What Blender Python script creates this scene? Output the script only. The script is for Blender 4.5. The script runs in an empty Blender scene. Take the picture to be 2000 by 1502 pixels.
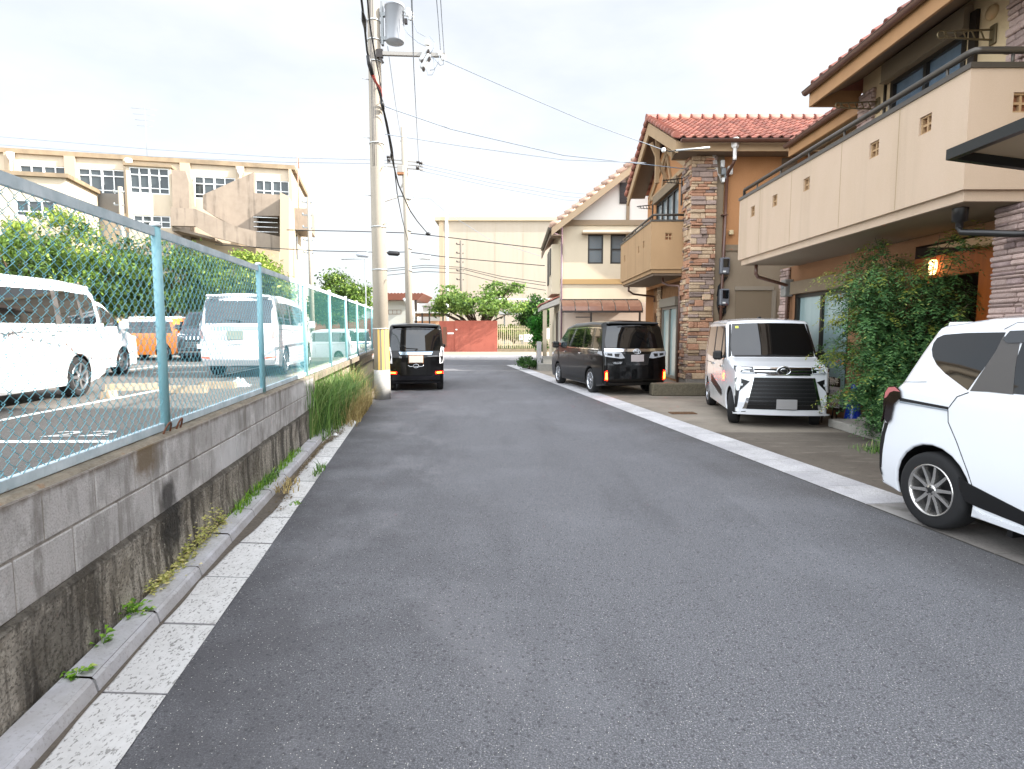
import bpy, bmesh, math, random
from mathutils import Vector, Matrix
R = math.radians
rnd = random.Random(11)
sc = bpy.context.scene
COL = sc.collection
# ------------------------------------------------------------------ survey of the photograph
FPX, HC = 1150.0, 1.55                      # focal length in photo pixels, eye height
TH = math.atan(103 / FPX)
CT, ST = math.cos(TH), math.sin(TH)
VX = -0.1559                                # the road runs along (VX, 1)
def ray(u, v):
    a, b = (u - 1000) / FPX, (751 - v) / FPX
    return a, CT + b * ST, -ST + b * CT
def P(u, v, Y):
    x, y, z = ray(u, v); t = Y / y
    return Vector((x * t, Y, HC + z * t))
def PX(u, v, X):
    x, y, z = ray(u, v); t = X / x
    return Vector((X, y * t, HC + z * t))
def G(u, v, z0=0.0):
    x, y, z = ray(u, v); t = (z0 - HC) / z
    return Vector((x * t, y * t, z0))
def RL(l, Y, z=0.0):                        # road coordinates: sideways offset, distance
    return Vector((l + VX * Y, Y, z))
RN = math.hypot(VX, 1)
RDIR = Vector((VX / RN, 1 / RN, 0))
RSIDE = Vector((1 / RN, -VX / RN, 0))
RANG = math.atan2(RDIR.y, RDIR.x)

def hx(s):
    s = s.lstrip('#')
    f = lambda c: c / 12.92 if c <= 0.04045 else ((c + 0.055) / 1.055) ** 2.4
    return tuple(f(int(s[i:i + 2], 16) / 255) for i in (0, 2, 4))

# ------------------------------------------------------------------ object helpers
def tag(o, label=None, cat=None, group=None, kind=None):
    if label: o['label'] = label
    if cat: o['category'] = cat
    if group: o['group'] = group
    if kind: o['kind'] = kind
    return o
def empty(name, loc=(0, 0, 0), rz=0.0, parent=None):
    o = bpy.data.objects.new(name, None); COL.objects.link(o)
    o.location = loc; o.rotation_euler = (0, 0, rz); o.parent = parent
    o.empty_display_size = 0.2
    return o
def thing(name, label, cat, loc=(0, 0, 0), rz=0.0, group=None):
    return tag(empty(name, loc, rz), label, cat, group)

class MB:
    """collects faces for one mesh object"""
    def __init__(s):
        s.v = []; s.f = []; s.mi = []; s.t = []; s.sm = []
        s.m = 0; s.tint = 0.5; s.smooth = False
    def face(s, pts, m=None, tint=None, smooth=None):
        b = len(s.v); s.v += [tuple(p) for p in pts]
        s.f.append(tuple(range(b, b + len(pts))))
        s._a(m, tint, smooth)
    def _a(s, m=None, tint=None, smooth=None):
        s.mi.append(s.m if m is None else m); s.t.append(s.tint if tint is None else tint)
        s.sm.append(s.smooth if smooth is None else smooth)
    def mesh(s, vs, fs, m=None, tint=None, smooth=None):
        b = len(s.v); s.v += [tuple(p) for p in vs]
        for f in fs:
            s.f.append(tuple(i + b for i in f)); s._a(m, tint, smooth)
    def box(s, a, b, m=None, tint=None, M=None, bev=0.0):
        x0, y0, z0 = [min(p, q) for p, q in zip(a, b)]; x1, y1, z1 = [max(p, q) for p, q in zip(a, b)]
        if bev > 0:
            e = min(bev, (x1 - x0) / 2.1, (y1 - y0) / 2.1, (z1 - z0) / 2.1)
            vs = []; idx = {}
            for sx in (0, 1):
                for sy in (0, 1):
                    for sz in (0, 1):
                        X, Y, Z = (x0, x1)[sx], (y0, y1)[sy], (z0, z1)[sz]
                        dx, dy, dz = (e, -e)[sx], (e, -e)[sy], (e, -e)[sz]
                        for k, p in enumerate(((X, Y + dy, Z + dz), (X + dx, Y, Z + dz), (X + dx, Y + dy, Z))):
                            idx[(sx, sy, sz, k)] = len(vs); vs.append(p)
            fs = []
            I = lambda a, b, c, k: idx[(a, b, c, k)]
            for t in (0, 1):
                fs.append([I(t, 0, 0, 0), I(t, 1, 0, 0), I(t, 1, 1, 0), I(t, 0, 1, 0)])
                fs.append([I(0, t, 0, 1), I(1, t, 0, 1), I(1, t, 1, 1), I(0, t, 1, 1)])
                fs.append([I(0, 0, t, 2), I(1, 0, t, 2), I(1, 1, t, 2), I(0, 1, t, 2)])
            for p in (0, 1):
                for q in (0, 1):
                    fs.append([I(0, p, q, 1), I(1, p, q, 1), I(1, p, q, 2), I(0, p, q, 2)])
                    fs.append([I(p, 0, q, 0), I(p, 1, q, 0), I(p, 1, q, 2), I(p, 0, q, 2)])
                    fs.append([I(p, q, 0, 0), I(p, q, 1, 0), I(p, q, 1, 1), I(p, q, 0, 1)])
                    for r in (0, 1):
                        pass
            for a_ in (0, 1):
                for b_ in (0, 1):
                    for c_ in (0, 1):
                        fs.append([I(a_, b_, c_, 0), I(a_, b_, c_, 1), I(a_, b_, c_, 2)])
            c = Vector(((x0 + x1) / 2, (y0 + y1) / 2, (z0 + z1) / 2))
            out = []
            for f in fs:
                p = [Vector(vs[i]) for i in f]
                n = (p[1] - p[0]).cross(p[2] - p[0]); ctr = sum(p, Vector()) / len(p)
                out.append(f if n.dot(ctr - c) > 0 else f[::-1])
            fs = out
        else:
            vs = [(x0, y0, z0), (x1, y0, z0), (x1, y1, z0), (x0, y1, z0), (x0, y0, z1), (x1, y0, z1), (x1, y1, z1), (x0, y1, z1)]
            fs = [(0, 3, 2, 1), (4, 5, 6, 7), (0, 1, 5, 4), (1, 2, 6, 5), (2, 3, 7, 6), (3, 0, 4, 7)]
        if M is not None: vs = [M @ Vector(p) for p in vs]
        s.mesh(vs, fs, m, tint, False)
    def bar(s, p, q, w, h, m=None, tint=None, up=(0, 0, 1)):
        """a straight bar of width w (sideways) and height h (along up) from p to q"""
        p, q = Vector(p), Vector(q); d = q - p; L = d.length
        if L < 1e-6: return
        x = d / L; u = Vector(up)
        if abs(x.dot(u)) > .97: u = Vector((0, 1, 0))
        y = u.cross(x).normalized(); z = x.cross(y)
        M = Matrix((x, y, z)).transposed().to_4x4(); M.translation = p
        s.box((0, -w / 2, -h / 2), (L, w / 2, h / 2), m, tint, M)
    def tube(s, pts, r, n=8, m=None, tint=None, caps=True, smooth=True):
        pts = [Vector(p) for p in pts]; k = len(pts)
        rs = r if isinstance(r, (list, tuple)) else [r] * k
        t0 = (pts[1] - pts[0]).normalized()
        ref = Vector((0, 0, 1)) if abs(t0.z) < .9 else Vector((1, 0, 0))
        vs = []; prev = None
        for i, p in enumerate(pts):
            t = (pts[min(i + 1, k - 1)] - pts[max(i - 1, 0)])
            t = t.normalized() if t.length > 1e-9 else t0
            a = ref if prev is None else prev
            a = (a - t * a.dot(t))
            if a.length < 1e-5: a = t.orthogonal()
            a.normalize(); b = t.cross(a); prev = a
            for j in range(n):
                an = 2 * math.pi * j / n
                vs.append(p + (a * math.cos(an) + b * math.sin(an)) * rs[i])
        fs = []
        for i in range(k - 1):
            for j in range(n):
                j2 = (j + 1) % n
                fs.append((i * n + j, i * n + j2, (i + 1) * n + j2, (i + 1) * n + j))
        s.mesh(vs, fs, m, tint, smooth)
        if caps and n > 2:
            b = len(s.v) - len(vs)
            s.f.append(tuple(b + j for j in range(n))[::-1]); s._a(m, tint, False)
            s.f.append(tuple(b + (k - 1) * n + j for j in range(n))); s._a(m, tint, False)
    def cyl(s, p, q, r0, r1=None, n=16, m=None, tint=None, caps=True):
        s.tube([p, q], [r0, r0 if r1 is None else r1], n, m, tint, caps)
    def lathe(s, prof, o=(0, 0, 0), axis='z', n=24, m=None, tint=None, smooth=True, M=None):
        vs = []; fs = []; k = len(prof)
        for j in range(n):
            a = 2 * math.pi * j / n; c, d = math.cos(a), math.sin(a)
            for r, h in prof:
                p = (r * c, r * d, h) if axis == 'z' else ((r * c, h, r * d) if axis == 'y' else (h, r * c, r * d))
                p = Vector(p) + Vector(o); vs.append(M @ p if M is not None else p)
        for j in range(n):
            j2 = (j + 1) % n
            for i in range(k - 1):
                f = (j * k + i, j2 * k + i, j2 * k + i + 1, j * k + i + 1)
                fs.append(f if axis != 'y' else f[::-1])
        s.mesh(vs, fs, m, tint, smooth)
    def prism(s, poly, fn, d0, d1, m=None, tint=None, caps=(True, True)):
        """poly: 2-d points, fn(a, b, d) -> world"""
        n = len(poly)
        A = [fn(a, b, d0) for a, b in poly]; B = [fn(a, b, d1) for a, b in poly]
        fs = [(i, (i + 1) % n, n + (i + 1) % n, n + i) for i in range(n)]
        s.mesh(A + B, fs, m, tint, False)
        b = len(s.v) - 2 * n
        if caps[0]: s.f.append(tuple(b + i for i in range(n))[::-1]); s._a(m, tint, False)
        if caps[1]: s.f.append(tuple(b + n + i for i in range(n))); s._a(m, tint, False)
    def ball(s, c, r, nu=12, nv=8, m=None, tint=None, sc3=(1, 1, 1)):
        prof = [(max(1e-4, r * math.sin(math.pi * i / nv)), -r * math.cos(math.pi * i / nv)) for i in range(nv + 1)]
        b = len(s.v)
        s.lathe(prof, (0, 0, 0), 'z', nu, m, tint)
        for i in range(b, len(s.v)):
            x, y, z = s.v[i]; s.v[i] = (x * sc3[0] + c[0], y * sc3[1] + c[1], z * sc3[2] + c[2])
    def build(s, name, mats, parent=None, loc=(0, 0, 0), rz=0.0, fix=False, sharp=None):
        me = bpy.data.meshes.new(name)
        me.from_pydata(s.v, [], s.f)
        if not isinstance(mats, (list, tuple)): mats = [mats]
        for m in mats: me.materials.append(m)
        me.polygons.foreach_set('material_index', s.mi)
        me.polygons.foreach_set('use_smooth', s.sm)
        at = me.attributes.new('tint', 'FLOAT', 'FACE'); at.data.foreach_set('value', s.t)
        if fix:
            bm = bmesh.new(); bm.from_mesh(me)
            bmesh.ops.remove_doubles(bm, verts=bm.verts, dist=1e-5)
            bmesh.ops.recalc_face_normals(bm, faces=bm.faces)
            bm.to_mesh(me); bm.free()
        if sharp is not None: me.set_sharp_from_angle(angle=R(sharp))
        me.update()
        o = bpy.data.objects.new(name, me); COL.objects.link(o)
        o.location = loc; o.rotation_euler = (0, 0, rz); o.parent = parent
        return o

def structure(name, mb, mats, **k):
    return tag(mb.build(name, mats, **k), kind='structure')

def wall_holes(mb, o, ax, az, W, H, holes, depth, m=None, mr=None, tint=None):
    """a wall face of W x H at o (ax sideways, az up) with real rectangular openings (x0,z0,x1,z1); the reveals go back by depth along ax x az"""
    o, ax, az = Vector(o), Vector(ax).normalized(), Vector(az).normalized()
    n = ax.cross(az)                                     # outward
    if n.length == 0: return
    xs = sorted({0, W, *[h[0] for h in holes], *[h[2] for h in holes]})
    zs = sorted({0, H, *[h[1] for h in holes], *[h[3] for h in holes]})
    pt = lambda x, z, d=0: o + ax * x + az * z - n * d
    for i in range(len(xs) - 1):
        for j in range(len(zs) - 1):
            cx, cz = (xs[i] + xs[i + 1]) / 2, (zs[j] + zs[j + 1]) / 2
            if any(h[0] < cx < h[2] and h[1] < cz < h[3] for h in holes): continue
            mb.face([pt(xs[i], zs[j]), pt(xs[i + 1], zs[j]), pt(xs[i + 1], zs[j + 1]), pt(xs[i], zs[j + 1])], m, tint)
    for x0, z0, x1, z1 in holes:
        for a, b in (((x0, z0), (x1, z0)), ((x1, z0), (x1, z1)), ((x1, z1), (x0, z1)), ((x0, z1), (x0, z0))):
            mb.face([pt(*a), pt(*a, depth), pt(*b, depth), pt(*b)], mr if mr is not None else m, tint)

# ------------------------------------------------------------------ materials
MATS = {}
def mat(name, col, rough=0.7, metal=0.0, spec=0.5, coat=0.0, noise=(), tint=0.0, bump=None, emit=None, trans=0.0, alpha=None, spots=()):
    """noise: list of (scale, amount, other colour, (stretch xyz), low, high): blends towards the other colour through a noise; tint: brightness spread taken from the per-face number"""
    if name in MATS: return MATS[name]
    if isinstance(col, str): col = hx(col)
    m = bpy.data.materials.new(name); m.use_nodes = True
    nt = m.node_tree; N = nt.nodes; Lk = nt.links
    bs = N['Principled BSDF']; out = N['Material Output']
    tc = N.new('ShaderNodeTexCoord')
    c = N.new('ShaderNodeRGB'); c.outputs[0].default_value = (*col, 1); cur = c.outputs[0]
    for nz in noise:
        s, am, oc = nz[0], nz[1], nz[2]
        st = nz[3] if len(nz) > 3 else (1, 1, 1); lo = nz[4] if len(nz) > 4 else .35; hi = nz[5] if len(nz) > 5 else .65
        if isinstance(oc, str): oc = hx(oc)
        mp = N.new('ShaderNodeMapping'); mp.inputs['Scale'].default_value = st
        mp.inputs['Location'].default_value = (rnd.uniform(0, 9), rnd.uniform(0, 9), rnd.uniform(0, 9))
        Lk.new(tc.outputs['Object'], mp.inputs[0])
        t = N.new('ShaderNodeTexNoise'); t.inputs['Scale'].default_value = s; t.inputs['Detail'].default_value = 5; t.inputs['Roughness'].default_value = .6
        Lk.new(mp.outputs[0], t.inputs['Vector'])
        mr = N.new('ShaderNodeMapRange'); mr.inputs[1].default_value = lo; mr.inputs[2].default_value = hi
        mr.inputs[3].default_value = 0; mr.inputs[4].default_value = am
        Lk.new(t.outputs[0], mr.inputs[0])
        mx = N.new('ShaderNodeMix'); mx.data_type = 'RGBA'
        Lk.new(mr.outputs[0], mx.inputs[0]); Lk.new(cur, mx.inputs[6]); mx.inputs[7].default_value = (*oc, 1)
        cur = mx.outputs[2]
    for ctr, rad, oc, am in spots:                      # a stain with a place and a shape of its own
        sb_ = N.new('ShaderNodeVectorMath'); sb_.operation = 'SUBTRACT'; Lk.new(tc.outputs['Object'], sb_.inputs[0]); sb_.inputs[1].default_value = ctr
        dv = N.new('ShaderNodeVectorMath'); dv.operation = 'DIVIDE'; Lk.new(sb_.outputs[0], dv.inputs[0]); dv.inputs[1].default_value = rad
        ln = N.new('ShaderNodeVectorMath'); ln.operation = 'LENGTH'; Lk.new(dv.outputs[0], ln.inputs[0])
        tn = N.new('ShaderNodeTexNoise'); tn.inputs['Scale'].default_value = 14; tn.inputs['Detail'].default_value = 5; Lk.new(tc.outputs['Object'], tn.inputs['Vector'])
        ad = N.new('ShaderNodeMath'); ad.operation = 'MULTIPLY_ADD'; Lk.new(tn.outputs[0], ad.inputs[0]); ad.inputs[1].default_value = 1.1; Lk.new(ln.outputs['Value'], ad.inputs[2])
        mr = N.new('ShaderNodeMapRange'); mr.inputs[1].default_value = 1.05; mr.inputs[2].default_value = 1.65; mr.inputs[3].default_value = am; mr.inputs[4].default_value = 0
        Lk.new(ad.outputs[0], mr.inputs[0])
        mx = N.new('ShaderNodeMix'); mx.data_type = 'RGBA'
        Lk.new(mr.outputs[0], mx.inputs[0]); Lk.new(cur, mx.inputs[6]); mx.inputs[7].default_value = (*hx(oc), 1); cur = mx.outputs[2]
    if tint:
        a = N.new('ShaderNodeAttribute'); a.attribute_name = 'tint'
        mr = N.new('ShaderNodeMapRange'); mr.inputs[3].default_value = 1 - tint; mr.inputs[4].default_value = 1 + tint
        Lk.new(a.outputs['Fac'], mr.inputs[0])
        mx = N.new('ShaderNodeVectorMath'); mx.operation = 'SCALE'
        Lk.new(cur, mx.inputs[0]); Lk.new(mr.outputs[0], mx.inputs['Scale']); cur = mx.outputs[0]
    Lk.new(cur, bs.inputs['Base Color'])
    bs.inputs['Roughness'].default_value = rough; bs.inputs['Metallic'].default_value = metal
    bs.inputs['Specular IOR Level'].default_value = spec
    if coat: bs.inputs['Coat Weight'].default_value = coat; bs.inputs['Coat Roughness'].default_value = .04
    if alpha is not None: bs.inputs['Alpha'].default_value = alpha
    if bump:
        t = N.new('ShaderNodeTexNoise'); t.inputs['Scale'].default_value = bump[0]; t.inputs['Detail'].default_value = 4
        Lk.new(tc.outputs['Object'], t.inputs['Vector'])
        b = N.new('ShaderNodeBump'); b.inputs['Strength'].default_value = bump[1]; b.inputs['Distance'].default_value = bump[2] if len(bump) > 2 else .01
        Lk.new(t.outputs[0], b.inputs['Height']); Lk.new(b.outputs[0], bs.inputs['Normal'])
    if emit:
        bs.inputs['Emission Color'].default_value = (*(hx(emit[0]) if isinstance(emit[0], str) else emit[0]), 1); bs.inputs['Emission Strength'].default_value = emit[1]
    if trans:
        tr = N.new('ShaderNodeBsdfTranslucent'); Lk.new(cur, tr.inputs[0])
        ms = N.new('ShaderNodeMixShader'); ms.inputs[0].default_value = trans
        Lk.new(bs.outputs[0], ms.inputs[1]); Lk.new(tr.outputs[0], ms.inputs[2]); Lk.new(ms.outputs[0], out.inputs[0])
    MATS[name] = m
    return m

def leafmat(name, dark, light, odd, rough=.55):
    m = bpy.data.materials.new(name); m.use_nodes = True
    N = m.node_tree.nodes; Lk = m.node_tree.links; bs = N['Principled BSDF']; out = N['Material Output']
    a = N.new('ShaderNodeAttribute'); a.attribute_name = 'tint'
    r = N.new('ShaderNodeValToRGB'); e = r.color_ramp.elements
    e[0].position = 0; e[0].color = (*hx(dark), 1); e[1].position = .82; e[1].color = (*hx(light), 1)
    x = e.new(1.0); x.color = (*hx(odd), 1)
    Lk.new(a.outputs['Fac'], r.inputs[0]); Lk.new(r.outputs[0], bs.inputs['Base Color'])
    bs.inputs['Roughness'].default_value = rough; bs.inputs['Specular IOR Level'].default_value = .35
    tr = N.new('ShaderNodeBsdfTranslucent'); Lk.new(r.outputs[0], tr.inputs[0])
    ms = N.new('ShaderNodeMixShader'); ms.inputs[0].default_value = .35
    Lk.new(bs.outputs[0], ms.inputs[1]); Lk.new(tr.outputs[0], ms.inputs[2]); Lk.new(ms.outputs[0], out.inputs[0])
    return m

def asphalt_mat(name, base, dark, light, worn, speck=.5):
    m = bpy.data.materials.new(name); m.use_nodes = True
    N = m.node_tree.nodes; Lk = m.node_tree.links; bs = N['Principled BSDF']
    tc = N.new('ShaderNodeTexCoord')
    def noi(scale, det=4, st=None, rough=.6):
        t = N.new('ShaderNodeTexNoise'); t.inputs['Scale'].default_value = scale; t.inputs['Detail'].default_value = det; t.inputs['Roughness'].default_value = rough
        if st:
            mp = N.new('ShaderNodeMapping'); mp.inputs['Scale'].default_value = st; mp.inputs['Rotation'].default_value = (0, 0, -.155)
            Lk.new(tc.outputs['Object'], mp.inputs[0]); Lk.new(mp.outputs[0], t.inputs[0])
        else: Lk.new(tc.outputs['Object'], t.inputs[0])
        return t.outputs[0]
    def rng(src, lo, hi, a=0, b=1):
        r = N.new('ShaderNodeMapRange'); r.inputs[1].default_value = lo; r.inputs[2].default_value = hi; r.inputs[3].default_value = a; r.inputs[4].default_value = b
        Lk.new(src, r.inputs[0]); return r.outputs[0]
    def mix(fac, A, B):
        x = N.new('ShaderNodeMix'); x.data_type = 'RGBA'; Lk.new(fac, x.inputs[0])
        for k, q in ((6, A), (7, B)):
            if isinstance(q, tuple): x.inputs[k].default_value = (*q, 1)
            else: Lk.new(q, x.inputs[k])
        return x.outputs[2]
    cur = mix(rng(noi(210, 3), .38, .62), hx(dark), hx(base))
    cur = mix(rng(noi(125, 3), .5, .64, 0, .7), cur, hx(light))
    cur = mix(rng(noi(70, 3), .55, .68, 0, .5), cur, hx(dark))
    cur = mix(rng(noi(.6, 5), .50, .75, 0, .4), cur, hx(worn))
    cur = mix(rng(noi(.7, 6, (2.4, .5, 1)), .50, .72, 0, .42), cur, hx(dark))
    if name == 'road_asphalt':                          # darker towards both edges of the lane, paler patches near the gutter
        dt = N.new('ShaderNodeVectorMath'); dt.operation = 'DOT_PRODUCT'; Lk.new(tc.outputs['Object'], dt.inputs[0]); dt.inputs[1].default_value = (1, .1559, 0)
        lat = dt.outputs['Value']
        def mul(p, q):
            k = N.new('ShaderNodeMath'); k.operation = 'MULTIPLY'; Lk.new(p, k.inputs[0]); Lk.new(q, k.inputs[1]); return k.outputs[0]
        cur = mix(mul(rng(lat, -1.1, .9, 1, 0), rng(noi(1.3, 5), .34, .6, .15, .85)), cur, hx('#48474a'))
        cur = mix(mul(rng(lat, 2.9, 4.05, 0, 1), rng(noi(1.1, 5), .36, .6, .2, .75)), cur, hx('#4e4c4c'))
        cur = mix(mul(mul(rng(lat, -1.0, -.5, 0, 1), rng(lat, .1, .8, 1, 0)), rng(noi(1.0, 5, (1.0, .55, 1)), .50, .68, 0, .5)), cur, hx('#868588'))
    vo = N.new('ShaderNodeTexVoronoi'); vo.inputs['Scale'].default_value = 120; Lk.new(tc.outputs['Object'], vo.inputs['Vector'])
    sp = N.new('ShaderNodeSeparateColor'); Lk.new(vo.outputs['Color'], sp.inputs[0])
    near = rng(vo.outputs['Distance'], .16, .32, 1, 0)
    v2 = N.new('ShaderNodeTexVoronoi'); v2.inputs['Scale'].default_value = 48; Lk.new(tc.outputs['Object'], v2.inputs['Vector'])
    s2 = N.new('ShaderNodeSeparateColor'); Lk.new(v2.outputs['Color'], s2.inputs[0])
    m3 = N.new('ShaderNodeMath'); m3.operation = 'MULTIPLY'; Lk.new(rng(s2.outputs[2], .80, .92, 0, .6), m3.inputs[0]); Lk.new(rng(v2.outputs['Distance'], .2, .5, 1, 0), m3.inputs[1])
    cur = mix(m3.outputs[0], cur, hx('#37373a'))
    mu = N.new('ShaderNodeMath'); mu.operation = 'MULTIPLY'; Lk.new(rng(sp.outputs[0], .88, .93, 0, speck), mu.inputs[0]); Lk.new(near, mu.inputs[1])
    cur = mix(mu.outputs[0], cur, hx('#d8d4cc'))
    mu2 = N.new('ShaderNodeMath'); mu2.operation = 'MULTIPLY'; Lk.new(rng(sp.outputs[1], .86, .9, 0, .75), mu2.inputs[0]); Lk.new(near, mu2.inputs[1])
    cur = mix(mu2.outputs[0], cur, hx('#242426'))
    Lk.new(cur, bs.inputs['Base Color'])
    bs.inputs['Roughness'].default_value = .82; bs.inputs['Specular IOR Level'].default_value = .35
    b = N.new('ShaderNodeBump'); b.inputs['Strength'].default_value = .55; b.inputs['Distance'].default_value = .006
    ad = N.new('ShaderNodeMath'); ad.operation = 'ADD'; Lk.new(noi(120, 3), ad.inputs[0]); Lk.new(vo.outputs['Distance'], ad.inputs[1])
    Lk.new(ad.outputs[0], b.inputs['Height']); Lk.new(b.outputs[0], bs.inputs['Normal'])
    MATS[name] = m
    return m

def tex(s, size, m, name, parent, M, extrude=.001, align='CENTER', bold=False, squeeze=1.0):
    """lettering as a flat mesh"""
    cu = bpy.data.curves.new(name, 'FONT'); cu.body = s; cu.size = size; cu.extrude = extrude
    cu.align_x = align; cu.align_y = 'CENTER'
    if bold: cu.offset = size * .02
    t = bpy.data.objects.new(name, cu); COL.objects.link(t)
    dg = bpy.context.evaluated_depsgraph_get()
    me = bpy.data.meshes.new_from_object(t.evaluated_get(dg))
    bpy.data.objects.remove(t); bpy.data.curves.remove(cu)
    me.materials.clear(); me.materials.append(m)
    o = bpy.data.objects.new(name, me); COL.objects.link(o)
    o.parent = parent; o.matrix_local = M @ Matrix.Diagonal((squeeze, 1, 1, 1))
    return o
def facing(loc, right, up):
    x = Vector(right).normalized(); z = x.cross(Vector(up)).normalized(); y = z.cross(x)
    M = Matrix((x, y, z)).transposed().to_4x4(); M.translation = loc
    return M

# shared finishes
white_paint = mat('white_car_paint', '#e2e4e7', .25, coat=1)
black_paint = mat('black_car_paint', '#040405', .3, coat=.55, spec=.15)
navy_paint = mat('navy_car_paint', '#0c1524', .22, coat=1)
orange_paint = mat('orange_car_paint', '#e07a06', .3, coat=.8)
car_glass = mat('tinted_car_glass', '#090b0d', .03, spec=.7, coat=.3)
car_glass2 = mat('pale_car_glass', '#2d373c', .04, spec=.9, coat=.5)
trim_black = mat('black_trim', '#101011', .45)
gap_black = mat('panel_gap', '#161617', .8)
tyre_m = mat('tyre_rubber', '#1a1a1b', .85, bump=(60, .3, .004))
rim_m = mat('alloy_rim', '#a9aaad', .28, metal=.85)
rim_dark = mat('wheel_shadow', '#141415', .7)  # dark backing behind the spokes, wheel shade put into its colour
chrome = mat('chrome', '#d4d6d8', .1, metal=1)
lamp_clear = mat('clear_lamp', '#c9ced2', .12, spec=.7, coat=.5)
lamp_red = mat('red_lamp', '#8a1013', .15, coat=.6)
lamp_lit = mat('lit_brake_lamp', '#ff2010', .3, emit=('#ff1c08', 5.0))
lamp_core = mat('lit_lamp_core', '#ff9a40', .3, emit=('#ff8a20', 9.0))
plate_m = mat('plain_plate', '#b0aba1', .5)
grey_metal = mat('grey_metal', '#8b8f90', .45, metal=.3, noise=[(6, .3, '#6f7375')])
galv = mat('galvanised_steel', '#b9bcbb', .4, metal=.5, noise=[(9, .35, '#8f9392')])
white_plastic = mat('white_plastic', '#e6e6e2', .45)
dark_brown = mat('dark_brown_metal', '#2b2420', .4, metal=.2)
cable_m = mat('black_cable', '#17181a', .6)
wire_m = mat('thin_wire', '#78828e', .6)
# ================================================================== GROUND
asph = asphalt_mat('road_asphalt', '#6e6f73', '#48484b', '#98989c', '#838488', .9)
asph_lot = asphalt_mat('lot_asphalt', '#625f5b', '#4b4946', '#7a766f', '#756f67', .6)
asph_cross = asphalt_mat('cross_street_asphalt', '#5f6064', '#4d4e52', '#74757a', '#6c6c70', .25)
conc_pale = mat('gutter_concrete', '#cbcac9', .8, noise=[(60, .9, '#45433f', (1.3, .7, 1), .565, .605), (3, .35, '#aeaca8'), (.8, .3, '#9b9893'), (18, .3, '#dedddc')], tint=.08, bump=(60, .35, .006))
conc_kerb = mat('kerb_concrete', '#c3c2c3', .8, noise=[(80, .6, '#84827f', (1, 1, 1), .5, .62), (2.5, .5, '#96949a'), (9, .4, '#8d8a86', (1, 1, 1), .55, .68)], tint=.09, bump=(70, .3, .005))
conc_drive = mat('forecourt_concrete', '#958b7d', .85, noise=[(90, .4, '#665f56', (1, 1, 1), .45, .6), (1.1, .6, '#6d655a'), (.45, .7, '#574f46', (1, 1, 1), .42, .6), (5, .3, '#948c80')], bump=(80, .3, .005))
conc_walk = mat('pavement_concrete', '#8b8072', .85, noise=[(2, .5, '#766c60'), (.3, .5, '#9a8e7f')])
dirt_m = mat('soil', '#6f6455', .95, noise=[(9, .6, '#4e463b'), (40, .4, '#8a7e6b')], bump=(30, .6, .03))
earth_m = mat('distant_ground', '#65625b', .95, noise=[(.3, .5, '#5f6052')])

def sheet(name, pts, m, z):
    b = MB(); b.face([(p[0], p[1], z) for p in pts]); return structure(name, b, m)
sheet('ground', [(-400, -60), (400, -60), (400, 600), (-400, 600)], earth_m, -.06)
rp = [RL(-1.125, y) for y in (-60, 27.3)]
rq = [RL(4.03, y) for y in (27.3, -60)]
rp = [RL(-1.125 + rnd.uniform(-.006, .009), -1 + .11 * k) for k in range(1, 105)]; rp = [RL(-1.125, -60)] + rp + [RL(-1.125, 27.3)]
sheet('road', rp + rq, asph, 0)
sheet('cross_street', [(-90, 27.25), (90, 27.25), (90, 36), (-90, 36)], asph_cross, -.004)
b = MB()
b.box((-90, 36.0, -.3), (90, 42.6, .11), 0)
structure('pavement', b, conc_walk)
b = MB(); b.box((-90, 35.85, -.3), (90, 35.997, .115)); structure('kerb', b, conc_kerb)
b = MB()
for y0, y1 in ((27.32, 27.45), (31.0, 31.12)):
    b.face([(-60, y0, .001), (60, y0, .001), (60, y1, .001), (-60, y1, .001)])
structure('road_marking', b, mat('worn_road_paint', '#8d8c8a', .8, noise=[(14, .8, '#63646a')]))

# parking lot on the higher side of the wall
b = MB()
q = [RL(-1.76, -40, .5), RL(-1.76, 24.4, .5), Vector((-42, 24.4, .5)), Vector((-42, -40, .5))]
b.face(q); b.face([q[1], q[1] - Vector((0, 0, .55)), q[2] - Vector((0, 0, .55)), q[2]])
structure('parking_lot', b, asph_lot)
sheet('verge', [RL(-2.2, 8.4), RL(-1.1, 8.4), RL(-1.1, 27), RL(-2.2, 27)], dirt_m, -.002)

def line(p, q, w, z, name='parking_line', m=None):
    p, q = Vector(p), Vector(q); d = (q - p).normalized(); s = Vector((-d.y, d.x, 0)) * w / 2
    b = MB(); n = 6
    for i in range(n):
        a, c = p + (q - p) * i / n, p + (q - p) * (i + 1) / n
        b.face([a - s, c - s, c + s, a + s])
    for i, v in enumerate(b.v): b.v[i] = (v[0], v[1], z)
    return structure(name, b, m or lot_paint)
lot_paint = mat('lot_line_paint', '#e2e0da', .7, noise=[(12, .55, '#8d8880', (1, 1, 1), .52, .68)])
line((-9, 5.47, 0), RL(-1.95, 5.60), .13, .504)
line(G(-60, 833, .5), G(312, 762, .5), .12, .504)
line(G(100, 741, .5), G(322, 714, .5), .12, .504)
line(G(385, 757, .5), G(492, 752, .5), .12, .504)
line(G(300, 728, .5), G(405, 726, .5), .13, .504)
line(G(425, 735, .5), G(590, 700, .5), .12, .504)
line(G(205, 716, .5), G(420, 713, .5), .12, .504)
t = tex('22', .46, lot_paint, 'stall_number', None, Matrix.Translation((-4.42, 5.98, .506)) @ Matrix.Rotation(.08, 4, 'Z'), 0.0, squeeze=1.5)
tag(t, kind='structure')

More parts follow.
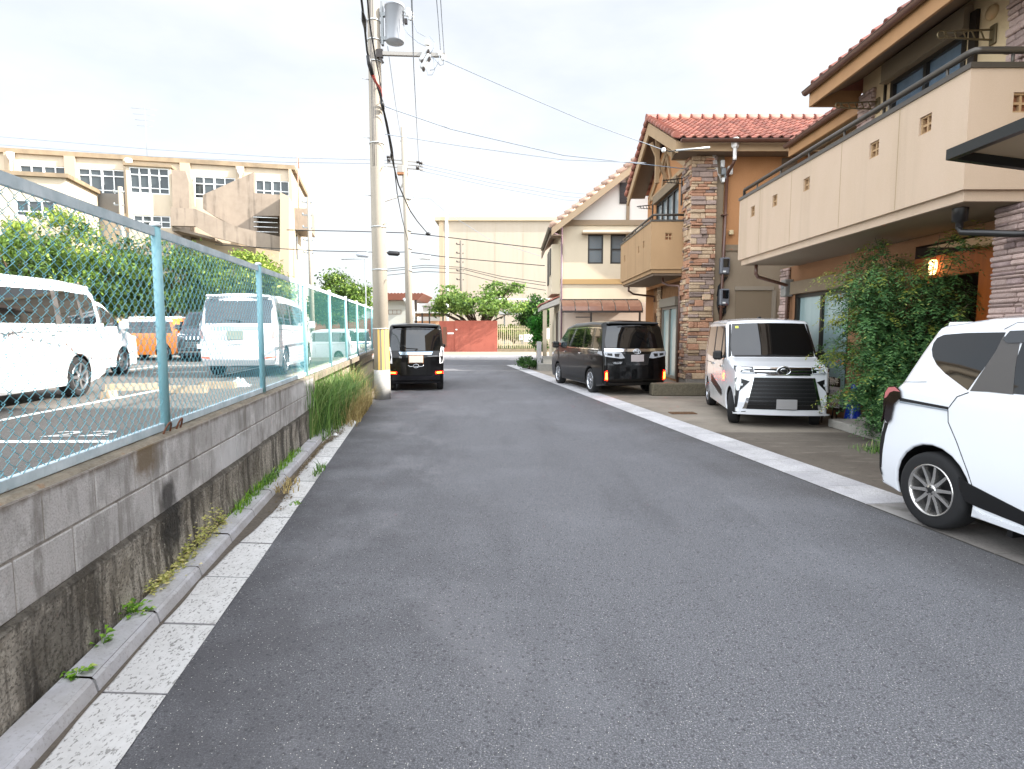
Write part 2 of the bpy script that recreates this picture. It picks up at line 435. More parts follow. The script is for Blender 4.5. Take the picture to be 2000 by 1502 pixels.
# gutter along the wall: a raised lip and a flat apron in 0.6 m lengths
b = MB(); k = 0
y = -1.2
while y < 9.6:
    y1 = y + .585
    tn_ = rnd.random()
    for l0, l1, z0, z1 in ((-1.545, -1.425, .082, .078), (-1.425, -1.41, .078, .066), (-1.41, -1.395, .066, .014), (-1.395, -1.105, .013, .004)):
        w = rnd.uniform(-.002, .002)
        b.face([RL(l0, y, z0 + w), RL(l1, y, z1 + w), RL(l1, y1, z1 + w), RL(l0, y1, z0 + w)], 0 if l1 > -1.2 else 1, tn_)
    b.face([RL(-1.545, y, -.02), RL(-1.105, y, -.02), RL(-1.105, y, .004), RL(-1.395, y, .013), RL(-1.41, y, .066), RL(-1.545, y, .08)], 1)
    b.face([RL(-1.545, y1, -.02), RL(-1.545, y1, .08), RL(-1.41, y1, .066), RL(-1.395, y1, .013), RL(-1.105, y1, .004), RL(-1.105, y1, -.02)], 1)
    y += .6
structure('gutter', b, [conc_pale, mat('gutter_lip', '#bcbcc1', .85, noise=[(9, .5, '#9d9c9f'), (60, .4, '#77746f', (1, 1, 1), .55, .65), (3, .4, '#8f8a80')], tint=.06, bump=(60, .5, .006))])
b = MB(); y = -1
while y < 9.6:                                          # a dark line along the foot of the lip
    wa, wb = [.012 + .014 * abs(math.sin(q * 2.3) * math.sin(q * 5.1 + 1)) + (.10 * max(0, math.sin((q - 3.4) * .9)) ** 2 if q > 3.6 else 0) for q in (y, y + .1)]
    b.face([RL(-1.400, y, .0165), RL(-1.394 + wa, y, .0165), RL(-1.394 + wb, y + .1, .0165), RL(-1.400, y + .1, .0165)]); y += .1
structure('channel_dark_line', b, mat('channel_dark_line', '#625a51', .95, noise=[(40, .6, '#3f3932')]))
b = MB(); b.face([RL(-1.6, -1.2, -.004), RL(-1.07, -1.2, -.004), RL(-1.07, 9.7, -.004), RL(-1.6, 9.7, -.004)])
structure('gutter_bed', b, mat('gutter_silt', '#584a42', .95))
# silt and litter of leaves gathered in the gutter
b = MB()
for i in range(1500):
    yy = rnd.triangular(4.6, 9.6, 8.2); l = -1.37 + abs(rnd.gauss(0, .03)) + rnd.random() * .16 * max(0, math.sin(yy * 1.5 + .6))
    if l > -1.12: continue
    c = RL(l, yy, .016 + rnd.random() * .008); r_ = rnd.uniform(.004, .014); a = rnd.random() * 6.3
    b.tint = rnd.random()
    b.face([c + Vector((math.cos(a + k * 1.6) * r_, math.sin(a + k * 1.6) * r_ * 1.5, rnd.uniform(-.003, .005))) for k in range(4)])
o = b.build('gutter_debris', mat('dry_bits', '#6d5f49', .9, tint=.5)); tag(o, kind='stuff')

# kerb band on the house side
b = MB(); y = -2.0
while y < 27.2:
    y1 = y + .590; b.tint = rnd.random(); b.m = 1 if y < 4.1 else (2 if y < 5.0 else 0)
    for l0, l1, z0, z1 in ((4.0, 4.26, .006, .012), (4.26, 4.475, .012, .022)):
        b.face([RL(l0, y, z0), RL(l1, y, z1), RL(l1, y1, z1), RL(l0, y1, z0)])
    b.face([RL(4.0, y, -.03), RL(4.475, y, -.03), RL(4.475, y, .022), RL(4.26, y, .012), RL(4.0, y, .006)])
    y += .6
structure('kerb_strip', b, [conc_kerb, mat('grimy_kerb', '#77726d', .9, noise=[(6, .6, '#5a5651'), (60, .4, '#8d8882')], tint=.08, bump=(70, .3, .005)), mat('part_grimy_kerb', '#9a9794', .9, noise=[(5, .8, '#6b6661', (1, 1, 1), .45, .6), (60, .4, '#8d8882')], tint=.08, bump=(70, .3, .005))])
b = MB(); b.face([RL(3.99, -2, .001), RL(4.5, -2, .001), RL(4.5, 27.3, .001), RL(3.99, 27.3, .001)])
structure('kerb_bed', b, mat('kerb_joint', '#4a4744', .9))
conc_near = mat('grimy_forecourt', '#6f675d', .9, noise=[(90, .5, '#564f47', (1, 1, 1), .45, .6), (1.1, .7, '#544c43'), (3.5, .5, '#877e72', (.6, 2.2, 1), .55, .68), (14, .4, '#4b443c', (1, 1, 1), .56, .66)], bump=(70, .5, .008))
b = MB()
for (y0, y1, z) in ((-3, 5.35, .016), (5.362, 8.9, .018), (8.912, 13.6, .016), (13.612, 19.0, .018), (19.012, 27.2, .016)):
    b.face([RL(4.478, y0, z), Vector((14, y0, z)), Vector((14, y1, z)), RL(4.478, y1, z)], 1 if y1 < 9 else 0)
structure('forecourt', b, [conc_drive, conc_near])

# small weeds in the forecourt crack, rusty drain cover
c = G(1333, 809); b = MB(); 
b.box((-.24, -.13, 0), (.24, .13, .012))
for i in range(9): b.box((-.21 + i * .05, -.1, .012), (-.185 + i * .05, .1, .018))
tag(b.build('drain_cover', mat('rusty_iron', '#6a4d33', .85, noise=[(20, .6, '#3f2d20')]), loc=(c.x, c.y, .018)), 'small rusty rectangular drain cover set in the pale forecourt by the kerb', 'drain cover')

# ================================================================== BLOCK WALL AND FENCE
conc_old = mat('weathered_concrete', '#a39d92', .9, noise=[(5, .6, '#6d6557', (1, 1, .6), .46, .58), (17, .7, '#453f36', (1, 1, .10), .49, .58), (4.5, .85, '#2f2b25', (1, 1, .16), .54, .62), (75, .7, '#37322b', (1, 1, 1), .53, .60), (34, .6, '#bdb7aa', (1, 1, .8), .60, .66)], bump=(35, .8, .02), spots=[((1, 0, .462), (60, .3, .045), '#332e27', .8), ((.62, 0, .36), (.16, .2, .22), '#1b1916', .9), ((2.2, 0, .3), (.3, .3, .3), '#3b352c', .5), ((-.6, 0, .2), (.35, .3, .3), '#2e2a24', .6)])
block_m = mat('concrete_block', '#bdbbba', .9, noise=[(4.5, .6, '#918f8c', (1, 1, .7), .45, .58), (15, .5, '#77736d', (1, 1, .14), .53, .62), (7, .55, '#d9d8d7', (1, 1, .5), .57, .66), (3, .7, '#6b665f', (1, 1, .3), .57, .66), (110, .4, '#84817d', (1, 1, 1), .5, .6)], spots=[((1, 0, .915), (60, 1, .05), '#5b4c3a', .75), ((.60, 0, .52), (.13, .2, .12), '#25221f', .85), ((.33, 0, .84), (.20, .3, .14), '#6d5c42', .85), ((4.6, 0, .78), (.5, .3, .12), '#d8d8d8', .5), ((1.9, 0, .55), (.5, .3, .16), '#cfd0d2', .5)], tint=.07, bump=(90, .5, .008))
mortar_m = mat('mortar', '#a5a099', .95, noise=[(20, .6, '#5d5852')])
cap_m = mat('stained_wall_top', '#857b6b', .95, noise=[(7, .7, '#4e463b'), (11, .6, '#8a5f33', (1, 1, 1), .6, .7), (40, .5, '#8d8577')], bump=(40, .7, .02))
wall = thing('block_wall', 'low grey concrete block wall on a stained footing under the green wire fence', 'wall', RL(-1.56, 3), RANG)
LW = lambda s, d, z: Vector((s, -d, z))         # wall frame: along, out towards the road, up
# the wall empty has x along the road and y to the far side
b = MB()
def wbox(b, s0, s1, d0, d1, z0, z1, **k): b.box((s0, -d1, z0), (s1, -d0, z1), **k)
# rough cast footing, its face slightly battered
n = 44; S0, S1 = -4.0, 5.72
prev = None
rows = [(-.05, .0), (.12, .004), (.3, -.004), (.43, .004), (.45, -.012), (.462, -.03)]
grid = []
for i in range(n + 1):
    s = S0 + (S1 - S0) * i / n
    grid.append([(s, -(d + rnd.gauss(0, .004)), z + (rnd.gauss(0, .006) if z > .4 else 0)) for z, d in rows])
for i in range(n):
    for j in range(len(rows) - 1):
        b.face([grid[i][j], grid[i + 1][j], grid[i + 1][j + 1], grid[i][j + 1]], smooth=True)
b.face([(S1, .2, -.05), (S1, .2, .45), (S1, 0.0, .45), (S1, 0, -.05)])
b.build('footing', conc_old, wall)
b = MB()
for c_ in range(2):
    s = S0 - (.2 if c_ else 0); z0 = .452 + c_ * .226
    while s < S1 - .05:
        s1 = min(s + .392, S1)
        b.tint = min(1, max(0, rnd.gauss(.5, .25)))
        wbox(b, s, s1, -.14, -.020 + rnd.uniform(-.002, .002), z0, z0 + .217, bev=.006)
        s += .4
b.build('block_course', block_m, wall)
b = MB(); wbox(b, S0, S1 - .004, -.13, -.0255, .40, .896); b.build('mortar_bed', mortar_m, wall)
b = MB()
for i in range(34):
    s0 = S0 + (S1 - S0) * i / 34; s1 = S0 + (S1 - S0) * (i + 1) / 34
    b.tint = rnd.random()
    za, zb = .905 + rnd.uniform(0, .012), .905 + rnd.uniform(0, .012)
    b.face([(s0, .026 , .895), (s1, .026, .895), (s1, .05, zb), (s0, .05, za)])
    b.face([(s0, .05, za), (s1, .05, zb), (s1, .2, .915), (s0, .2, .915)])
b.build('wall_top', cap_m, wall)
# the farther run of the wall stands a little back
b = MB()
wbox(b, 5.72, 20.3, -.42, -.30, -.1, .90)
for s in (8.1, 11.2, 14.3, 17.4): wbox(b, s, s + .02, -.30, -.297, -.1, .9)
b.build('rear_run', mat('sunlit_concrete', '#a79c8b', .9, noise=[(3, .5, '#877c6c', (1, 1, .3)), (20, .3, '#6d6557')], bump=(50, .4, .01)), wall)  # warm sunlit tone of the farther run put into its colour
b = MB(); wbox(b, 5.725, 20.3, -.29, -.05, .80, .905); wbox(b, 5.73, 6.0, -.3, -.05, -.1, .8); b.build('coping', cap_m, wall)

teal = mat('teal_coated_steel', '#85b5bd', .45, noise=[(5, .4, '#90bfca'), (30, .5, '#6aa3b0', (1, 1, .4), .55, .65)], tint=.1)
rail_m = mat('faded_rail_paint', '#cfdde5', .5, noise=[(6, .5, '#7396a2'), (2.2, .9, '#7b4a2e', (1, 1, 1), .69, .74), (25, .4, '#a9b6b8', (1, 1, .3), .55, .7)])
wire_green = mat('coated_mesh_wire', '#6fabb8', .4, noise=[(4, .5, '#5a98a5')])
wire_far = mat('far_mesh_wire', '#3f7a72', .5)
rust_m = mat('rusty_wire', '#59392b', .85, noise=[(30, .5, '#8a5334')])
fence = thing('wire_fence', 'long teal chain link fence with steel posts standing on the block wall', 'fence', RL(-1.66, 3.79), RANG)
SP = 2.38 * RN
z0f = .945
ztop = lambda s: 2.205 + .0105 * s
for k in range(-1, 9):
    s = k * SP
    b = MB()
    b.tint = rnd.random()
    dz_ = ztop(s) - 2.236
    b.tube([(s, 0, .88), (s, 0, 2.25 + dz_)], .0285, 14)
    b.lathe([(.001, 2.272), (.022, 2.268), (.034, 2.256), (.034, 2.242), (.0285, 2.242)], (s, 0, dz_), 'z', 14, m=1)
    b.build('post', [teal, mat('post_cap', '#d5d8d8', .5)], fence)
for k in range(-1, 8):
    s0, s1 = k * SP, (k + 1) * SP
    b = MB()                                            # mesh of one bay
    near = k < 2; ns = 4 if k < 3 else 3
    z1f = ztop((s0 + s1) / 2) - .03; tl = (ztop(s1) - ztop(s0)) / (s1 - s0)
    p_ = .04; nw = int(round((s1 - s0 - .09) / p_)); nz = 31
    dz = (z1f - z0f - .03) / nz
    rr = .0020 if k < 1 else (.0017 if k < 2 else .0014)
    for w in range(nw):
        a0 = s0 + .045 + w * p_
        pts = []
        for j in range(nz + 1):
            right = (j + w) % 2
            x = a0 + (p_ if right else 0) + (.003 if right else -.003)
            z = z0f + .015 + j * dz
            if near:
                pts += [(x, -.0055 if right else .0055, z - .004), (x, .0055 if right else -.0055, z + .004)]
            else: pts.append((x, .004 if right else -.004, z))
        b.tube(pts, rr, ns, caps=False, smooth=True)
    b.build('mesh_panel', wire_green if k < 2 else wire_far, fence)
    b = MB()
    b.bar((s0 + .03, .006, ztop(s0) - .028), (s1 - .03, .006, ztop(s1) - .028), .026, .052)
    b.build('top_rail', rail_m, fence)
    b = MB()
    b.box((s0 + .03, -.006, z0f - .03), (s1 - .03, .022, z0f + .02), bev=.003)
    b.build('bottom_rail', rail_m, fence)
for ds in (-.085, .10):
    b = MB()
    b.tube([(ds + .05 * math.cos(a) * (1 if ds < 0 else .7), -.03 - .03 * math.sin(a), .89 + .085 * math.sin(a)) for a in [math.pi * i / 10 for i in range(11)]], .006, 6)
    b.build('tie_loop', rust_m, fence)
# strands strung behind the fence
def strand(name, pts, r, m, label, barbs):
    b = MB(); P_ = [Vector(p) for p in pts]
    full = []
    for i in range(len(P_) - 1):
        for t in range(6):
            full.append(P_[i].lerp(P_[i + 1], t / 6) + Vector((0, 0, -.012 * math.sin(math.pi * t / 6))))
    full.append(P_[-1]); b.tube(full, r, 5)
    if barbs:
        for i in range(2, len(full) - 1, 2):
            for a in (0, 2.1, 4.2):
                d = Vector((math.cos(a), .3, math.sin(a))) * .022
                b.tube([full[i] - d * .6, full[i] + d * .6], .0011, 4)
    tag(b.build(name, m), label, 'wire')
strand('barbed_wire', [PX(0, 650, -2.35), P(25, 650, 2.75), P(80, 665, 3.0), P(130, 672, 3.25), P(160, 694, 3.4), P(215, 700, 3.55), P(268, 682, 3.75)], .0017, rust_m, 'sagging rusty barbed wire strand strung behind the chain link', True)
strand('plain_wire', [P(0, 652, 2.6), P(55, 640, 2.85), P(110, 636, 3.1), P(300, 640, 4.0), P(420, 632, 5.0)], .0022, galv, 'straight thin galvanised wire strung behind the chain link above the barbed one', False)

# ================================================================== WEEDS
grass_m = leafmat('grass_blade', '#3f6232', '#82a656', '#c2bd88')
straw_m = leafmat('dry_grass', '#8d7c50', '#c9b47c', '#e0cf9c')
sprout_m = leafmat('weed_leaf', '#4f7a26', '#8fbf3e', '#c7d873')
pale_m = leafmat('yellowed_leaf', '#8f9a4c', '#dcd58c', '#f0e3b4')
def blades(b, n, place, hmin, hmax, lean, w=.006):
    for i in range(n):
        c = place(); h = hmin + (hmax - hmin) * rnd.random() ** 1.5; a = rnd.uniform(0, 6.283); ln = rnd.uniform(.2, 1) * lean * h
        d = Vector((math.cos(a), math.sin(a), 0)); s = Vector((-d.y, d.x, 0)) * w * rnd.uniform(.6, 1.3)
        b.tint = rnd.random() ** 1.2
        m0 = c + d * ln * .25 + Vector((0, 0, h * .55)); m1 = c + d * ln + Vector((0, 0, h * (1 - .35 * lean * rnd.random())))
        b.face([c - s, c + s, m0 + s * .8, m0 - s * .8]); b.face([m0 - s * .8, m0 + s * .8, m1])
b = MB()
def g1():
    y = min(13.4, max(8.2, rnd.triangular(8.0, 13.4, 9.9) + rnd.gauss(0, .15))); return RL(rnd.triangular(-1.84, -1.30 + (y - 8.4) * .06, -1.7), y)
blades(b, 3800, g1, .3, 1.1, 1.0, .0065)
def g2():
    y = rnd.triangular(7.9, 9.4, 8.9); return RL(rnd.uniform(-1.62, -1.5) if y < 8.45 else rnd.uniform(-1.82, -1.55), y)
blades(b, 330, g2, .4, 1.15, .35, .008)
tag(b.build('tall_grass', grass_m), kind='stuff')
b = MB()
def g3():
    y = rnd.triangular(9.4, 13.0, 11.0); return RL(rnd.uniform(-1.6, -1.05), y)
blades(b, 1900, g3, .2, .7, 1.3, .005)
def g4(): return RL(rnd.gauss(-1.5, .12), rnd.gauss(13.0, .35))
blades(b, 450, g4, .4, 1.0, .6, .006)
tag(b.build('straw_grass', straw_m), kind='stuff')
def weed(y0, y1, l, n, hm, m, name, label, w=.0045, lean=1.0, spread=.025):
    b = MB(); nc = max(1, int((y1 - y0) / .07)); cl = [(y0 + (i + rnd.random()) / nc * (y1 - y0), rnd.uniform(.4, 1.15)) for i in range(nc)]
    for y, hs in cl:
        blades(b, n // nc, lambda: RL(l + rnd.gauss(0, spread), y + rnd.gauss(0, .03), .06), hm * .25 * hs, hm * hs, lean, w)
    tag(b.build(name, m), label, 'weed', 'weeds along the gutter')
weed(5.7, 7.25, -1.52, 420, .17, sprout_m, 'weed_tuft', 'long bright green weed row under the wall, nearest the tall grass')
weed(4.55, 5.6, -1.52, 330, .18, sprout_m, 'weed_tuft', 'bright green weed row between the yellow creeper and the farther weed row')
weed(5.55, 5.9, -1.50, 110, .22, grass_m, 'weed_tuft', 'dark green tuft at the break between two weed rows', .008)
weed(5.35, 5.8, -1.3, 90, .1, straw_m, 'weed_tuft', 'brownish withered tuft lying in the gutter channel', .006, 1.2, .05)
weed(5.95, 6.45, -1.10, 90, .13, grass_m, 'weed_tuft', 'olive grass tuft growing at the edge between gutter and asphalt', .006, .9)
weed(4.98, 5.05, -1.10, 24, .08, sprout_m, 'weed_sprout', 'tiny green sprout at the asphalt edge of the gutter', .006, 1.0)
def leafy(y, l, n, r_, h, m, name, label):
    b = MB(); c = RL(l, y, .07)
    for i in range(n):
        a = rnd.uniform(0, 6.28); d = Vector((math.cos(a), math.sin(a), 0)); q = c + d * rnd.uniform(0, r_) + Vector((0, 0, rnd.uniform(0, h)))
        L = rnd.uniform(.02, .045); s = Vector((-d.y, d.x, 0)) * L * .35; up = Vector((0, 0, rnd.uniform(.1, .6) * L))
        b.tint = rnd.random(); b.face([q, q + d * L * .5 + s + up, q + d * L + up * .5, q + d * L * .5 - s + up])
        if i % 3 == 0: b.tube([c, q], .0015, 4)
    tag(b.build(name, m), label, 'weed', 'weeds along the gutter')
leafy(2.97, -1.52, 60, .07, .06, sprout_m, 'leafy_weed', 'small broad leaved green weed under the wall below the yellow creeper')
leafy(2.66, -1.52, 16, .035, .09, sprout_m, 'leafy_weed', 'thin upright weed with few leaves against the footing')
leafy(2.42, -1.50, 22, .04, .03, sprout_m, 'leafy_weed', 'flat green weed nearest the bottom of the picture on the gutter lip')
b = MB()                                                # the yellow creeper
for i in range(750):
    y = rnd.uniform(3.15, 4.45); h = abs(rnd.gauss(0, .055)) * (1 + .6 * math.sin(y * 5)); q = RL(-1.555 + abs(rnd.gauss(0, .035)), y, .075 + h)
    a = rnd.uniform(0, 6.28); d = Vector((math.cos(a), math.sin(a), 0)); L = rnd.uniform(.014, .03); s = Vector((-d.y, d.x, 0)) * L * .45; up = Vector((0, 0, rnd.uniform(-.2, .6) * L))
    b.tint = rnd.random(); b.face([q, q + d * L * .5 + s + up, q + d * L + up * .5, q + d * L * .5 - s + up])
tag(b.build('creeper', pale_m), 'yellowed small leaved creeper spreading over the gutter lip under the wall', 'weed', 'weeds along the gutter')

def crumpled(name, c, r_, h, m, label, cat, n=26):
    b = MB(); pts = []
    for i in range(5):
        for j in range(7):
            a = j / 7 * 6.283; k = i / 4
            pts.append(Vector(c) + Vector((math.cos(a) * r_[0] * (1 - k * .7) * rnd.uniform(.7, 1.2), math.sin(a) * r_[1] * (1 - k * .7) * rnd.uniform(.7, 1.2), h * k * rnd.uniform(.6, 1.2))))
    fs = [(i * 7 + j, i * 7 + (j + 1) % 7, (i + 1) * 7 + (j + 1) % 7, (i + 1) * 7 + j) for i in range(4) for j in range(7)] + [tuple(range(28, 35))]
    b.mesh(pts, fs); tag(b.build(name, m), label, cat)
paper = mat('litter_white', '#e3e4e4', .6)
crumpled('litter', G(655, 852) + Vector((0, 0, .012)), (.05, .09), .03, paper, 'flat scrap of white litter lying in the gutter near the asphalt', 'litter')
crumpled('litter', G(690, 827) + Vector((0, 0, .004)), (.08, .07), .05, paper, 'crumpled white plastic litter beside the dry grass', 'litter')
crumpled('rag', G(470, 755, .5) + Vector((0, 0, .004)), (.20, .12), .16, paper, 'crumpled white rag on the lot asphalt behind the fence', 'rag')

# wheel stops of the lot
stop_m = mat('wheel_stop_concrete', '#a3937d', .9, noise=[(6, .5, '#83745f')], bump=(50, .4, .01))
for (a, q, lab) in ((G(385, 759, .5), G(456, 759, .5), 'stained concrete wheel stop behind the white minivan with its rear to the fence'),
                    (G(326, 768, .5), G(398, 768, .5), 'pale concrete wheel stop just beyond the first fence post'),
                    (G(205, 764, .5), G(316, 761, .5), 'long low concrete wheel stop near the rear wheel of the big white van'),
                    (G(216, 779, .5), G(232, 776, .5), 'small end of a wheel stop nearest the big white van')):
    b = MB(); d = q - a; L = d.length; x = d.normalized(); y = Vector((-x.y, x.x, 0))
    M = Matrix((x, y, Vector((0, 0, 1)))).transposed().to_4x4(); M.translation = a
    b.prism([(0, 0), (.16, 0), (.13, .12), (.03, .12)], lambda p, z, dd: M @ Vector((dd, p, z)), 0, L)
    tag(b.build('wheel_stop', stop_m), lab, 'wheel stop', 'concrete wheel stops in the parking lot')
# ================================================================== HOUSES
def put(mb, name, mats, root, **k):
    o = Vector(root.location) if root.parent is None else Vector(root.parent.location)
    mb.v = [(p[0] - o.x, p[1] - o.y, p[2] - o.z) for p in mb.v]
    return mb.build(name, mats, root, **k)
stucco_cream = mat('cream_stucco', '#baa48f', .9, noise=[(1.3, .3, '#94826c', (1.6, 1.6, .1), .56, .70), (2.2, .35, '#ad967c', (1, 1, .4)), (140, .25, '#d2bda3')], bump=(160, .35, .004))
stucco_tan = mat('tan_stucco', '#a58663', .9, noise=[(2.2, .35, '#8d704f', (1, 1, .4)), (140, .25, '#b8976f')], bump=(160, .35, .004))
stucco_orange = mat('orange_stucco', '#aa7850', .9, noise=[(1.8, .4, '#9a6a3e', (1, 1, .5)), (120, .35, '#c79664')], bump=(140, .5, .005))
stucco_taupe = mat('taupe_stucco', '#91826f', .9, noise=[(1.6, .35, '#6f604d', (1, 1, .5)), (120, .25, '#938269')], bump=(140, .5, .005))
trim_taupe = mat('taupe_trim', '#82725d', .8, noise=[(6, .3, '#6b5d4a')])
trim_tan = mat('tan_fascia', '#a48968', .7, noise=[(4, .3, '#8d7354', (1, 1, 1))])
soffit_m = mat('soffit_board', '#7b6a59', .85, noise=[(3, .3, '#6a5a4b')])
fascia_o = mat('orange_fascia', '#a97f55', .6, noise=[(3, .35, '#8f6a45')])
gutter_m = mat('brown_gutter', '#573b30', .35, spec=.6, noise=[(4, .3, '#6b4a3b')])
roof_m = mat('clay_tile', '#93594c', .7, noise=[(5, .5, '#74443b'), (2.2, .4, '#a87761')], tint=.3, bump=(40, .25, .004))
stone_a = mat('stone_tan', '#b59c80', .9, noise=[(14, .5, '#937658'), (40, .4, '#cfbba0')], tint=.2, bump=(45, .9, .015))
stone_b = mat('stone_grey_brown', '#8f7b70', .9, noise=[(14, .5, '#6d5c54'), (40, .4, '#a8978e')], tint=.25, bump=(45, .9, .015))
stone_c = mat('stone_rust', '#a87c62', .9, noise=[(14, .5, '#87604a'), (40, .4, '#c29a7d')], tint=.2, bump=(45, .9, .015))
stone_p = mat('stone_pinkish', '#ab948c', .9, noise=[(12, .5, '#8d776f'), (40, .4, '#c0aca4')], tint=.25, bump=(45, .9, .015))
stone_gap = mat('stone_joint', '#6b5a4b', .95)
frame_dark = mat('dark_window_frame', '#26231f', .4)
frame_grey = mat('grey_window_frame', '#77736b', .4, metal=.2)
pane_dark = mat('dark_pane', '#12171b', .05, spec=.9, coat=.3)
pane_sky = mat('bright_pane', '#7d93a8', .05, spec=1, coat=.8, noise=[(1.2, .7, '#4f6173', (1, 1, .4))])  # pale blue sky reflection put into the base colour
curtain_m = mat('curtained_pane', '#9db3b3', .25, spec=.7, coat=.5, noise=[(9, .4, '#7e9696', (1, 1, .05))])
terracotta = mat('vent_terracotta', '#8a5a3c', .8)
door_wood = mat('orange_wood', '#a3561f', .5, noise=[(20, .5, '#7d3d12', (1, 1, .1))])
wood_dark = mat('dark_wood', '#33231a', .6, noise=[(20, .4, '#4a3325', (1, 1, .1))])
base_conc = mat('plinth_concrete', '#8a857e', .9, noise=[(5, .4, '#716c65')], bump=(60, .4, .008))

def tiles(mb, A, B, C, pitch=.277, row=.30, hh=.055, flip=1):
    """clay pan tiles: eave from A to B, C the top of the slope above A"""
    A, B, C = Vector(A), Vector(B), Vector(C)
    e = B - A; L = e.length; e.normalize(); u = C - A; H = u.length; u.normalize(); n = e.cross(u).normalized() * flip
    nc, nr = max(1, round(L / pitch)), max(1, round(H / row)); pc, pr = L / nc, H / nr
    prof = [(0, .012), (.12, .0), (.38, .0), (.5, .35), (.6, .8), (.72, 1.0), (.84, .8), (.94, .35), (1, .012)]
    for j in range(nr):
        for i in range(nc):
            t = rnd.random(); v0, v1 = j * pr, (j + 1) * pr + .03
            lo = [A + e * (i * pc + p * pc) + u * v0 + n * (q * hh + .034) for p, q in prof]
            hi = [A + e * (i * pc + p * pc) + u * v1 + n * (q * hh + .004) for p, q in prof]
            k = len(prof)
            mb.mesh(lo + hi, [(a, a + 1, k + a + 1, k + a) if flip > 0 else (k + a, k + a + 1, a + 1, a) for a in range(k - 1)], 0, t, True)
            b0 = [p - n * .03 for p in lo]
            mb.mesh(lo + b0, [(k + a, k + a + 1, a + 1, a) for a in range(k - 1)], 0, t * .6, False)
def ridge(mb, p, q, r=.11, step=.3):
    p, q = Vector(p), Vector(q); d = q - p; n = max(1, round(d.length / step)); x = d / n
    for i in range(n):
        a = p + x * i; t = rnd.random()
        mb.tube([a - x * .04, a + x * .12, a + x], [r * 1.12, r * 1.02, r * .94], 12, 0, t)

def stones(mb, o, ax, az, W, H, hr=(.05, .15), wr=(.12, .38), proud=(.012, .055), mats=(0, 1, 2), lift=0.0):
    o, ax, az = Vector(o), Vector(ax), Vector(az); n = ax.cross(az)
    M = Matrix((ax, az, n)).transposed().to_4x4(); M.translation = o
    z = 0
    while z < H - .02:
        h = min(rnd.uniform(*hr), H - z); 
        if H - z - h < .04: h = H - z
        x = rnd.uniform(-.06, 0)
        while x < W:
            w = rnd.uniform(*wr); x0, x1 = max(x, -.03), min(x + w, W + .03)
            if x1 - x0 > .03:
                mb.tint = rnd.random()
                if h > .1 and rnd.random() < .35:
                    hm = h * rnd.uniform(.4, .6)
                    for za, zb in ((z, z + hm), (z + hm, z + h)):
                        mb.box((x0 + .004, za + .004, -.02), (x1 - .004, zb - .004, lift + rnd.uniform(*proud)), rnd.choice(mats), rnd.random(), M, bev=.012)
                else:
                    mb.box((x0 + .004, z + .004, -.02), (x1 - .004, z + h - .004, lift + rnd.uniform(*proud)), rnd.choice(mats), None, M, bev=.014)
            x += w
        z += h

def window(root, name, c0, ax, W, H, n, mfr=frame_dark, mpn=pane_dark, cols=2, rows=1, fw=.05, depth=.05, sill=False, name_pane='pane'):
    """frame of W x H with its lower corner at c0 (world), ax along, n outward; the pane is a child"""
    c0, ax, n = Vector(c0), Vector(ax).normalized(), Vector(n).normalized(); az = Vector((0, 0, 1))
    M = Matrix((ax, n, az)).transposed().to_4x4(); M.translation = c0
    b = MB()
    B = lambda x0, z0, x1, z1, d0, d1: b.box((x0, d0, z0), (x1, d1, z1), M=M)
    B(0, 0, W, fw, -depth, .0); B(0, H - fw, W, H, -depth, .0); B(0, fw, fw, H - fw, -depth, .0); B(W - fw, fw, W, H - fw, -depth, .0)
    for i in range(1, cols): B(W * i / cols - fw * .45, fw, W * i / cols + fw * .45, H - fw, -depth * .9, -.004)
    if isinstance(rows, int): rows = [i / rows for i in range(1, rows)]
    for q in rows:
        for i in range(cols):
            x0 = fw if i == 0 else W * i / cols + fw * .45; x1 = W - fw if i == cols - 1 else W * (i + 1) / cols - fw * .45
            B(x0, H * q - fw * .35, x1, H * q + fw * .35, -depth * .8, -.008)
    if sill: B(-.04, -.04, W + .04, -.002, -depth, .05)
    f = put(b, name, mfr, root)
    b = MB(); b.box((fw * .5, -depth * .75, fw * .5), (W - fw * .5, -depth * .6, H - fw * .5), M=M)
    o = Vector(root.location); b.v = [(p[0] - o.x, p[1] - o.y, p[2] - o.z) for p in b.v]
    b.build(name_pane, mpn, f)
    return f

def vent(root, c, ax, n, s=.2):
    """a square vent block of four openings set into its hole"""
    c, ax, n = Vector(c), Vector(ax), Vector(n); az = Vector((0, 0, 1))
    M = Matrix((ax, n, az)).transposed().to_4x4(); M.translation = c
    b = MB(); h = s / 2 - .002
    b.box((-h, -.088, -h), (h, -.07, h), 1, M=M)
    t = .018
    for x0, z0, x1, z1 in ((-h, -h, h, -h + t), (-h, h - t, h, h), (-h, -h + t, -h + t, h - t), (h - t, -h + t, h, h - t)):
        b.box((x0, -.07, z0), (x1, -.022, z1), 0, M=M)
    b.box((-.012, -.07, -h + t), (.012, -.03, h - t), 0, M=M); b.box((-h + t, -.07, -.012), (-.012, -.032, .012), 0, M=M); b.box((.012, -.07, -.012), (h - t, -.032, .012), 0, M=M)
    put(b, 'vent_block', [mat('vent_frame', '#a88a66', .8), terracotta], root)

AX_Y, AX_NY, AX_X, UPZ = (0, 1, 0), (0, -1, 0), (1, 0, 0), (0, 0, 1)

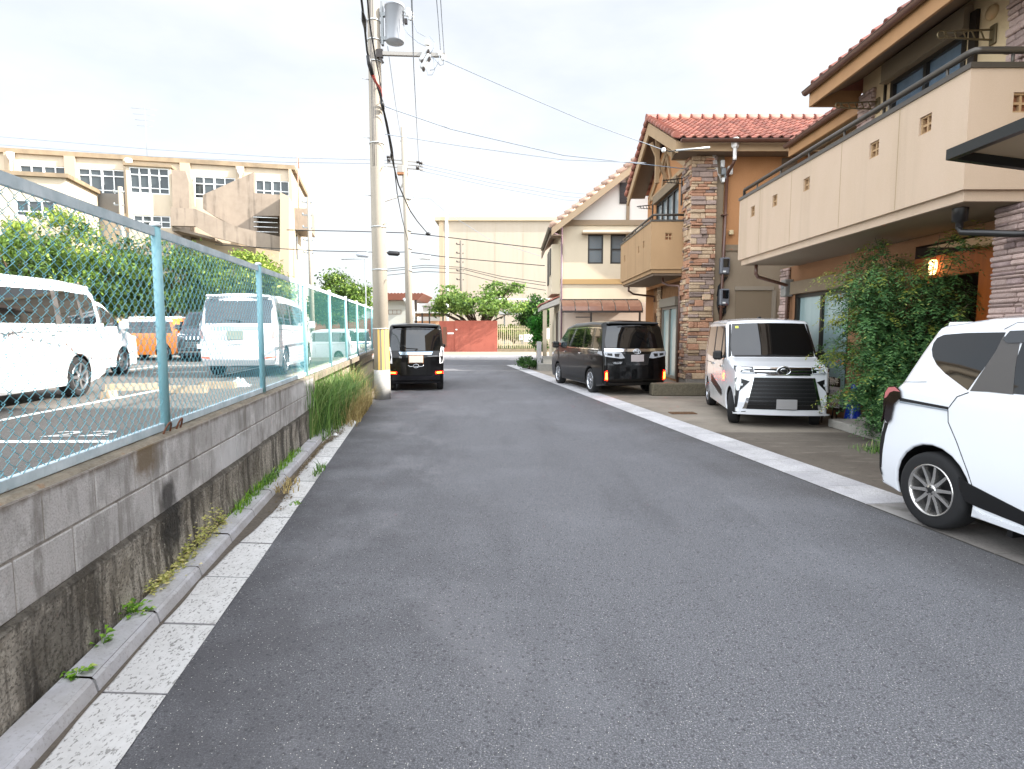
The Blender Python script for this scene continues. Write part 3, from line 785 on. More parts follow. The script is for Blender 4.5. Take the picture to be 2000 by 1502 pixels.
# ------------------------------------------------------------------ HOUSE 1, nearest, cream balcony
h1 = thing('house', 'nearest house with long cream balcony and rough pinkish stone corner', 'house', (6, 9, 0), group='stucco houses along the street')
XW = 5.9
b = MB()                                                # upper floor
wall_holes(b, (XW, 10.3, 2.9), AX_NY, UPZ, 11.4, 2.95, [(.77, .25, 2.30, 2.52)], .14)
b.face([(XW, 10.3, 2.9), (XW, 10.3, 5.8), (9.6, 10.3, 7.9), (13, 10.3, 5.8), (13, 10.3, 2.9)])
b.face([(6.7, 10.31, 2.9), (6.7, 13.0, 2.9), (6.7, 13.0, 5.6), (6.7, 10.31, 5.6)][::-1])
b.face([(6.7, 13.0, 0), (13, 13.0, 0), (13, 13.0, 5.6), (6.7, 13.0, 5.6)][::-1])
put(b, 'upper_wall', mat('cream_render', '#cdb792', .9, noise=[(2.2, .3, '#b59d78', (1, 1, .4)), (140, .25, '#d8c5a4')], bump=(160, .3, .004)), h1)
b = MB()
wall_holes(b, (XW, 13.0, 0), AX_NY, UPZ, 14, 2.92, [(.62, .12, 2.62, 2.32), (4.25, .14, 6.05, 2.78)], .16, 0, 1)
b.face([(XW, 13, 0), (6.8, 13, 0), (6.8, 13, 2.92), (XW, 13, 2.92)][::-1])
b.box((6.05, 6.9, .14), (7.6, 8.78, 2.78), 1)
b.v[-8:] = []; b.f[-6:] = []; b.mi[-6:] = []; b.t[-6:] = []; b.sm[-6:] = []
b.face([(7.5, 8.8, .14), (7.5, 6.9, .14), (7.5, 6.9, 2.78), (7.5, 8.8, 2.78)], 1)
b.face([(6.05, 8.76, .14), (7.5, 8.76, .14), (7.5, 8.76, 2.78), (6.05, 8.76, 2.78)], 1)
b.face([(6.05, 6.94, .14), (7.5, 6.94, .14), (7.5, 6.94, 2.78), (6.05, 6.94, 2.78)], 0)
b.face([(6.05, 6.94, .14), (7.5, 6.94, .14), (7.5, 8.76, .14), (6.05, 8.76, .14)], 1)
put(b, 'ground_wall', [mat('shaded_orange_stucco', '#8f6748', .9, noise=[(1.8, .4, '#7a5639', (1, 1, .5)), (120, .3, '#a37c5c')], bump=(140, .5, .005)), wood_dark], h1)  # orange stucco darkened, the balcony's shade is put into this colour
b = MB(); b.box((7.44, 7.2, .15), (7.498, 8.1, 2.3)); b.box((7.42, 7.98, 1.0), (7.44, 8.02, 1.5))
put(b, 'front_door', wood_dark, h1)
b = MB(); b.box((XW - .03, 7.02, .14), (XW + .10, 7.5, 2.60), 0); b.box((XW - .02, 7.505, 2.3), (XW + .1, 8.72, 2.6), 0)
put(b, 'porch_trim', door_wood, h1)
# balcony
XB, Y0, Y1, ZB, ZT = 4.67, 6.25, 12.36, 3.02, 4.22
vents = [PX(1807, 243, XB), PX(1707, 292, XB), PX(1575, 360, XB), PX(1513, 392, XB), PX(1470, 413, XB)]
b = MB(); s_ = .1
hol = [(Y1 - p.y - s_, p.z - ZB - s_, Y1 - p.y + s_, p.z - ZB + s_) for p in vents]
wall_holes(b, (XB, Y1, ZB), AX_NY, UPZ, Y1 - Y0, ZT - ZB, hol, .09)
pv = P(1998, 200, Y0)
wall_holes(b, (XB, Y0, ZB), AX_X, UPZ, 1.9, ZT - ZB, [(pv.x - XB - .1, pv.z - ZB - .1, pv.x - XB + .1, pv.z - ZB + .1)], .09)
b.face([(XB, Y1, ZB), (6.7, Y1, ZB), (6.7, Y1, ZT), (XB, Y1, ZT)][::-1])
b.face([(XB + .16, Y0 + .16, ZB + .3), (XB + .16, Y1, ZB + .3), (XB + .16, Y1, ZT), (XB + .16, Y0 + .16, ZT)])
b.face([(XB + .16, Y0 + .16, ZB + .3), (6.5, Y0 + .16, ZB + .3), (6.5, Y0 + .16, ZT), (XB + .16, Y0 + .16, ZT)][::-1])
b.face([(XB + .16, Y0, ZB + .3), (6.5, Y0, ZB + .3), (6.5, Y1, ZB + .3), (XB + .16, Y1, ZB + .3)])
b.face([(XB, Y0, ZB), (6.4, Y0, ZB), (6.4, Y0 + .2, ZB), (XB + .2, Y0 + .2, ZB), (XB + .2, Y1, ZB), (XB, Y1, ZB)])
bal = put(b, 'balcony', stucco_cream, h1)
bal.location = (0, 0, 0)
b = MB()                                                # ledge under the parapet, soffit
b.box((XB + .055, Y0 + .055, 2.91), (6.4, Y1 - .05, ZB - .001))
put(b, 'balcony_ledge', [stucco_cream], h1)
b = MB(); b.face([(XB + .10, Y0 + .10, 2.907), (6.4, Y0 + .10, 2.907), (6.4, Y1 - .1, 2.907), (XB + .10, Y1 - .1, 2.907)][::-1])
put(b, 'balcony_soffit', mat('balcony_soffit_board', '#8a7a66', .9), h1)
for yy in (7.35, 8.6, 10.1, 11.35):                     # panel joints of the parapet
    b = MB(); b.box((XB - .0015, yy - .004, ZB + .01), (XB + .002, yy + .004, ZT - .01)); put(b, 'panel_joint', mat('tan_joint', '#93805f', .9), h1)
for p in vents: vent(h1, p, AX_NY, (-1, 0, 0))
vent(h1, pv, AX_X, (0, -1, 0))
b = MB()
b.box((XB - .02, Y0 - .02, ZT), (XB + .19, Y1 + .02, ZT + .055)); b.box((XB + .192, Y0 - .02, ZT + .0005), (6.5, Y0 + .19, ZT + .0545))
b.tube([(XB + .08, Y1 - .05, ZT + .21), (XB + .08, Y0 + .14, ZT + .21), (XB + .10, Y0 + .09, ZT + .21), (XB + .14, Y0 + .08, ZT + .21), (6.5, Y0 + .08, ZT + .21)], .036, 10)
yy = Y0 + .45
while yy < Y1: b.cyl((XB + .08, yy, ZT + .05), (XB + .08, yy, ZT + .2), .016, n=8); yy += 1.0
for xx in (5.15, 5.9): b.cyl((xx, Y0 + .08, ZT + .05), (xx, Y0 + .08, ZT + .2), .016, n=8)
b.tube([(XB + .08, Y1 - .05, ZT + .21), (XB + .08, Y1 - .02, ZT + .19), (XB + .08, Y1 - .02, ZT + .05)], .03, 8)
put(b, 'balcony_rail', mat('grey_brown_rail', '#4f4a44', .35, metal=.4), h1)
# upper window with its shutter box
window(h1, 'balcony_window', (XW - .02, 9.53, 3.18), AX_NY, 1.53, 2.24, (-1, 0, 0), frame_dark, pane_sky, 2, 1, .07, .1)
b = MB(); b.box((XW - .12, 7.92, 5.43), (XW - .002, 9.62, 5.70)); b.box((XW - .14, 7.92, 5.415), (XW - .002, 9.62, 5.428))
put(b, 'shutter_box', mat('shutter_taupe', '#8a7c67', .6), h1)
b = MB(); b.box((XW - .05, 7.80, 3.1), (XW - .002, 7.91, 5.6)); put(b, 'window_surround', dark_brown, h1)
b = MB(); b.box((XW - .03, 9.64, 3.1), (XW - .002, 9.68, 5.6)); put(b, 'window_surround', dark_brown, h1)
for bp, tp in (((1942, 68), (1872, 66)), ((1716, 206), (1666, 206))):
    p = PX(bp[0], bp[1], XW); x1 = XW - .62
    b = MB(); b.box((XW - .03, p.y - .05, p.z - .12), (XW - .001, p.y + .05, p.z + .12), bev=.01)
    b.bar((XW - .03, p.y, p.z + .06), (x1, p.y, p.z + .035), .012, .02); b.bar((XW - .03, p.y, p.z - .06), (x1, p.y, p.z - .035), .012, .02)
    for k in range(5):
        xx = XW - .12 - k * .11; b.bar((xx, p.y, p.z - .05), (xx - .05, p.y, p.z + .05), .01, .014)
    b.tube([(x1 - .03 + .045 * math.cos(a), p.y, p.z + .045 * math.sin(a)) for a in [i * math.pi / 6 for i in range(13)]], .01, 6)
    put(b, 'laundry_bracket', mat('bronze_bracket', '#6d6047', .4, metal=.5), h1)
p = PX(1940, 24, XW); b = MB(); b.lathe([(.09, 0), (.085, .03), (.05, .045), (.001, .05)], (0, 0, 0), 'x', 16)
b.v = [(XW - .002 - q[0], p.y + q[1], p.z + q[2]) for q in b.v]; put(b, 'wall_vent', mat('vent_cap', '#c1a67c', .5), h1)
# roofs, their unseen ridges raised to keep sun off the road
b = MB()
tiles(b, (5.05, 10.45, 5.66), (5.05, -1.2, 5.66), (9.7, 10.45, 8.95))
b.face([(9.7, 10.45, 8.95), (9.7, -1.2, 8.95), (14.3, -1.2, 5.66), (14.3, 10.45, 5.66)])
tiles(b, (6.0, 13.25, 5.60), (6.0, 10.46, 5.60), (9.7, 13.25, 8.25))
b.face([(9.7, 13.25, 8.25), (9.7, 10.46, 8.25), (13.4, 10.46, 5.6), (13.4, 13.25, 5.6)])
b.face([(6.1, 13.1, 5.5), (13.3, 13.1, 5.5), (9.7, 13.1, 8.15)])
b.face([(5.3, 10.4, 5.6), (14, 10.4, 5.6), (9.7, 10.4, 8.85)])
ridge(b, (9.7, 10.5, 9.0), (9.7, -1.2, 9.0)); ridge(b, (9.7, 13.28, 8.3), (9.7, 10.5, 8.3))
roof = put(b, 'roof', roof_m, h1)
b = MB()
b.box((5.06, -1.2, 5.36), (5.10, 10.42, 5.60)); b.face([(5.10, -1.2, 5.60), (5.10, 10.42, 5.60), (5.10, 10.42, 5.36), (5.10, -1.2, 5.36)])
b.box((5.1, 10.38, 5.36), (5.92, 10.42, 5.62))
b.box((6.02, 10.43, 5.34), (6.06, 13.22, 5.55))
put(b, 'fascia', fascia_o, h1)
b = MB(); b.face([(5.1, -1.2, 5.40), (5.1, 10.38, 5.40), (5.92, 10.38, 5.80), (5.92, -1.2, 5.80)][::-1]); b.face([(6.06, 10.43, 5.38), (6.06, 13.22, 5.38), (6.72, 13.22, 5.5), (6.72, 10.43, 5.5)][::-1])
b.box((5.92, 10.31, 5.38), (6.7, 10.375, 5.5))
put(b, 'soffit', soffit_m, h1)
def gutter(root, p, q, m=gutter_m, r=.06):
    p, q = Vector(p), Vector(q); d = (q - p).normalized(); s = Vector((0, 0, 1)).cross(d)
    b = MB(); n = 8; A = []; B_ = []
    for i in range(n + 1):
        a = math.pi + math.pi * i / n
        o_ = s * math.cos(a) * r + Vector((0, 0, math.sin(a) * r * 1.15)); A.append(p + o_); B_.append(q + o_)
    b.mesh(A + B_, [(i, i + 1, n + 2 + i, n + 1 + i) for i in range(n)], smooth=True)
    for e in (A, B_): b.face(e)
    b.tube([A[0], B_[0]], .009, 6); b.tube([A[-1], B_[-1]], .009, 6)
    return put(b, 'gutter', m, root)
gutter(h1, (5.0, -1.2, 5.62), (5.0, 10.45, 5.62)); gutter(h1, (5.95, 10.47, 5.58), (5.95, 13.22, 5.58))
# stonework
b = MB()
stones(b, (XW - .01, 10.32, 4.2), AX_NY, UPZ, .38, 1.3, mats=(0,), lift=.03)
put(b, 'stone_strip', [stone_p], h1)
b = MB()
stones(b, (XW - .05, 7.24, 4.2), AX_NY, UPZ, .4, 1.5, mats=(0,), lift=.02); stones(b, (XW - .06, 6.84, 4.2), AX_X, UPZ, .8, 1.5, mats=(0,), lift=.02)
b.box((XW - .04, 6.85, 2.95), (XW + .7, 7.24, 5.7), 1)
put(b, 'stone_corner', [stone_p, stone_gap], h1)
b = MB()
b.box((5.34, 6.18, 0), (6.6, 6.62, 2.905), 1)
stones(b, (5.34, 6.62, .0), AX_NY, UPZ, .44, 2.9, (.025, .075), (.14, .4), (.008, .035), mats=(0, 0, 2)); stones(b, (5.34, 6.18, .0), AX_X, UPZ, 1.2, 2.9, (.025, .075), (.14, .45), (.008, .035), mats=(0, 2, 0))
put(b, 'stone_pillar', [stone_p, mat('pale_joint', '#7d6a62', .95), mat('stone_mauve', '#9f8a86', .9, noise=[(12, .6, '#6d5c5a')], tint=.3, bump=(45, .9, .015))], h1)
b = MB(); b.box((XW - .03, 12.62, 0), (XW, 12.98, 2.9), 1); stones(b, (XW - .03, 12.99, 0), AX_NY, UPZ, .36, 2.9, mats=(0,)); stones(b, (XW - .03, 12.985, 0), (1, 0, 0), UPZ, .01, .01, mats=(0,))
put(b, 'stone_strip', [stone_p, stone_gap], h1)
# ground floor window, shutter box, meter, pipes, lamp
window(h1, 'ground_window', (XW + .02, 12.38, .12), AX_NY, 2.0, 2.2, (-1, 0, 0), frame_dark, curtain_m, 2, 1, .07, .1)
b = MB(); b.box((XW - .1, 10.34, 2.325), (XW - .002, 12.42, 2.58)); put(b, 'shutter_box', trim_taupe, h1)
b = MB(); p = PX(1536, 563, XW - .1); b.box((XW - .18, p.y - .11, p.z - .18), (XW - .002, p.y + .11, p.z + .18), bev=.015); b.box((XW - .186, p.y - .06, p.z - .02), (XW - .181, p.y + .05, p.z + .1), 1)
put(b, 'meter_box', [mat('meter_grey', '#82807b', .5), pane_dark], h1)
b = MB(); b.tube([(4.95, 12.1, 2.90), (4.95, 12.1, 2.72), (5.0, 12.12, 2.66), (5.78, 12.5, 2.52), (5.80, 12.52, 2.46), (5.80, 12.52, .02)], .035, 8)
put(b, 'downpipe', gutter_m, h1)
b = MB(); b.lathe([(.035, -.12), (.04, -.05), (.075, -.04), (.08, .1)], (4.93, 6.62, 2.80), 'z', 14); b.tube([(4.93, 6.62, 2.70), (4.94, 6.60, 2.64), (5.22, 6.22, 2.56), (5.30, 6.12, 2.55), (6.5, 6.10, 2.53)], .036, 10)
b.tube([(5.60, 6.10, 2.545), (5.64, 6.10, 2.545)], .045, 10)
put(b, 'rain_pipe', mat('black_pipe', '#1d1b1a', .3), h1)
lp = PX(1822, 522, 5.82); b = MB(); b.box((-.04, -.05, -.1), (.04, .05, .1), 0, bev=.02)
b.v = [(q[0] + lp.x, q[1] + lp.y, q[2] + lp.z) for q in b.v]
put(b, 'porch_lamp', mat('lit_porch_lamp', '#ffd9a0', .4, emit=('#ffca80', 1.8)), h1)
# added unseen block that casts the shade over street and lot
b = MB(); b.box((7.6, -14, 0), (15, 5.6, 10.2)); put(b, 'shade_block', mat('shade_block_render', '#a58a66', .9), h1)

# canopy over the nearest car
cp = P(1855, 303, 4.8)
cn = thing('carport_canopy', 'dark framed carport canopy with pale translucent sheet by the nearest house', 'canopy', (cp.x + 1.2, 3.2, 0))
zs_ = -.125
b = MB()
ax0, ax1, ay0, ay1, cz = cp.x, cp.x + 2.4, .4, cp.y, cp.z
Z = lambda x: cz + (x - ax0) * zs_
b.bar((ax0, ay1, cz), (ax0, ay0, cz), .06, .08); b.bar((ax0, ay1, Z(ax0)), (ax1, ay1, Z(ax1)), .05, .07); b.bar((ax0, ay0, Z(ax0)), (ax1, ay0, Z(ax1)), .05, .07); b.bar((ax1, ay1, Z(ax1)), (ax1, ay0, Z(ax1)), .05, .07)
for yy in (1.6, 2.8, 3.9): b.bar((ax0 + .03, yy, Z(ax0) - .02), (ax1, yy, Z(ax1) - .02), .035, .045)
put(b, 'frame', mat('carport_frame', '#26292a', .35, metal=.4), cn)
b = MB(); b.face([(ax0, ay1, cz + .045), (ax0, ay0, cz + .045), (ax1, ay0, Z(ax1) + .045), (ax1, ay1, Z(ax1) + .045)]); b.face([(ax0, ay1, cz + .05), (ax1, ay1, Z(ax1) + .05), (ax1, ay0, Z(ax1) + .05), (ax0, ay0, cz + .05)])
put(b, 'roof_sheet', mat('smoky_sheet', '#a39684', .3, trans=.5), cn)
for yy in (.7, 2.9):
    b = MB(); b.box((ax1 - .05, yy - .04, 0), (ax1 + .03, yy + .04, Z(ax1) - .05)); put(b, 'post', MATS['carport_frame'], cn)

# ------------------------------------------------------------------ HOUSE 2, orange with stone pillar
h2 = thing('house', 'orange stucco house with rough stone pillar and red tiled gable roof', 'house', (6, 17, 0), group='stucco houses along the street')
XG, YN, YF = 4.78, 15.97, 21.2
b = MB()
b.face([(5.1, YN, 3.79), (12, YN, 3.79), (12, YN, 6.2), (5.1, YN, 6.2)], 0)
b.face([(5.1, YN, .0), (12, YN, .0), (12, YN, 3.79), (5.1, YN, 3.79)], 1)
# street wall: window opening, gable triangle
wall_holes(b, (XG, YF, 3.0), AX_NY, UPZ, YF - YN, 3.25, [(1.2, .9, 3.9, 2.75)], .12, 0)
b.face([(XG, YF, 6.25), (XG, YN, 6.25), (XG, 18.58, 7.6)], 0)
b.face([(12, YN, 0), (12, YF, 0), (12, YF, 6.2), (12, YN, 6.2)], 0); b.face([(XG, YF, 0), (12, YF, 0), (12, YF, 6.2), (XG, YF, 6.2)][::-1], 0)
b.face([(12, YN, 6.2), (12, YF, 6.2), (12, 18.58, 7.6)], 0)
put(b, 'main_wall', [stucco_orange, stucco_taupe], h2)
b = MB()
wall_holes(b, (5.05, YF, 0), AX_NY, UPZ, YF - YN, 3.2, [(.15, .1, .75, 2.2), (1.35, .1, 3.15, 2.35)], .12, 0)
put(b, 'ground_wall', [mat('rusty_stucco', '#8f6a48', .9, noise=[(5, .5, '#6d4526')], bump=(60, .6, .01))], h2)
b = MB(); b.box((5.11, 20.42, .1), (5.14, 21.06, 2.2)); put(b, 'front_door', wood_dark, h2)
window(h2, 'ground_window', (5.02, 19.86, .1), AX_NY, 1.8, 2.25, (-1, 0, 0), frame_grey, curtain_m, 2, 1, .08, .1)
b = MB(); b.box((4.93, 17.98, 2.352), (5.048, 19.92, 2.62)); put(b, 'shutter_box', mat('shutter_grey', '#837c70', .6), h2)
b = MB(); b.box((5.0, 20.0, 0), (5.048, 20.35, 3.1), 1); stones(b, (5.0, 20.36, 0), AX_NY, UPZ, .36, 3.1, mats=(0,)); put(b, 'stone_strip', [stone_a, stone_gap], h2)
# pillar
b = MB(); PXL, PXR = 4.70, 5.36
b.box((PXL + .02, YN - .12, .28), (PXR - .02, YN + .5, 6.14), 3)
stones(b, (PXL + .02, YN - .12, .28), AX_X, UPZ, PXR - PXL - .04, 5.84, (.05, .17), (.12, .42), (.02, .09))
stones(b, (PXL + .02, YN + .5, .28), AX_NY, UPZ, .62, 5.84, (.05, .17), (.12, .42), (.02, .09))
b.box((PXL - .02, YN - .18, .0), (PXR + .0, YN + .5, .28), 4)
put(b, 'stone_pillar', [stone_a, stone_b, stone_c, stone_gap, base_conc], h2)
b = MB(); b.box((PXR + .012, YN - .05, .0), (5.58, YN - .002, 6.15)); put(b, 'corner_trim', trim_taupe, h2)
b = MB(); b.box((5.59, YN - .03, 3.70), (12, YN - .002, 3.86)); put(b, 'band_course', trim_taupe, h2)
b = MB(); b.box((7.1, YN - .035, 3.865), (7.5, YN - .003, 6.1)); put(b, 'wall_panel', mat('grey_brown_panel', '#6d5c49', .8), h2)
# garage panel on the taupe wall
b = MB(); b.box((5.98, YN - .05, 2.66), (7.02, YN - .002, 2.76), 0); b.box((6.98, YN - .05, .05), (7.08, YN - .003, 2.655), 0); b.box((6.0, YN - .02, .05), (6.975, YN - .0035, 2.655), 1)
put(b, 'side_shutter', [mat('shutter_edge', '#8f8475', .6), mat('shutter_taupe_panel', '#7c6d59', .8)], h2)
b = MB(); b.box((10, 12.2, 0), (14, YN - .01, 8.3)); put(b, 'shade_block', stucco_taupe, h2)  # added unseen block that stops sun passing between the two houses
# roof
EZ, RZ, RY, XE = 6.40, 7.96, 18.58, 4.12
b = MB()
tiles(b, (XE, 15.32, EZ), (12.6, 15.32, EZ), (XE, RY, RZ))
tiles(b, (12.6, 21.84, EZ), (XE, 21.84, EZ), (12.6, RY, RZ), pitch=.6)
ridge(b, (XE - .03, RY, RZ + .06), (12.6, RY, RZ + .06), .12, .345)
for j in range(11):                                     # verge tiles along both rakes
    for y0, sg in ((15.32, 1), (21.84, -1)):
        t0, t1 = j / 11, (j + 1) / 11
        a = Vector((XE + .02, y0 + (RY - y0) * t0, EZ + .05 + (RZ - EZ) * t0)); q = Vector((XE + .02, y0 + (RY - y0) * t1, EZ + .05 + (RZ - EZ) * t1))
        b.tube([a + Vector((0, 0, .05)), q], [.085, .07], 10, 0, rnd.random())
put(b, 'roof', roof_m, h2)
b = MB()                                                # barge boards and their underside
for y0, sg in ((15.42, 1), (21.74, -1)):
    dz = (RZ - EZ) / (RY - 15.32)
    lo = EZ - .02
    top = lo + abs(RY - y0) * dz
    for x0, x1, m_ in ((XE + .04, XE + .10, 0),):
        poly = [(y0, lo - .30), (y0, lo), (RY, top), (RY, top - .36), ]
        b.prism(poly, lambda a, c, d: Vector((d, a, c)), x0, x1, m_)
    b.face([(XE + .10, y0, lo - .06), (XE + .10, RY, top - .06), (XG, RY, top - .06), (XG, y0, lo - .06)], 1)
b.box((XE + .1, 15.42, 6.12), (12.5, 15.46, 6.36), 0)
b.face([(XE + .1, 15.46, 6.125), (12.5, 15.46, 6.125), (12.5, YN, 6.14), (XE + .1, YN, 6.14)][::-1], 1)
b.face([(XE + .1, 15.4, 6.10), (XG, 15.4, 6.10), (XG, YN + .1, 6.10), (XE + .1, YN + .1, 6.10)], 1); b.box((XE + .1, YN + .1, 6.08), (XG, YN + .14, 6.5), 0)
put(b, 'fascia', [trim_tan, soffit_m], h2)
gutter(h2, (XE + .12, 15.26, 6.36), (12.5, 15.26, 6.36), r=.07)
# gable timbers
b = MB(); gx = XG - .03
b.bar((gx, 16.35, 6.02), (gx, 18.58, 7.08), .06, .17); b.bar((gx, 20.8, 6.02), (gx, 18.58, 7.08), .06, .17); b.bar((gx - .004, 16.6, 6.03), (gx - .004, 20.5, 6.03), .06, .13)
b.bar((gx - .3, 18.58, 6.1), (gx - .3, 18.58, 7.5), .12, .12); b.bar((gx - .006, 18.1, 6.1), (gx - .006, 18.58, 6.95), .05, .11); b.bar((gx - .006, 19.06, 6.1), (gx - .006, 18.58, 6.95), .05, .11)
b.bar((gx, 18.58, 6.2), (gx - .5, 18.58, 7.3), .09, .09)
put(b, 'gable_timber', trim_tan, h2)
# balcony
BX, B0, B1, BZ, BT = 3.80, 16.36, 20.9, 3.26, 4.54
vl = [PX(1257, 478, BX), PX(1247, 488, BX), PX(1220, 505, BX)]
b = MB()
wall_holes(b, (BX, B1, BZ), AX_NY, UPZ, B1 - B0, BT - BZ, [(B1 - p.y - .09, p.z - BZ - .1, B1 - p.y + .09, p.z - BZ + .1) for p in vl], .09)
pv = P(1306, 462, B0)
wall_holes(b, (BX, B0, BZ), AX_X, UPZ, XG - BX, BT - BZ, [(pv.x - BX - .1, pv.z - BZ - .1, pv.x - BX + .1, pv.z - BZ + .1)], .09)
b.face([(BX, B1, BZ), (XG, B1, BZ), (XG, B1, BT), (BX, B1, BT)][::-1])
b.face([(BX + .15, B0 + .15, BZ), (BX + .15, B1, BZ), (BX + .15, B1, BT), (BX + .15, B0 + .15, BT)]); b.face([(BX + .15, B0 + .15, BZ), (XG, B0 + .15, BZ), (XG, B0 + .15, BT), (BX + .15, B0 + .15, BT)][::-1])
b.face([(BX, B0, BZ), (XG, B0, BZ), (XG, B0 + .2, BZ), (BX + .2, B0 + .2, BZ), (BX + .2, B1, BZ), (BX, B1, BZ)])
put(b, 'balcony', stucco_tan, h2)
b = MB(); b.box((BX + .05, B0 + .05, BZ - .10), (XG, B1 - .05, BZ - .001)); put(b, 'balcony_ledge', stucco_tan, h2)
b = MB(); b.box((BX + .1, B0 + .1, BZ - .16), (XG + .3, B1 - .1, BZ - .102)); put(b, 'balcony_soffit', soffit_m, h2)
for p in vl: vent(h2, p, AX_NY, (-1, 0, 0), .18)
vent(h2, pv, AX_X, (0, -1, 0))
for yy in (17.3, 18.4, 19.6):
    b = MB(); b.box((BX - .0015, yy - .006, BZ + .01), (BX + .002, yy + .006, BT - .01)); put(b, 'panel_joint', mat('brown_joint', '#6d573c', .9), h2)  # parapet panel joints in plain brown
b = MB(); b.box((BX - .02, B0 - .02, BT), (BX + .17, B1 + .02, BT + .05)); b.box((BX + .172, B0 - .02, BT + .0005), (XG - .003, B0 + .17, BT + .0495))
b.tube([(BX + .07, B1, BT + .19), (BX + .07, B0 + .1, BT + .19), (BX + .11, B0 + .07, BT + .19), (XG - .02, B0 + .07, BT + .19)], .032, 8)
for yy in (16.8, 17.8, 18.8, 19.8, 20.6): b.cyl((BX + .07, yy, BT + .04), (BX + .07, yy, BT + .18), .015, n=6)
for xx in (4.1, 4.45): b.cyl((xx, B0 + .07, BT + .04), (xx, B0 + .07, BT + .18), .015, n=6)
put(b, 'balcony_rail', MATS['grey_brown_rail'], h2)
window(h2, 'balcony_window', (XG + .02, 20.0, 3.9), AX_NY, 2.7, 1.85, (-1, 0, 0), frame_dark, mat('grey_pane', '#8d979a', .08, spec=.9, coat=.5), 4, 1, .07, .1)  # pane in plain light grey
b = MB(); b.box((XG - .1, 17.25, 5.752), (XG - .002, 20.05, 6.0)); put(b, 'shutter_box', trim_taupe, h2)
for yy in (16.95, 20.4):
    b = MB(); zz = 5.55; b.box((XG - .03, yy - .05, zz - .45), (XG - .001, yy + .05, zz + .35)); b.bar((XG - .03, yy, zz + .28), (XG - .55, yy, zz + .22), .02, .03); b.bar((XG - .03, yy, zz + .14), (XG - .5, yy, zz + .18), .015, .02)
    for k in range(4): b.bar((XG - .1 - k * .1, yy, zz + .14), (XG - .15 - k * .1, yy, zz + .26), .012, .015)
    put(b, 'laundry_bracket', dark_brown, h2)
# pipes, meters and cable gear on the near wall
b = MB(); dx = 5.66
b.lathe([(.045, -.35), (.05, -.1), (.09, -.06), (.12, .12), (.12, .16), (.001, .16)], (dx - .02, 15.36, 6.26), 'z', 4, 1, smooth=False)
b.tube([(dx - .02, 15.36, 5.97), (dx - .02, 15.36, 5.88)], .05, 8, 1)
b.tube([(dx - .02, 15.36, 5.88), (dx - .02, 15.5, 5.80), (dx - .02, YN - .2, 5.70), (dx - .02, YN - .1, 5.62), (dx - .02, YN - .1, 5.58)], .042, 8, 0)
b.cyl((dx - .02, YN - .1, 5.6), (dx - .10, YN - .1, .02), .042, n=10)
for zz in (1.0, 2.2, 3.4, 4.6): b.box((dx - .14, YN - .15, zz), (dx + .02, YN - .002, zz + .03))
put(b, 'downpipe', [gutter_m, mat('pale_hopper', '#d6d2cc', .4)], h2)
meter = MATS['meter_grey']
for u, v in ((1415, 521), (1414, 582)):
    p = P(u, v, YN - .1); b = MB()
    b.box((p.x - .13, YN - .17, p.z - .2), (p.x + .13, YN - .003, p.z + .24), 0, bev=.03); b.box((p.x - .06, YN - .175, p.z - .02), (p.x + .09, YN - .171, p.z + .2), 1); b.box((p.x - .06, YN - .174, p.z - .15), (p.x + .02, YN - .171, p.z - .11), 2)
    put(b, 'meter_box', [mat('meter_body', '#62646a', .4), pane_dark, white_plastic], h2)
b = MB(); px_ = P(1414, 548, YN).x
for k, o_ in enumerate((0, .05, .1)):
    b.tube([(px_ - .02 + o_, YN - .05, 3.02), (px_ - .06 + o_ * .5, YN - .06, 2.9), (px_ - .17, YN - .05, 2.75 - o_), (px_ - .19, YN - .05, 2.5)], .014, 6)
    b.tube([(px_ - .14 + o_ * .3, YN - .05, 2.7), (px_ - .19 + o_ * .3, YN - .06, 2.3), (px_ - .12 + o_, YN - .05, 2.02 - o_ * .5), (px_ + o_ * .5, YN - .05, 2.05), (px_ + o_ * .5, YN - .05, 2.3)], .014, 6)
put(b, 'meter_cable', cable_m, h2)
for u, v, w_, h_, m_ in ((1411, 320, .05, .09, white_plastic), (1413, 335, .06, .09, grey_metal), (1426, 333, .06, .11, white_plastic), (1418, 345, .05, .07, grey_metal), (1412, 352, .04, .06, white_plastic), (1428, 454, .05, .06, mat('beige_cap', '#c7b28c', .5))):
    p = P(u, v, YN - .08); b = MB(); b.box((p.x - w_, YN - .13, p.z - h_), (p.x + w_, YN - .003, p.z + h_), bev=.012); put(b, 'junction_box', m_, h2)
b = MB(); q0, q1, q2 = P(1296, 293, 15.25), P(1320, 294, 15.22), P(1386, 288, 15.22)
b.tube([q0, (q0 + q1) / 2 + Vector((0, 0, -.03)), q1], .012, 6, 1); b.cyl(q1, q2, .028, n=8, m=0); b.ball(q0, .06, 10, 6, 2)
for k in range(5):
    if k == 0: put(b, 'service_conduit', [galv, cable_m, white_plastic], h2)
    b = MB(); a = P(1392, 300, 15.8); b.tube([a + Vector((.02 * k, 0, 0)), a + Vector((.02 + .03 * k, .0, -.2 - .05 * k)), P(1398 + k, 338, 15.84), P(1408, 342 + 3 * k, 15.84)], .006, 5); put(b, 'loose_wire', white_plastic, h2)
b = MB(); b.tube([(4.3, 17.0, 3.08), (4.3, 17.0, 2.95), (4.42, 16.8, 2.86), (4.62, 16.5, 2.82), (4.645, 16.48, 2.76), (4.645, 16.48, .02)], .035, 8); put(b, 'downpipe', gutter_m, h2)
b = MB(); b.tube([(4.0, 20.4, 3.08), (4.0, 20.4, 2.95), (4.2, 20.6, 2.85), (5.0, 20.9, 2.78), (5.0, 20.9, 2.6)], .035, 8); put(b, 'downpipe', gutter_m, h2)

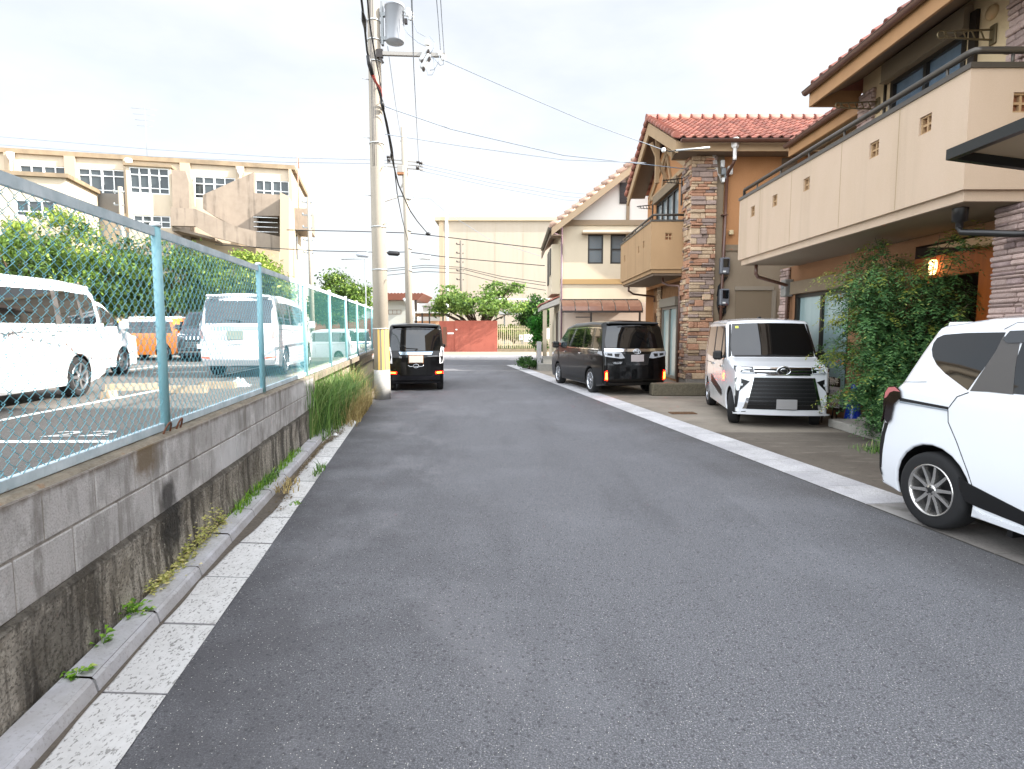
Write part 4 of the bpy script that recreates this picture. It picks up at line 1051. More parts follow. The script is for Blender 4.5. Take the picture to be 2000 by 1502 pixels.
# ------------------------------------------------------------------ HOUSE 3, cream gable
h3 = thing('house', 'pale cream house with white gable and brown polycarbonate awning', 'house', (4.5, 26, 0), group='stucco houses along the street')
W3 = mat('cream_siding', '#c9bca4', .85, noise=[(2, .3, '#b8aa90', (1, 1, .4)), (60, .15, '#d3c8b3')], bump=(120, .25, .004))
G3 = mat('white_gable_board', '#dfdbd2', .85, noise=[(2, .25, '#d0cabd')])
P3 = mat('pinkish_siding', '#cdbcac', .85, noise=[(2, .3, '#bba99a')])
YG, XL, XR3, XRD, ZE, ZR = 24.0, 1.96, 7.9, 4.93, 5.80, 7.98
b = MB()
b.face([(XL, YG, 0), (XR3, YG, 0), (XR3, YG, 2.75), (XL, YG, 2.75)], 2)
wall_holes(b, (XL, YG, 2.75), AX_X, UPZ, XR3 - XL, 3.05, [(P(1148, 500, YG).x - XL, 1.52, P(1178, 500, YG).x - XL, 2.68), (P(1192, 500, YG).x - XL, 1.52, P(1222, 500, YG).x - XL, 2.68)], .1, 0)
b.face([(XL, YG, ZE), (XR3, YG, ZE), (XRD, YG, ZR)], 1)
b.face([(XL, YG, 0), (XL, 31, 0), (XL, 31, ZE), (XL, YG, ZE)][::-1], 0)
b.face([(XR3, YG, 0), (XR3, 31, 0), (XR3, 31, ZE), (XR3, YG, ZE)], 0)
b.face([(XL, 31, 0), (XR3, 31, 0), (XR3, 31, ZE), (XRD, 31, ZR), (XL, 31, ZE)][::-1], 0)
put(b, 'main_wall', [W3, G3, P3], h3)
beam3 = mat('beige_beam', '#8f7d66', .8, noise=[(3, .3, '#8d7757')])
b = MB(); b.box((XL - .02, YG - .06, 5.78), (XR3, YG - .002, 5.99)); b.box((4.55, YG - .055, 5.995), (4.68, YG - .002, 7.6)); put(b, 'gable_beam', beam3, h3)
b = MB(); b.box((XL - .02, YG - .04, 3.46), (XR3, YG - .002, 3.66)); put(b, 'band_course', mat('ochre_band', '#a3865a', .8), h3)
p0, p1 = P(1137, 455, YG - .2), P(1238, 455, YG - .2)
b = MB(); b.box((p0.x, YG - .28, p0.z - .03), (p1.x + .6, YG - .002, p0.z + .03), 0); b.box((p0.x + .02, YG - .26, p0.z + .031), (p1.x + .6, YG - .002, p0.z + .10), 1); put(b, 'window_hood', [beam3, mat('hood_white', '#cfc6b4', .6)], h3)
lat = mat('lattice_pane', '#55626a', .2, spec=.8, noise=[(30, .5, '#6f675a', (1, 1, 1))])
for u0, u1 in ((1148, 1178), (1192, 1222)):
    a = P(u0, 500, YG).x; c_ = P(u1, 500, YG).x
    f = window(h3, 'gable_window', (a, YG + .01, 4.27), AX_X, c_ - a, 1.16, (0, -1, 0), frame_dark, lat, 1, [.5], .06, .09)
p = P(1218, 378, YG); b = MB(); b.box((p.x - .16, YG - .05, p.z - .4), (p.x + .16, YG - .002, p.z + .42), 0)
for k in range(7): b.box((p.x - .13, YG - .065, p.z - .36 + k * .11), (p.x + .13, YG - .051, p.z - .30 + k * .11), 0)
put(b, 'gable_vent', dark_brown, h3)
# roof slabs
b = MB(); dz = (ZR - ZE) / (XRD - XL); xe = 1.52; zo = ZE + .12 - (XL - xe) * dz; YR0, YR1 = YG - .62, 31.4
ztop = ZR + .26
b.face([(xe, YR0, zo), (XRD, YR0, ztop), (XRD, YR1, ztop), (xe, YR1, zo)]); b.face([(XRD, YR0, ztop), (2 * XRD - xe, YR0, zo), (2 * XRD - xe, YR1, zo), (XRD, YR1, ztop)])
nt = 12
for j in range(nt):
    for sg in (1, -1):
        t0, t1 = j / nt, (j + 1) / nt
        f_ = lambda t: Vector((XRD - sg * (XRD - xe) * (1 - t), YR0 + .08, zo + (ztop - zo) * t))
        a, q = f_(t0), f_(t1 + .02)
        b.tube([a + Vector((0, 0, .1)), q + Vector((0, 0, .03))], [.115, .09], 10, 0, rnd.random())
        for kk in range(1, 4):
            yy = .26 * kk; b.tube([a + Vector((0, yy, .08)), q + Vector((0, yy, .03))], [.10, .09], 8, 0, rnd.random())
ridge(b, (XRD, YR0 + .0, ztop + .07), (XRD, YR1, ztop + .07), .15, .34)
b.ball((XRD, YR0 - .02, ztop + .08), .19, 12, 8)
put(b, 'roof', mat('sunlit_clay_tile', '#b29480', .7, noise=[(5, .4, '#9a7766'), (2.2, .4, '#c5ad9a')], tint=.2), h3)  # paler than the other roofs, sunlight put into the tile colour
b = MB()
for sg in (1, -1):
    X_ = lambda x: XRD - sg * (XRD - x)
    poly = [(X_(xe + .02), zo - .30), (X_(xe + .02), zo - .01), (X_(XRD), ztop - .01), (X_(XRD), ztop - .34)]
    b.prism(poly, lambda a, c, d: Vector((a, d, c)), YR0 + .02, YR0 + .08, 0)
    b.face([(X_(xe + .05), YR0 + .08, zo - .06), (X_(XRD), YR0 + .08, ztop - .06), (X_(XRD), YG, ztop - .06), (X_(xe + .05), YG, zo - .06)], 1)
b.box((xe + .02, YR0 + .08, zo - .3), (XL, YG + .2, zo - .26), 1)
b.box((xe + .02, YG + .2, zo - .22), (xe + .06, YR1, zo - .02), 1)
put(b, 'fascia', [beam3, soffit_m], h3)
gutter(h3, (xe - .04, YR0, zo + .0), (xe - .04, 29.5, zo + .0), dark_brown, .07)
# awning
a0, a1 = P(1096, 600, YG - .5).x, P(1251, 600, YG - .5).x
brown_sheet = mat('brown_polycarbonate', '#6d4f43', .2, spec=.6, trans=.35, noise=[(2, .4, '#8b6a58')])
b = MB(); prof = [(-.05, 2.83), (-.3, 2.80), (-.6, 2.69), (-.82, 2.54), (-.93, 2.36)]
for i in range(4):
    b.face([(a0, YG + prof[i][0], prof[i][1]), (a1, YG + prof[i][0], prof[i][1]), (a1, YG + prof[i + 1][0], prof[i + 1][1]), (a0, YG + prof[i + 1][0], prof[i + 1][1])], smooth=True)
    b.face([(a0, YG + prof[i][0], prof[i][1] - .006), (a0, YG + prof[i + 1][0], prof[i + 1][1] - .006), (a1, YG + prof[i + 1][0], prof[i + 1][1] - .006), (a1, YG + prof[i][0], prof[i][1] - .006)], smooth=True)
aw = put(b, 'awning', brown_sheet, h3)
b = MB()
for k in range(7):
    x = a0 + (a1 - a0) * k / 6; b.tube([(x, YG + p_, z_ - .012) for p_, z_ in prof], .02, 6)
b.bar((a0, YG - .94, 2.33), (a1, YG - .94, 2.33), .06, .08); b.bar((a0, YG - .03, 2.84), (a1, YG - .03, 2.84), .05, .05)
xx = P(1154, 620, YG - .8).x; b.bar((xx, YG - .85, 2.3), (xx, YG - .85, 0), .07, .07); b.bar((xx - .6, YG - .85, 2.12), (xx - .04, YG - .85, 2.12), .04, .04)
b.bar((a1 - .1, YG - .85, 2.3), (a1 - .1, YG - .85, 0), .07, .07)
put(b, 'awning_frame', dark_brown, h3)
b = MB(); b.tube([(XL + .03, YG - .05, 5.72), (XL + .03, YG - .05, .03)], .035, 8); b.tube([(1.5, YG - .4, 5.6), (1.6, YG - .3, 5.45), (XL, YG - .08, 5.35), (XL + .03, YG - .05, 5.2)], .03, 8); put(b, 'downpipe', mat('mauve_pipe', '#6d5560', .4), h3)
# side towards the street: box bay, shuttered windows, porch roof
b = MB(); b.box((1.62, 24.35, 3.1), (XL - .002, 27.2, 5.1), 0); put(b, 'box_bay', W3, h3)
b = MB(); b.box((1.58, 24.8, 3.9), (1.618, 25.5, 5.0)); b.box((1.58, 25.9, 3.6), (1.618, 26.9, 5.0)); put(b, 'bay_shutter', frame_dark, h3)
b = MB(); b.prism([(-.75, 2.45), (0, 2.7), (0, 2.95), (-.75, 2.62)], lambda a, c, d: Vector((XL - .002 + a, d, c)), 24.4, 27.5, 0); put(b, 'porch_roof', [mat('porch_board', '#a9a49c', .8)], h3)
b = MB(); tiles(b, (1.18, 27.5, 2.62), (1.18, 24.4, 2.62), (XL - .01, 27.5, 2.97)); put(b, 'porch_tiles', roof_m, h3)
b = MB(); b.box((1.92, 24.3, .0), (1.958, 24.75, 2.4), 0); b.box((1.92, 24.85, 0), (1.958, 25.9, 2.35), 1); put(b, 'front_door', [mat('door_stone', '#9a938a', .7), wood_dark], h3)
b = MB(); b.box((1.28, 24.45, 0), (1.44, 24.62, 2.45)); put(b, 'porch_post', mat('post_cream', '#b5a78f', .8), h3)
b = MB()
b.box((1.05, 23.1, 0), (1.95, 24.3, .28)); b.box((1.25, 23.5, .281), (1.95, 24.3, .55)); put(b, 'front_step', mat('grey_tile_step', '#8b8880', .8, noise=[(9, .4, '#6f6d67')]), h3)
b = MB(); b.box((1.02, 24.0, .0), (1.2, 24.4, 1.15), bev=.01); put(b, 'gate_pillar', mat('speckled_block', '#a7a5a1', .8, noise=[(30, .6, '#77757a')]), h3)

# ------------------------------------------------------------------ forecourt things
b = MB(); b.box((5.12, 8.05, .018), (5.85, 9.45, .15), bev=.012); b.box((5.5, 8.25, .151), (5.86, 9.3, .20), bev=.01)
tag(b.build('step', mat('step_concrete', '#97938b', .9, noise=[(5, .5, '#77736b'), (60, .3, '#b3afa6')], bump=(60, .4, .008))), 'low grey concrete step beneath the feathery shrub beside the blue cone', 'step')
b = MB(); b.box((3.35, 14.0, .018), (4.64, 14.34, .32), bev=.02)
tag(b.build('concrete_block', mat('dark_block', '#57503f', .95, noise=[(9, .6, '#3b362c'), (50, .4, '#7a7262')], bump=(60, .8, .015))), 'long dark rough concrete block behind the black minivan', 'block')
c = Vector((5.62, 9.62, .018)); b = MB()
b.box((-.19, -.19, 0), (.19, .19, .03), bev=.008); b.lathe([(.15, .03), (.142, .06), (.055, .60), (.045, .66), (.03, .67), (.001, .67)], (0, 0, 0), 'z', 24)
tag(b.build('traffic_cone', mat('blue_cone_plastic', '#0c2f96', .3, coat=.4), loc=c), 'blue traffic cone standing under the feathery shrub', 'cone')
b = MB(); b.box((5.75, 9.0, .16), (5.895, 9.42, .46)); b.box((5.72, 8.2, .21), (5.86, 8.9, .42), bev=.01)
tag(b.build('planter', mat('orange_brick', '#93603a', .9, noise=[(8, .5, '#73431f')], bump=(50, .5, .01))), 'orange brown brick planter edge behind the white minivan tail', 'planter')
# sale board: black header with white characters, white body
sg = thing('sale_sign', 'small tilted real estate sign, black header over white phone number panel', 'sign', (5.55, 10.25, .0))
tl, tr_, bl = P(1612, 742, 10.15), P(1655, 764, 10.45), P(1612, 793, 10.15)
ax_ = (tr_ - tl); ax_.z = -.09; W_ = .5; ax_.normalize(); upv = Vector((.0, .12, .99)); 
nrm = ax_.cross(upv).normalized(); upv = nrm.cross(ax_).normalized()
base = Vector((5.23, 9.88, .30)) - Vector(sg.location)
M = Matrix((ax_, upv, nrm)).transposed().to_4x4(); M.translation = base
b = MB(); b.box((0, 0, -.012), (W_, .36, 0), M=M); b.build('panel', mat('sign_white', '#d8dce4', .45), sg)
b = MB(); b.box((0, .365, -.012), (W_, .52, 0), M=M); b.build('header', trim_black, sg)
b = MB(); b.bar(M @ Vector((.08, .5, -.02)), (base.x + .1, base.y + .25, .02), .02, .02); b.bar(M @ Vector((W_ - .08, .5, -.02)), (base.x + W_ - .15, base.y + .3, .02), .02, .02); b.bar(M @ Vector((.05, 0, -.02)), M @ Vector((.05, -.3, -.02)), .02, .02); b.bar(M @ Vector((W_ - .05, 0, -.02)), M @ Vector((W_ - .05, -.28, -.02)), .02, .02)
b.build('leg', wood_dark, sg)
ink, red_ink, blue_ink = mat('sign_ink', '#23262e', .6), mat('sign_red_ink', '#8a2040', .6), mat('sign_blue_ink', '#2c4a7a', .6)
TM = lambda x, y: M @ Matrix.Translation((x, y, .002))
tex('売物件', .135, white_plastic, 'lettering', sg, TM(W_ / 2, .443), bold=True)
tex('しおさい', .085, blue_ink, 'lettering', sg, TM(W_ / 2 + .02, .26), squeeze=1.05)
tex('不動産', .03, ink, 'lettering', sg, TM(W_ / 2, .195))
tex('お問合せ', .04, ink, 'lettering', sg, TM(W_ / 2, .135), bold=True)
tex('0120-25-1241', .068, red_ink, 'lettering', sg, TM(W_ / 2, .055), bold=True, squeeze=1.05)
b = MB(); b.face([M @ Vector(p) for p in ((.025, .29, .002), (.06, .31, .002), (.03, .33, .002))]); b.build('logo', red_ink, sg)
# ================================================================== CARS
def fillet_loop(pts):
    """pts: (x, z, r) closed loop -> smooth outline"""
    out = []; n = len(pts)
    for i in range(n):
        p = Vector(pts[i][:2]); r = pts[i][2]
        a = Vector(pts[i - 1][:2]); c = Vector(pts[(i + 1) % n][:2])
        if r <= 0: out.append(p); continue
        u, w = (a - p), (c - p); lu, lw = u.length, w.length; u.normalize(); w.normalize()
        ang = math.acos(max(-1, min(1, u.dot(w))))
        d = min(r / max(1e-3, math.tan(ang / 2)), lu * .48, lw * .48)
        p0, p1 = p + u * d, p + w * d
        k = max(2, int((math.pi - ang) / .16) + 1)
        for j in range(k + 1):
            t = j / k; out.append(p0 * (1 - t) ** 2 + p * 2 * t * (1 - t) + p1 * t * t)
    return out

class Car:
    def __init__(s, top, L, W, H, belt, wheels, zb=.2, tum=.11, tf=.07, tr=.04, r=.10, bulge=.035, crown=.045, arch=.05, tuck=.05):
        """top: outline points from the rear bottom over the roof to the front bottom (x, z, fillet)"""
        s.W, s.H, s.belt, s.tum, s.tf, s.tr, s.r, s.L = W, H, belt, tum, tf, tr, r, L
        s.bulge, s.crown, s.tuck = bulge, crown, tuck; s.wheels = wheels; s.zb = zb
        up = fillet_loop(top + [(0, -3, 0)])[:-1]
        pts = [(p.x, p.y, 0) for p in up]
        ra = wheels[2] + arch
        bot = []
        for xw in (wheels[0], wheels[1]):                       # front first: we come back from the front
            zc = wheels[2]
            a0 = math.asin(max(-1, min(1, (zb - zc) / ra)))
            for j in range(15):
                a = a0 + (math.pi - 2 * a0) * j / 14
                bot.append((xw + ra * math.cos(a), zc + ra * math.sin(a), 1))
        pts = pts + bot
        # resample long edges
        q = []
        for i in range(len(pts)):
            a, c = pts[i], pts[(i + 1) % len(pts)]
            q.append(a); d = math.hypot(a[0] - c[0], a[1] - c[1]); n = int(d / .12)
            for j in range(1, n + 1):
                t = j / (n + 1); q.append((a[0] + (c[0] - a[0]) * t, a[1] + (c[1] - a[1]) * t, 2 if a[2] and c[2] else 0))
        s.o = q
        s.dark = [(q[i][2] and q[(i + 1) % len(q)][2]) or (q[i][1] <= zb + .03 and q[(i + 1) % len(q)][1] <= zb + .03) for i in range(len(q))]
    def Wd(s, x, z):
        h = s.W / 2; t = x / (s.L / 2)
        h *= 1 - (s.tf if t > 0 else s.tr) * abs(t) ** 4
        if z > s.belt: h *= 1 - s.tum * ((z - s.belt) / (s.H - s.belt)) ** 1.25
        if z < .55: h *= 1 - s.tuck * ((.55 - z) / .4) ** 1.6
        return h
    def ext(s, z, rear=False):
        best = None; n = len(s.o)
        for i in range(n):
            a, c = s.o[i], s.o[(i + 1) % n]
            if s.dark[i]: continue
            if (a[1] - z) * (c[1] - z) <= 0 and abs(a[1] - c[1]) > 1e-9:
                x = a[0] + (c[0] - a[0]) * (z - a[1]) / (c[1] - a[1])
                if best is None or (x < best if rear else x > best): best = x
        return best if best is not None else 0
    def end(s, y, z, rear=False):
        x = s.ext(z, rear); ye = s.Wd(x, z) - s.r; sg = -1 if rear else 1
        if abs(y) <= ye: return x * (1 + s.bulge * (1 - (y / ye) ** 2))
        d = min(abs(y) - ye, s.r * .98)
        return x - sg * (s.r - math.sqrt(s.r ** 2 - d * d))
    def body(s):
        b = MB(); o = s.o; n = len(o)
        nrm = []
        for i in range(n):
            a, c = o[i - 1], o[(i + 1) % n]; t = Vector((c[0] - a[0], c[1] - a[1])); t.normalize() if t.length else None
            nrm.append(Vector((t.y, -t.x)))
        area = sum(o[i][0] * o[(i + 1) % n][1] - o[(i + 1) % n][0] * o[i][1] for i in range(n))
        if area > 0: nrm = [-q for q in nrm]               # nrm points inward
        rr = [.02 if o[i][2] else (.03 if o[i][1] < s.zb + .05 else s.r) for i in range(n)]
        K = 5
        inner = None
        for sg in (1, -1):
            rings = []
            for k in range(K + 1):
                ph = math.pi / 2 * k / K; ring = []
                for i in range(n):
                    d = rr[i] * (1 - math.cos(ph)); x, z = o[i][0] + nrm[i].x * d, o[i][1] + nrm[i].y * d
                    ring.append((x, sg * (s.Wd(x, z) - rr[i] + rr[i] * math.sin(ph)), z))
                rings.append(ring)
            for k in range(K):
                for i in range(n):
                    j = (i + 1) % n; f = [rings[k][i], rings[k][j], rings[k + 1][j], rings[k + 1][i]]
                    b.face(f if sg > 0 else f[::-1], 0, smooth=True)
            poly = [(p[0], p[2]) for p in rings[K]]
            s.patch_side(b, poly, sg, 0, 0, 0)
        C = 10; e0 = [s.Wd(p[0], p[1]) - rr[i] for i, p in enumerate(o)]
        def pt(i, c):
            t = -1 + 2 * c / C; x, z = o[i][0], o[i][1]; w = 1 - t * t
            up = max(0, min(1, (z - s.belt) / (s.H - s.belt)))
            return (x * (1 + (s.bulge * w if not o[i][2] else 0)), t * e0[i], z + s.crown * w * up)
        for i in range(n):
            j = (i + 1) % n
            for c in range(C): b.face([pt(i, c), pt(i, c + 1), pt(j, c + 1), pt(j, c)][::-1], 1 if s.dark[i] else 0, smooth=not s.dark[i])
        return b
    def _grid(s, poly, step):
        bm = bmesh.new(); vs = [bm.verts.new((p[0], p[1], 0)) for p in poly]
        bm.faces.new(vs)
        xs = [p[0] for p in poly]; ys = [p[1] for p in poly]
        for ax, lo, hi, st in ((0, min(xs), max(xs), step[0]), (1, min(ys), max(ys), step[1])):
            k = max(1, int((hi - lo) / st))
            for i in range(1, k):
                co = [0, 0, 0]; co[ax] = lo + (hi - lo) * i / k; no = [0, 0, 0]; no[ax] = 1
                bmesh.ops.bisect_plane(bm, geom=bm.verts[:] + bm.edges[:] + bm.faces[:], plane_co=co, plane_no=no, dist=1e-5)
        bm.verts.index_update()
        V = [(v.co.x, v.co.y) for v in bm.verts]; F = [[v.index for v in f.verts] for f in bm.faces]
        E = [(e.verts[0].index, e.verts[1].index) for e in bm.edges if len(e.link_faces) == 1]
        bm.free(); return V, F, E
    def patch_side(s, b, poly, sg, off, m=0, skirt=.008):
        V, F, E = s._grid(poly, (.28, .09))
        W = [(x, sg * (s.Wd(x, z) + off), z) for x, z in V]
        def ori(f, want):
            p = [Vector(W[i]) for i in f]; nn = Vector((0, 0, 0))
            for i in range(len(p)): nn += p[i].cross(p[(i + 1) % len(p)])
            return f if nn.y * sg > 0 else f[::-1]
        b.mesh(W, [ori(f, 1) for f in F], m, smooth=True)
        if skirt:
            B = [(x, sg * (abs(y) - skirt), z) for x, y, z in W]
            for i, j in E: b.face([W[i], W[j], B[j], B[i]], m, smooth=False)
    def patch_end(s, b, poly, off=.004, rear=False, m=0, skirt=.01, top=None):
        V, F, E = s._grid(poly, (.09, .09)); sg = -1 if rear else 1
        W = [(s.end(y, z, rear) + sg * off, y, z + (s.crown * (1 - (y / (s.W / 2)) ** 2) * max(0, min(1, (z - s.belt) / (s.H - s.belt))) * .8)) for y, z in V]
        def ori(f):
            p = [Vector(W[i]) for i in f]; nn = Vector((0, 0, 0))
            for i in range(len(p)): nn += p[i].cross(p[(i + 1) % len(p)])
            return f if nn.x * sg > 0 else f[::-1]
        b.mesh(W, [ori(f) for f in F], m, smooth=True)
        if skirt:
            for i, j in E:
                q = [Vector(W[i]), Vector(W[j])]; b.face([q[0], q[1], q[1] - Vector((sg * skirt, 0, 0)), q[0] - Vector((sg * skirt, 0, 0))], m, smooth=False)
    def seam(s, b, pts, sg, w=.007, m=2, off=.0012):
        P_ = [Vector((p[0], p[1], 0)) for p in pts]; q = []
        for i in range(len(P_) - 1):
            k = max(1, int((P_[i + 1] - P_[i]).length / .08))
            q += [P_[i].lerp(P_[i + 1], t / k) for t in range(k)]
        q.append(P_[-1])
        for i in range(len(q) - 1):
            d = (q[i + 1] - q[i]).normalized(); u = Vector((-d.y, d.x, 0)) * w / 2
            f = [(p.x, sg * (s.Wd(p.x, p.y) + off), p.y) for p in (q[i] - u, q[i + 1] - u, q[i + 1] + u, q[i] + u)]
            nn = (Vector(f[1]) - Vector(f[0])).cross(Vector(f[2]) - Vector(f[0]))
            b.face(f if nn.y * sg > 0 else f[::-1], m)
    def mirror(s, root, paint, x, z, sg, size=(.10, .20, .15)):
        y = s.Wd(x, z); b = MB()
        b.box((x - size[0], sg * (y + .04), z - size[2] / 2), (x + size[0] * .5, sg * (y + .04 + size[1]), z + size[2] / 2), 0, bev=.03)
        b.box((x - .03, sg * (y - .01), z - .05), (x + .03, sg * (y + .045), z - .015), 1)
        b.build('mirror', [paint, trim_black], root)
    def handle(s, root, x, z, sg, m, parent=None, w=.15):
        b = MB(); y = s.Wd(x, z); b.box((x - w / 2, sg * (y + .004), z - .016), (x + w / 2, sg * (y + .035), z + .016), bev=.008)
        b.build('handle', m, parent or root)

def wheel(root, x, y, r, sg, spokes=10, rim_r=None, width=.18, finish=rim_m, twist=0, steer=0.0, two_tone=False):
    """wheel group: tyre and rim; axle along y, sg = which side faces out"""
    w = empty('wheel', (x, y, r), steer, root); rr = rim_r or r * .68; h = width / 2
    b = MB()
    b.lathe([(rr, -h * .9), (r * .9, -h), (r * .975, -h * .85), (r, -h * .5), (r, h * .5), (r * .975, h * .85), (r * .93, h), (rr * 1.05, h * .98), (rr, h * .86)], (0, 0, 0), 'y', 40)
    b.build('tyre', tyre_m, w)
    b = MB(); f = lambda d: sg * d
    b.lathe([(rr * 1.0, f(h * .86)), (rr * .985, f(h * .98)), (rr * .94, f(h * .93)), (rr * .91, f(h * .6)), (rr * .88, f(-h * .6))], (0, 0, 0), 'y', 40, 0)
    b.lathe([(rr * .9, f(h * .05)), (.001, f(h * .05))], (0, 0, 0), 'y', 24, 1)
    b.lathe([(rr * .22, f(h * .3)), (rr * .22, f(h * .84)), (rr * .17, f(h * .9)), (.001, f(h * .9))], (0, 0, 0), 'y', 18, 0)
    b.lathe([(rr * .11, f(h * .9)), (rr * .10, f(h * .95)), (.001, f(h * .95))], (0, 0, 0), 'y', 14, 1)
    for k in range(spokes):
        a = 2 * math.pi * k / spokes + twist; c, d = math.cos(a), math.sin(a)
        wi = rr * (.075 if spokes > 8 else .12); wo = rr * (.05 if spokes > 8 else .11)
        pts = []
        for rad, wd, dep in ((rr * .14, wi, .84), (rr * .5, (wi + wo) / 2, .80), (rr * .95, wo, .88)):
            for t in (-1, 1):
                pts.append((rad * c - t * wd * d, f(h * dep), rad * d + t * wd * c)); pts.append((rad * c - t * wd * d * .7, f(h * (dep - .35)), rad * d + t * wd * c * .7))
        fs = []
        for q in (0, 4): fs += [(q, q + 4, q + 6, q + 2), (q + 1, q + 5, q + 4, q), (q + 2, q + 6, q + 7, q + 3)]
        m_ = 0 if not two_tone or k % 2 else 0
        b.mesh(pts, fs, m_)
    for k in range(5):
        a = 2 * math.pi * k / 5 + .3; b.cyl((rr * .155 * math.cos(a), f(h * .82), rr * .155 * math.sin(a)), (rr * .155 * math.cos(a), f(h * .96), rr * .155 * math.sin(a)), rr * .03, n=6, m=1)
    b.build('rim', [finish, rim_dark], w, fix=True)
    return w

def start_car(name, label, loc, heading, group):
    h = Vector(heading)
    return thing(name, label, 'car', loc, math.atan2(h.y, h.x), group)
def poly_yz(half):                                          # symmetrical front/rear patch from (y, z) list
    return half + [(-y, z) for y, z in half[::-1]]
def add(b, name, mats, root): return b.build(name, mats, root)
def oval_emblem(root, x, y, z, w, h, sg, inner=True, name='emblem'):
    b = MB(); n = 28
    ring = lambda a, c, ww, hh: (x + sg * c, y + ww * math.cos(a), z + hh * math.sin(a))
    b.tube([ring(2 * math.pi * i / n, 0, w, h) for i in range(n + 1)], w * .09, 6)
    if inner:
        b.tube([ring(2 * math.pi * i / n, 0, w * .36, h * .95) for i in range(n + 1)], w * .08, 6)
        b.tube([(x, y + w * .62 * math.cos(2 * math.pi * i / n), z + h * .45 + h * .42 * math.sin(2 * math.pi * i / n)) for i in range(n + 1)], w * .08, 6)
    return b.build(name, chrome, root)
def plate(root, x, y, z, sg, w=.33, h=.165, m=None, tilt=0):
    b = MB(); b.box((x, y - w / 2, z - h / 2), (x + sg * .014, y + w / 2, z + h / 2), bev=.006)
    return b.build('number_plate', m or plate_m, root)

RB = (-RDIR.x, -RDIR.y)                                     # towards the camera
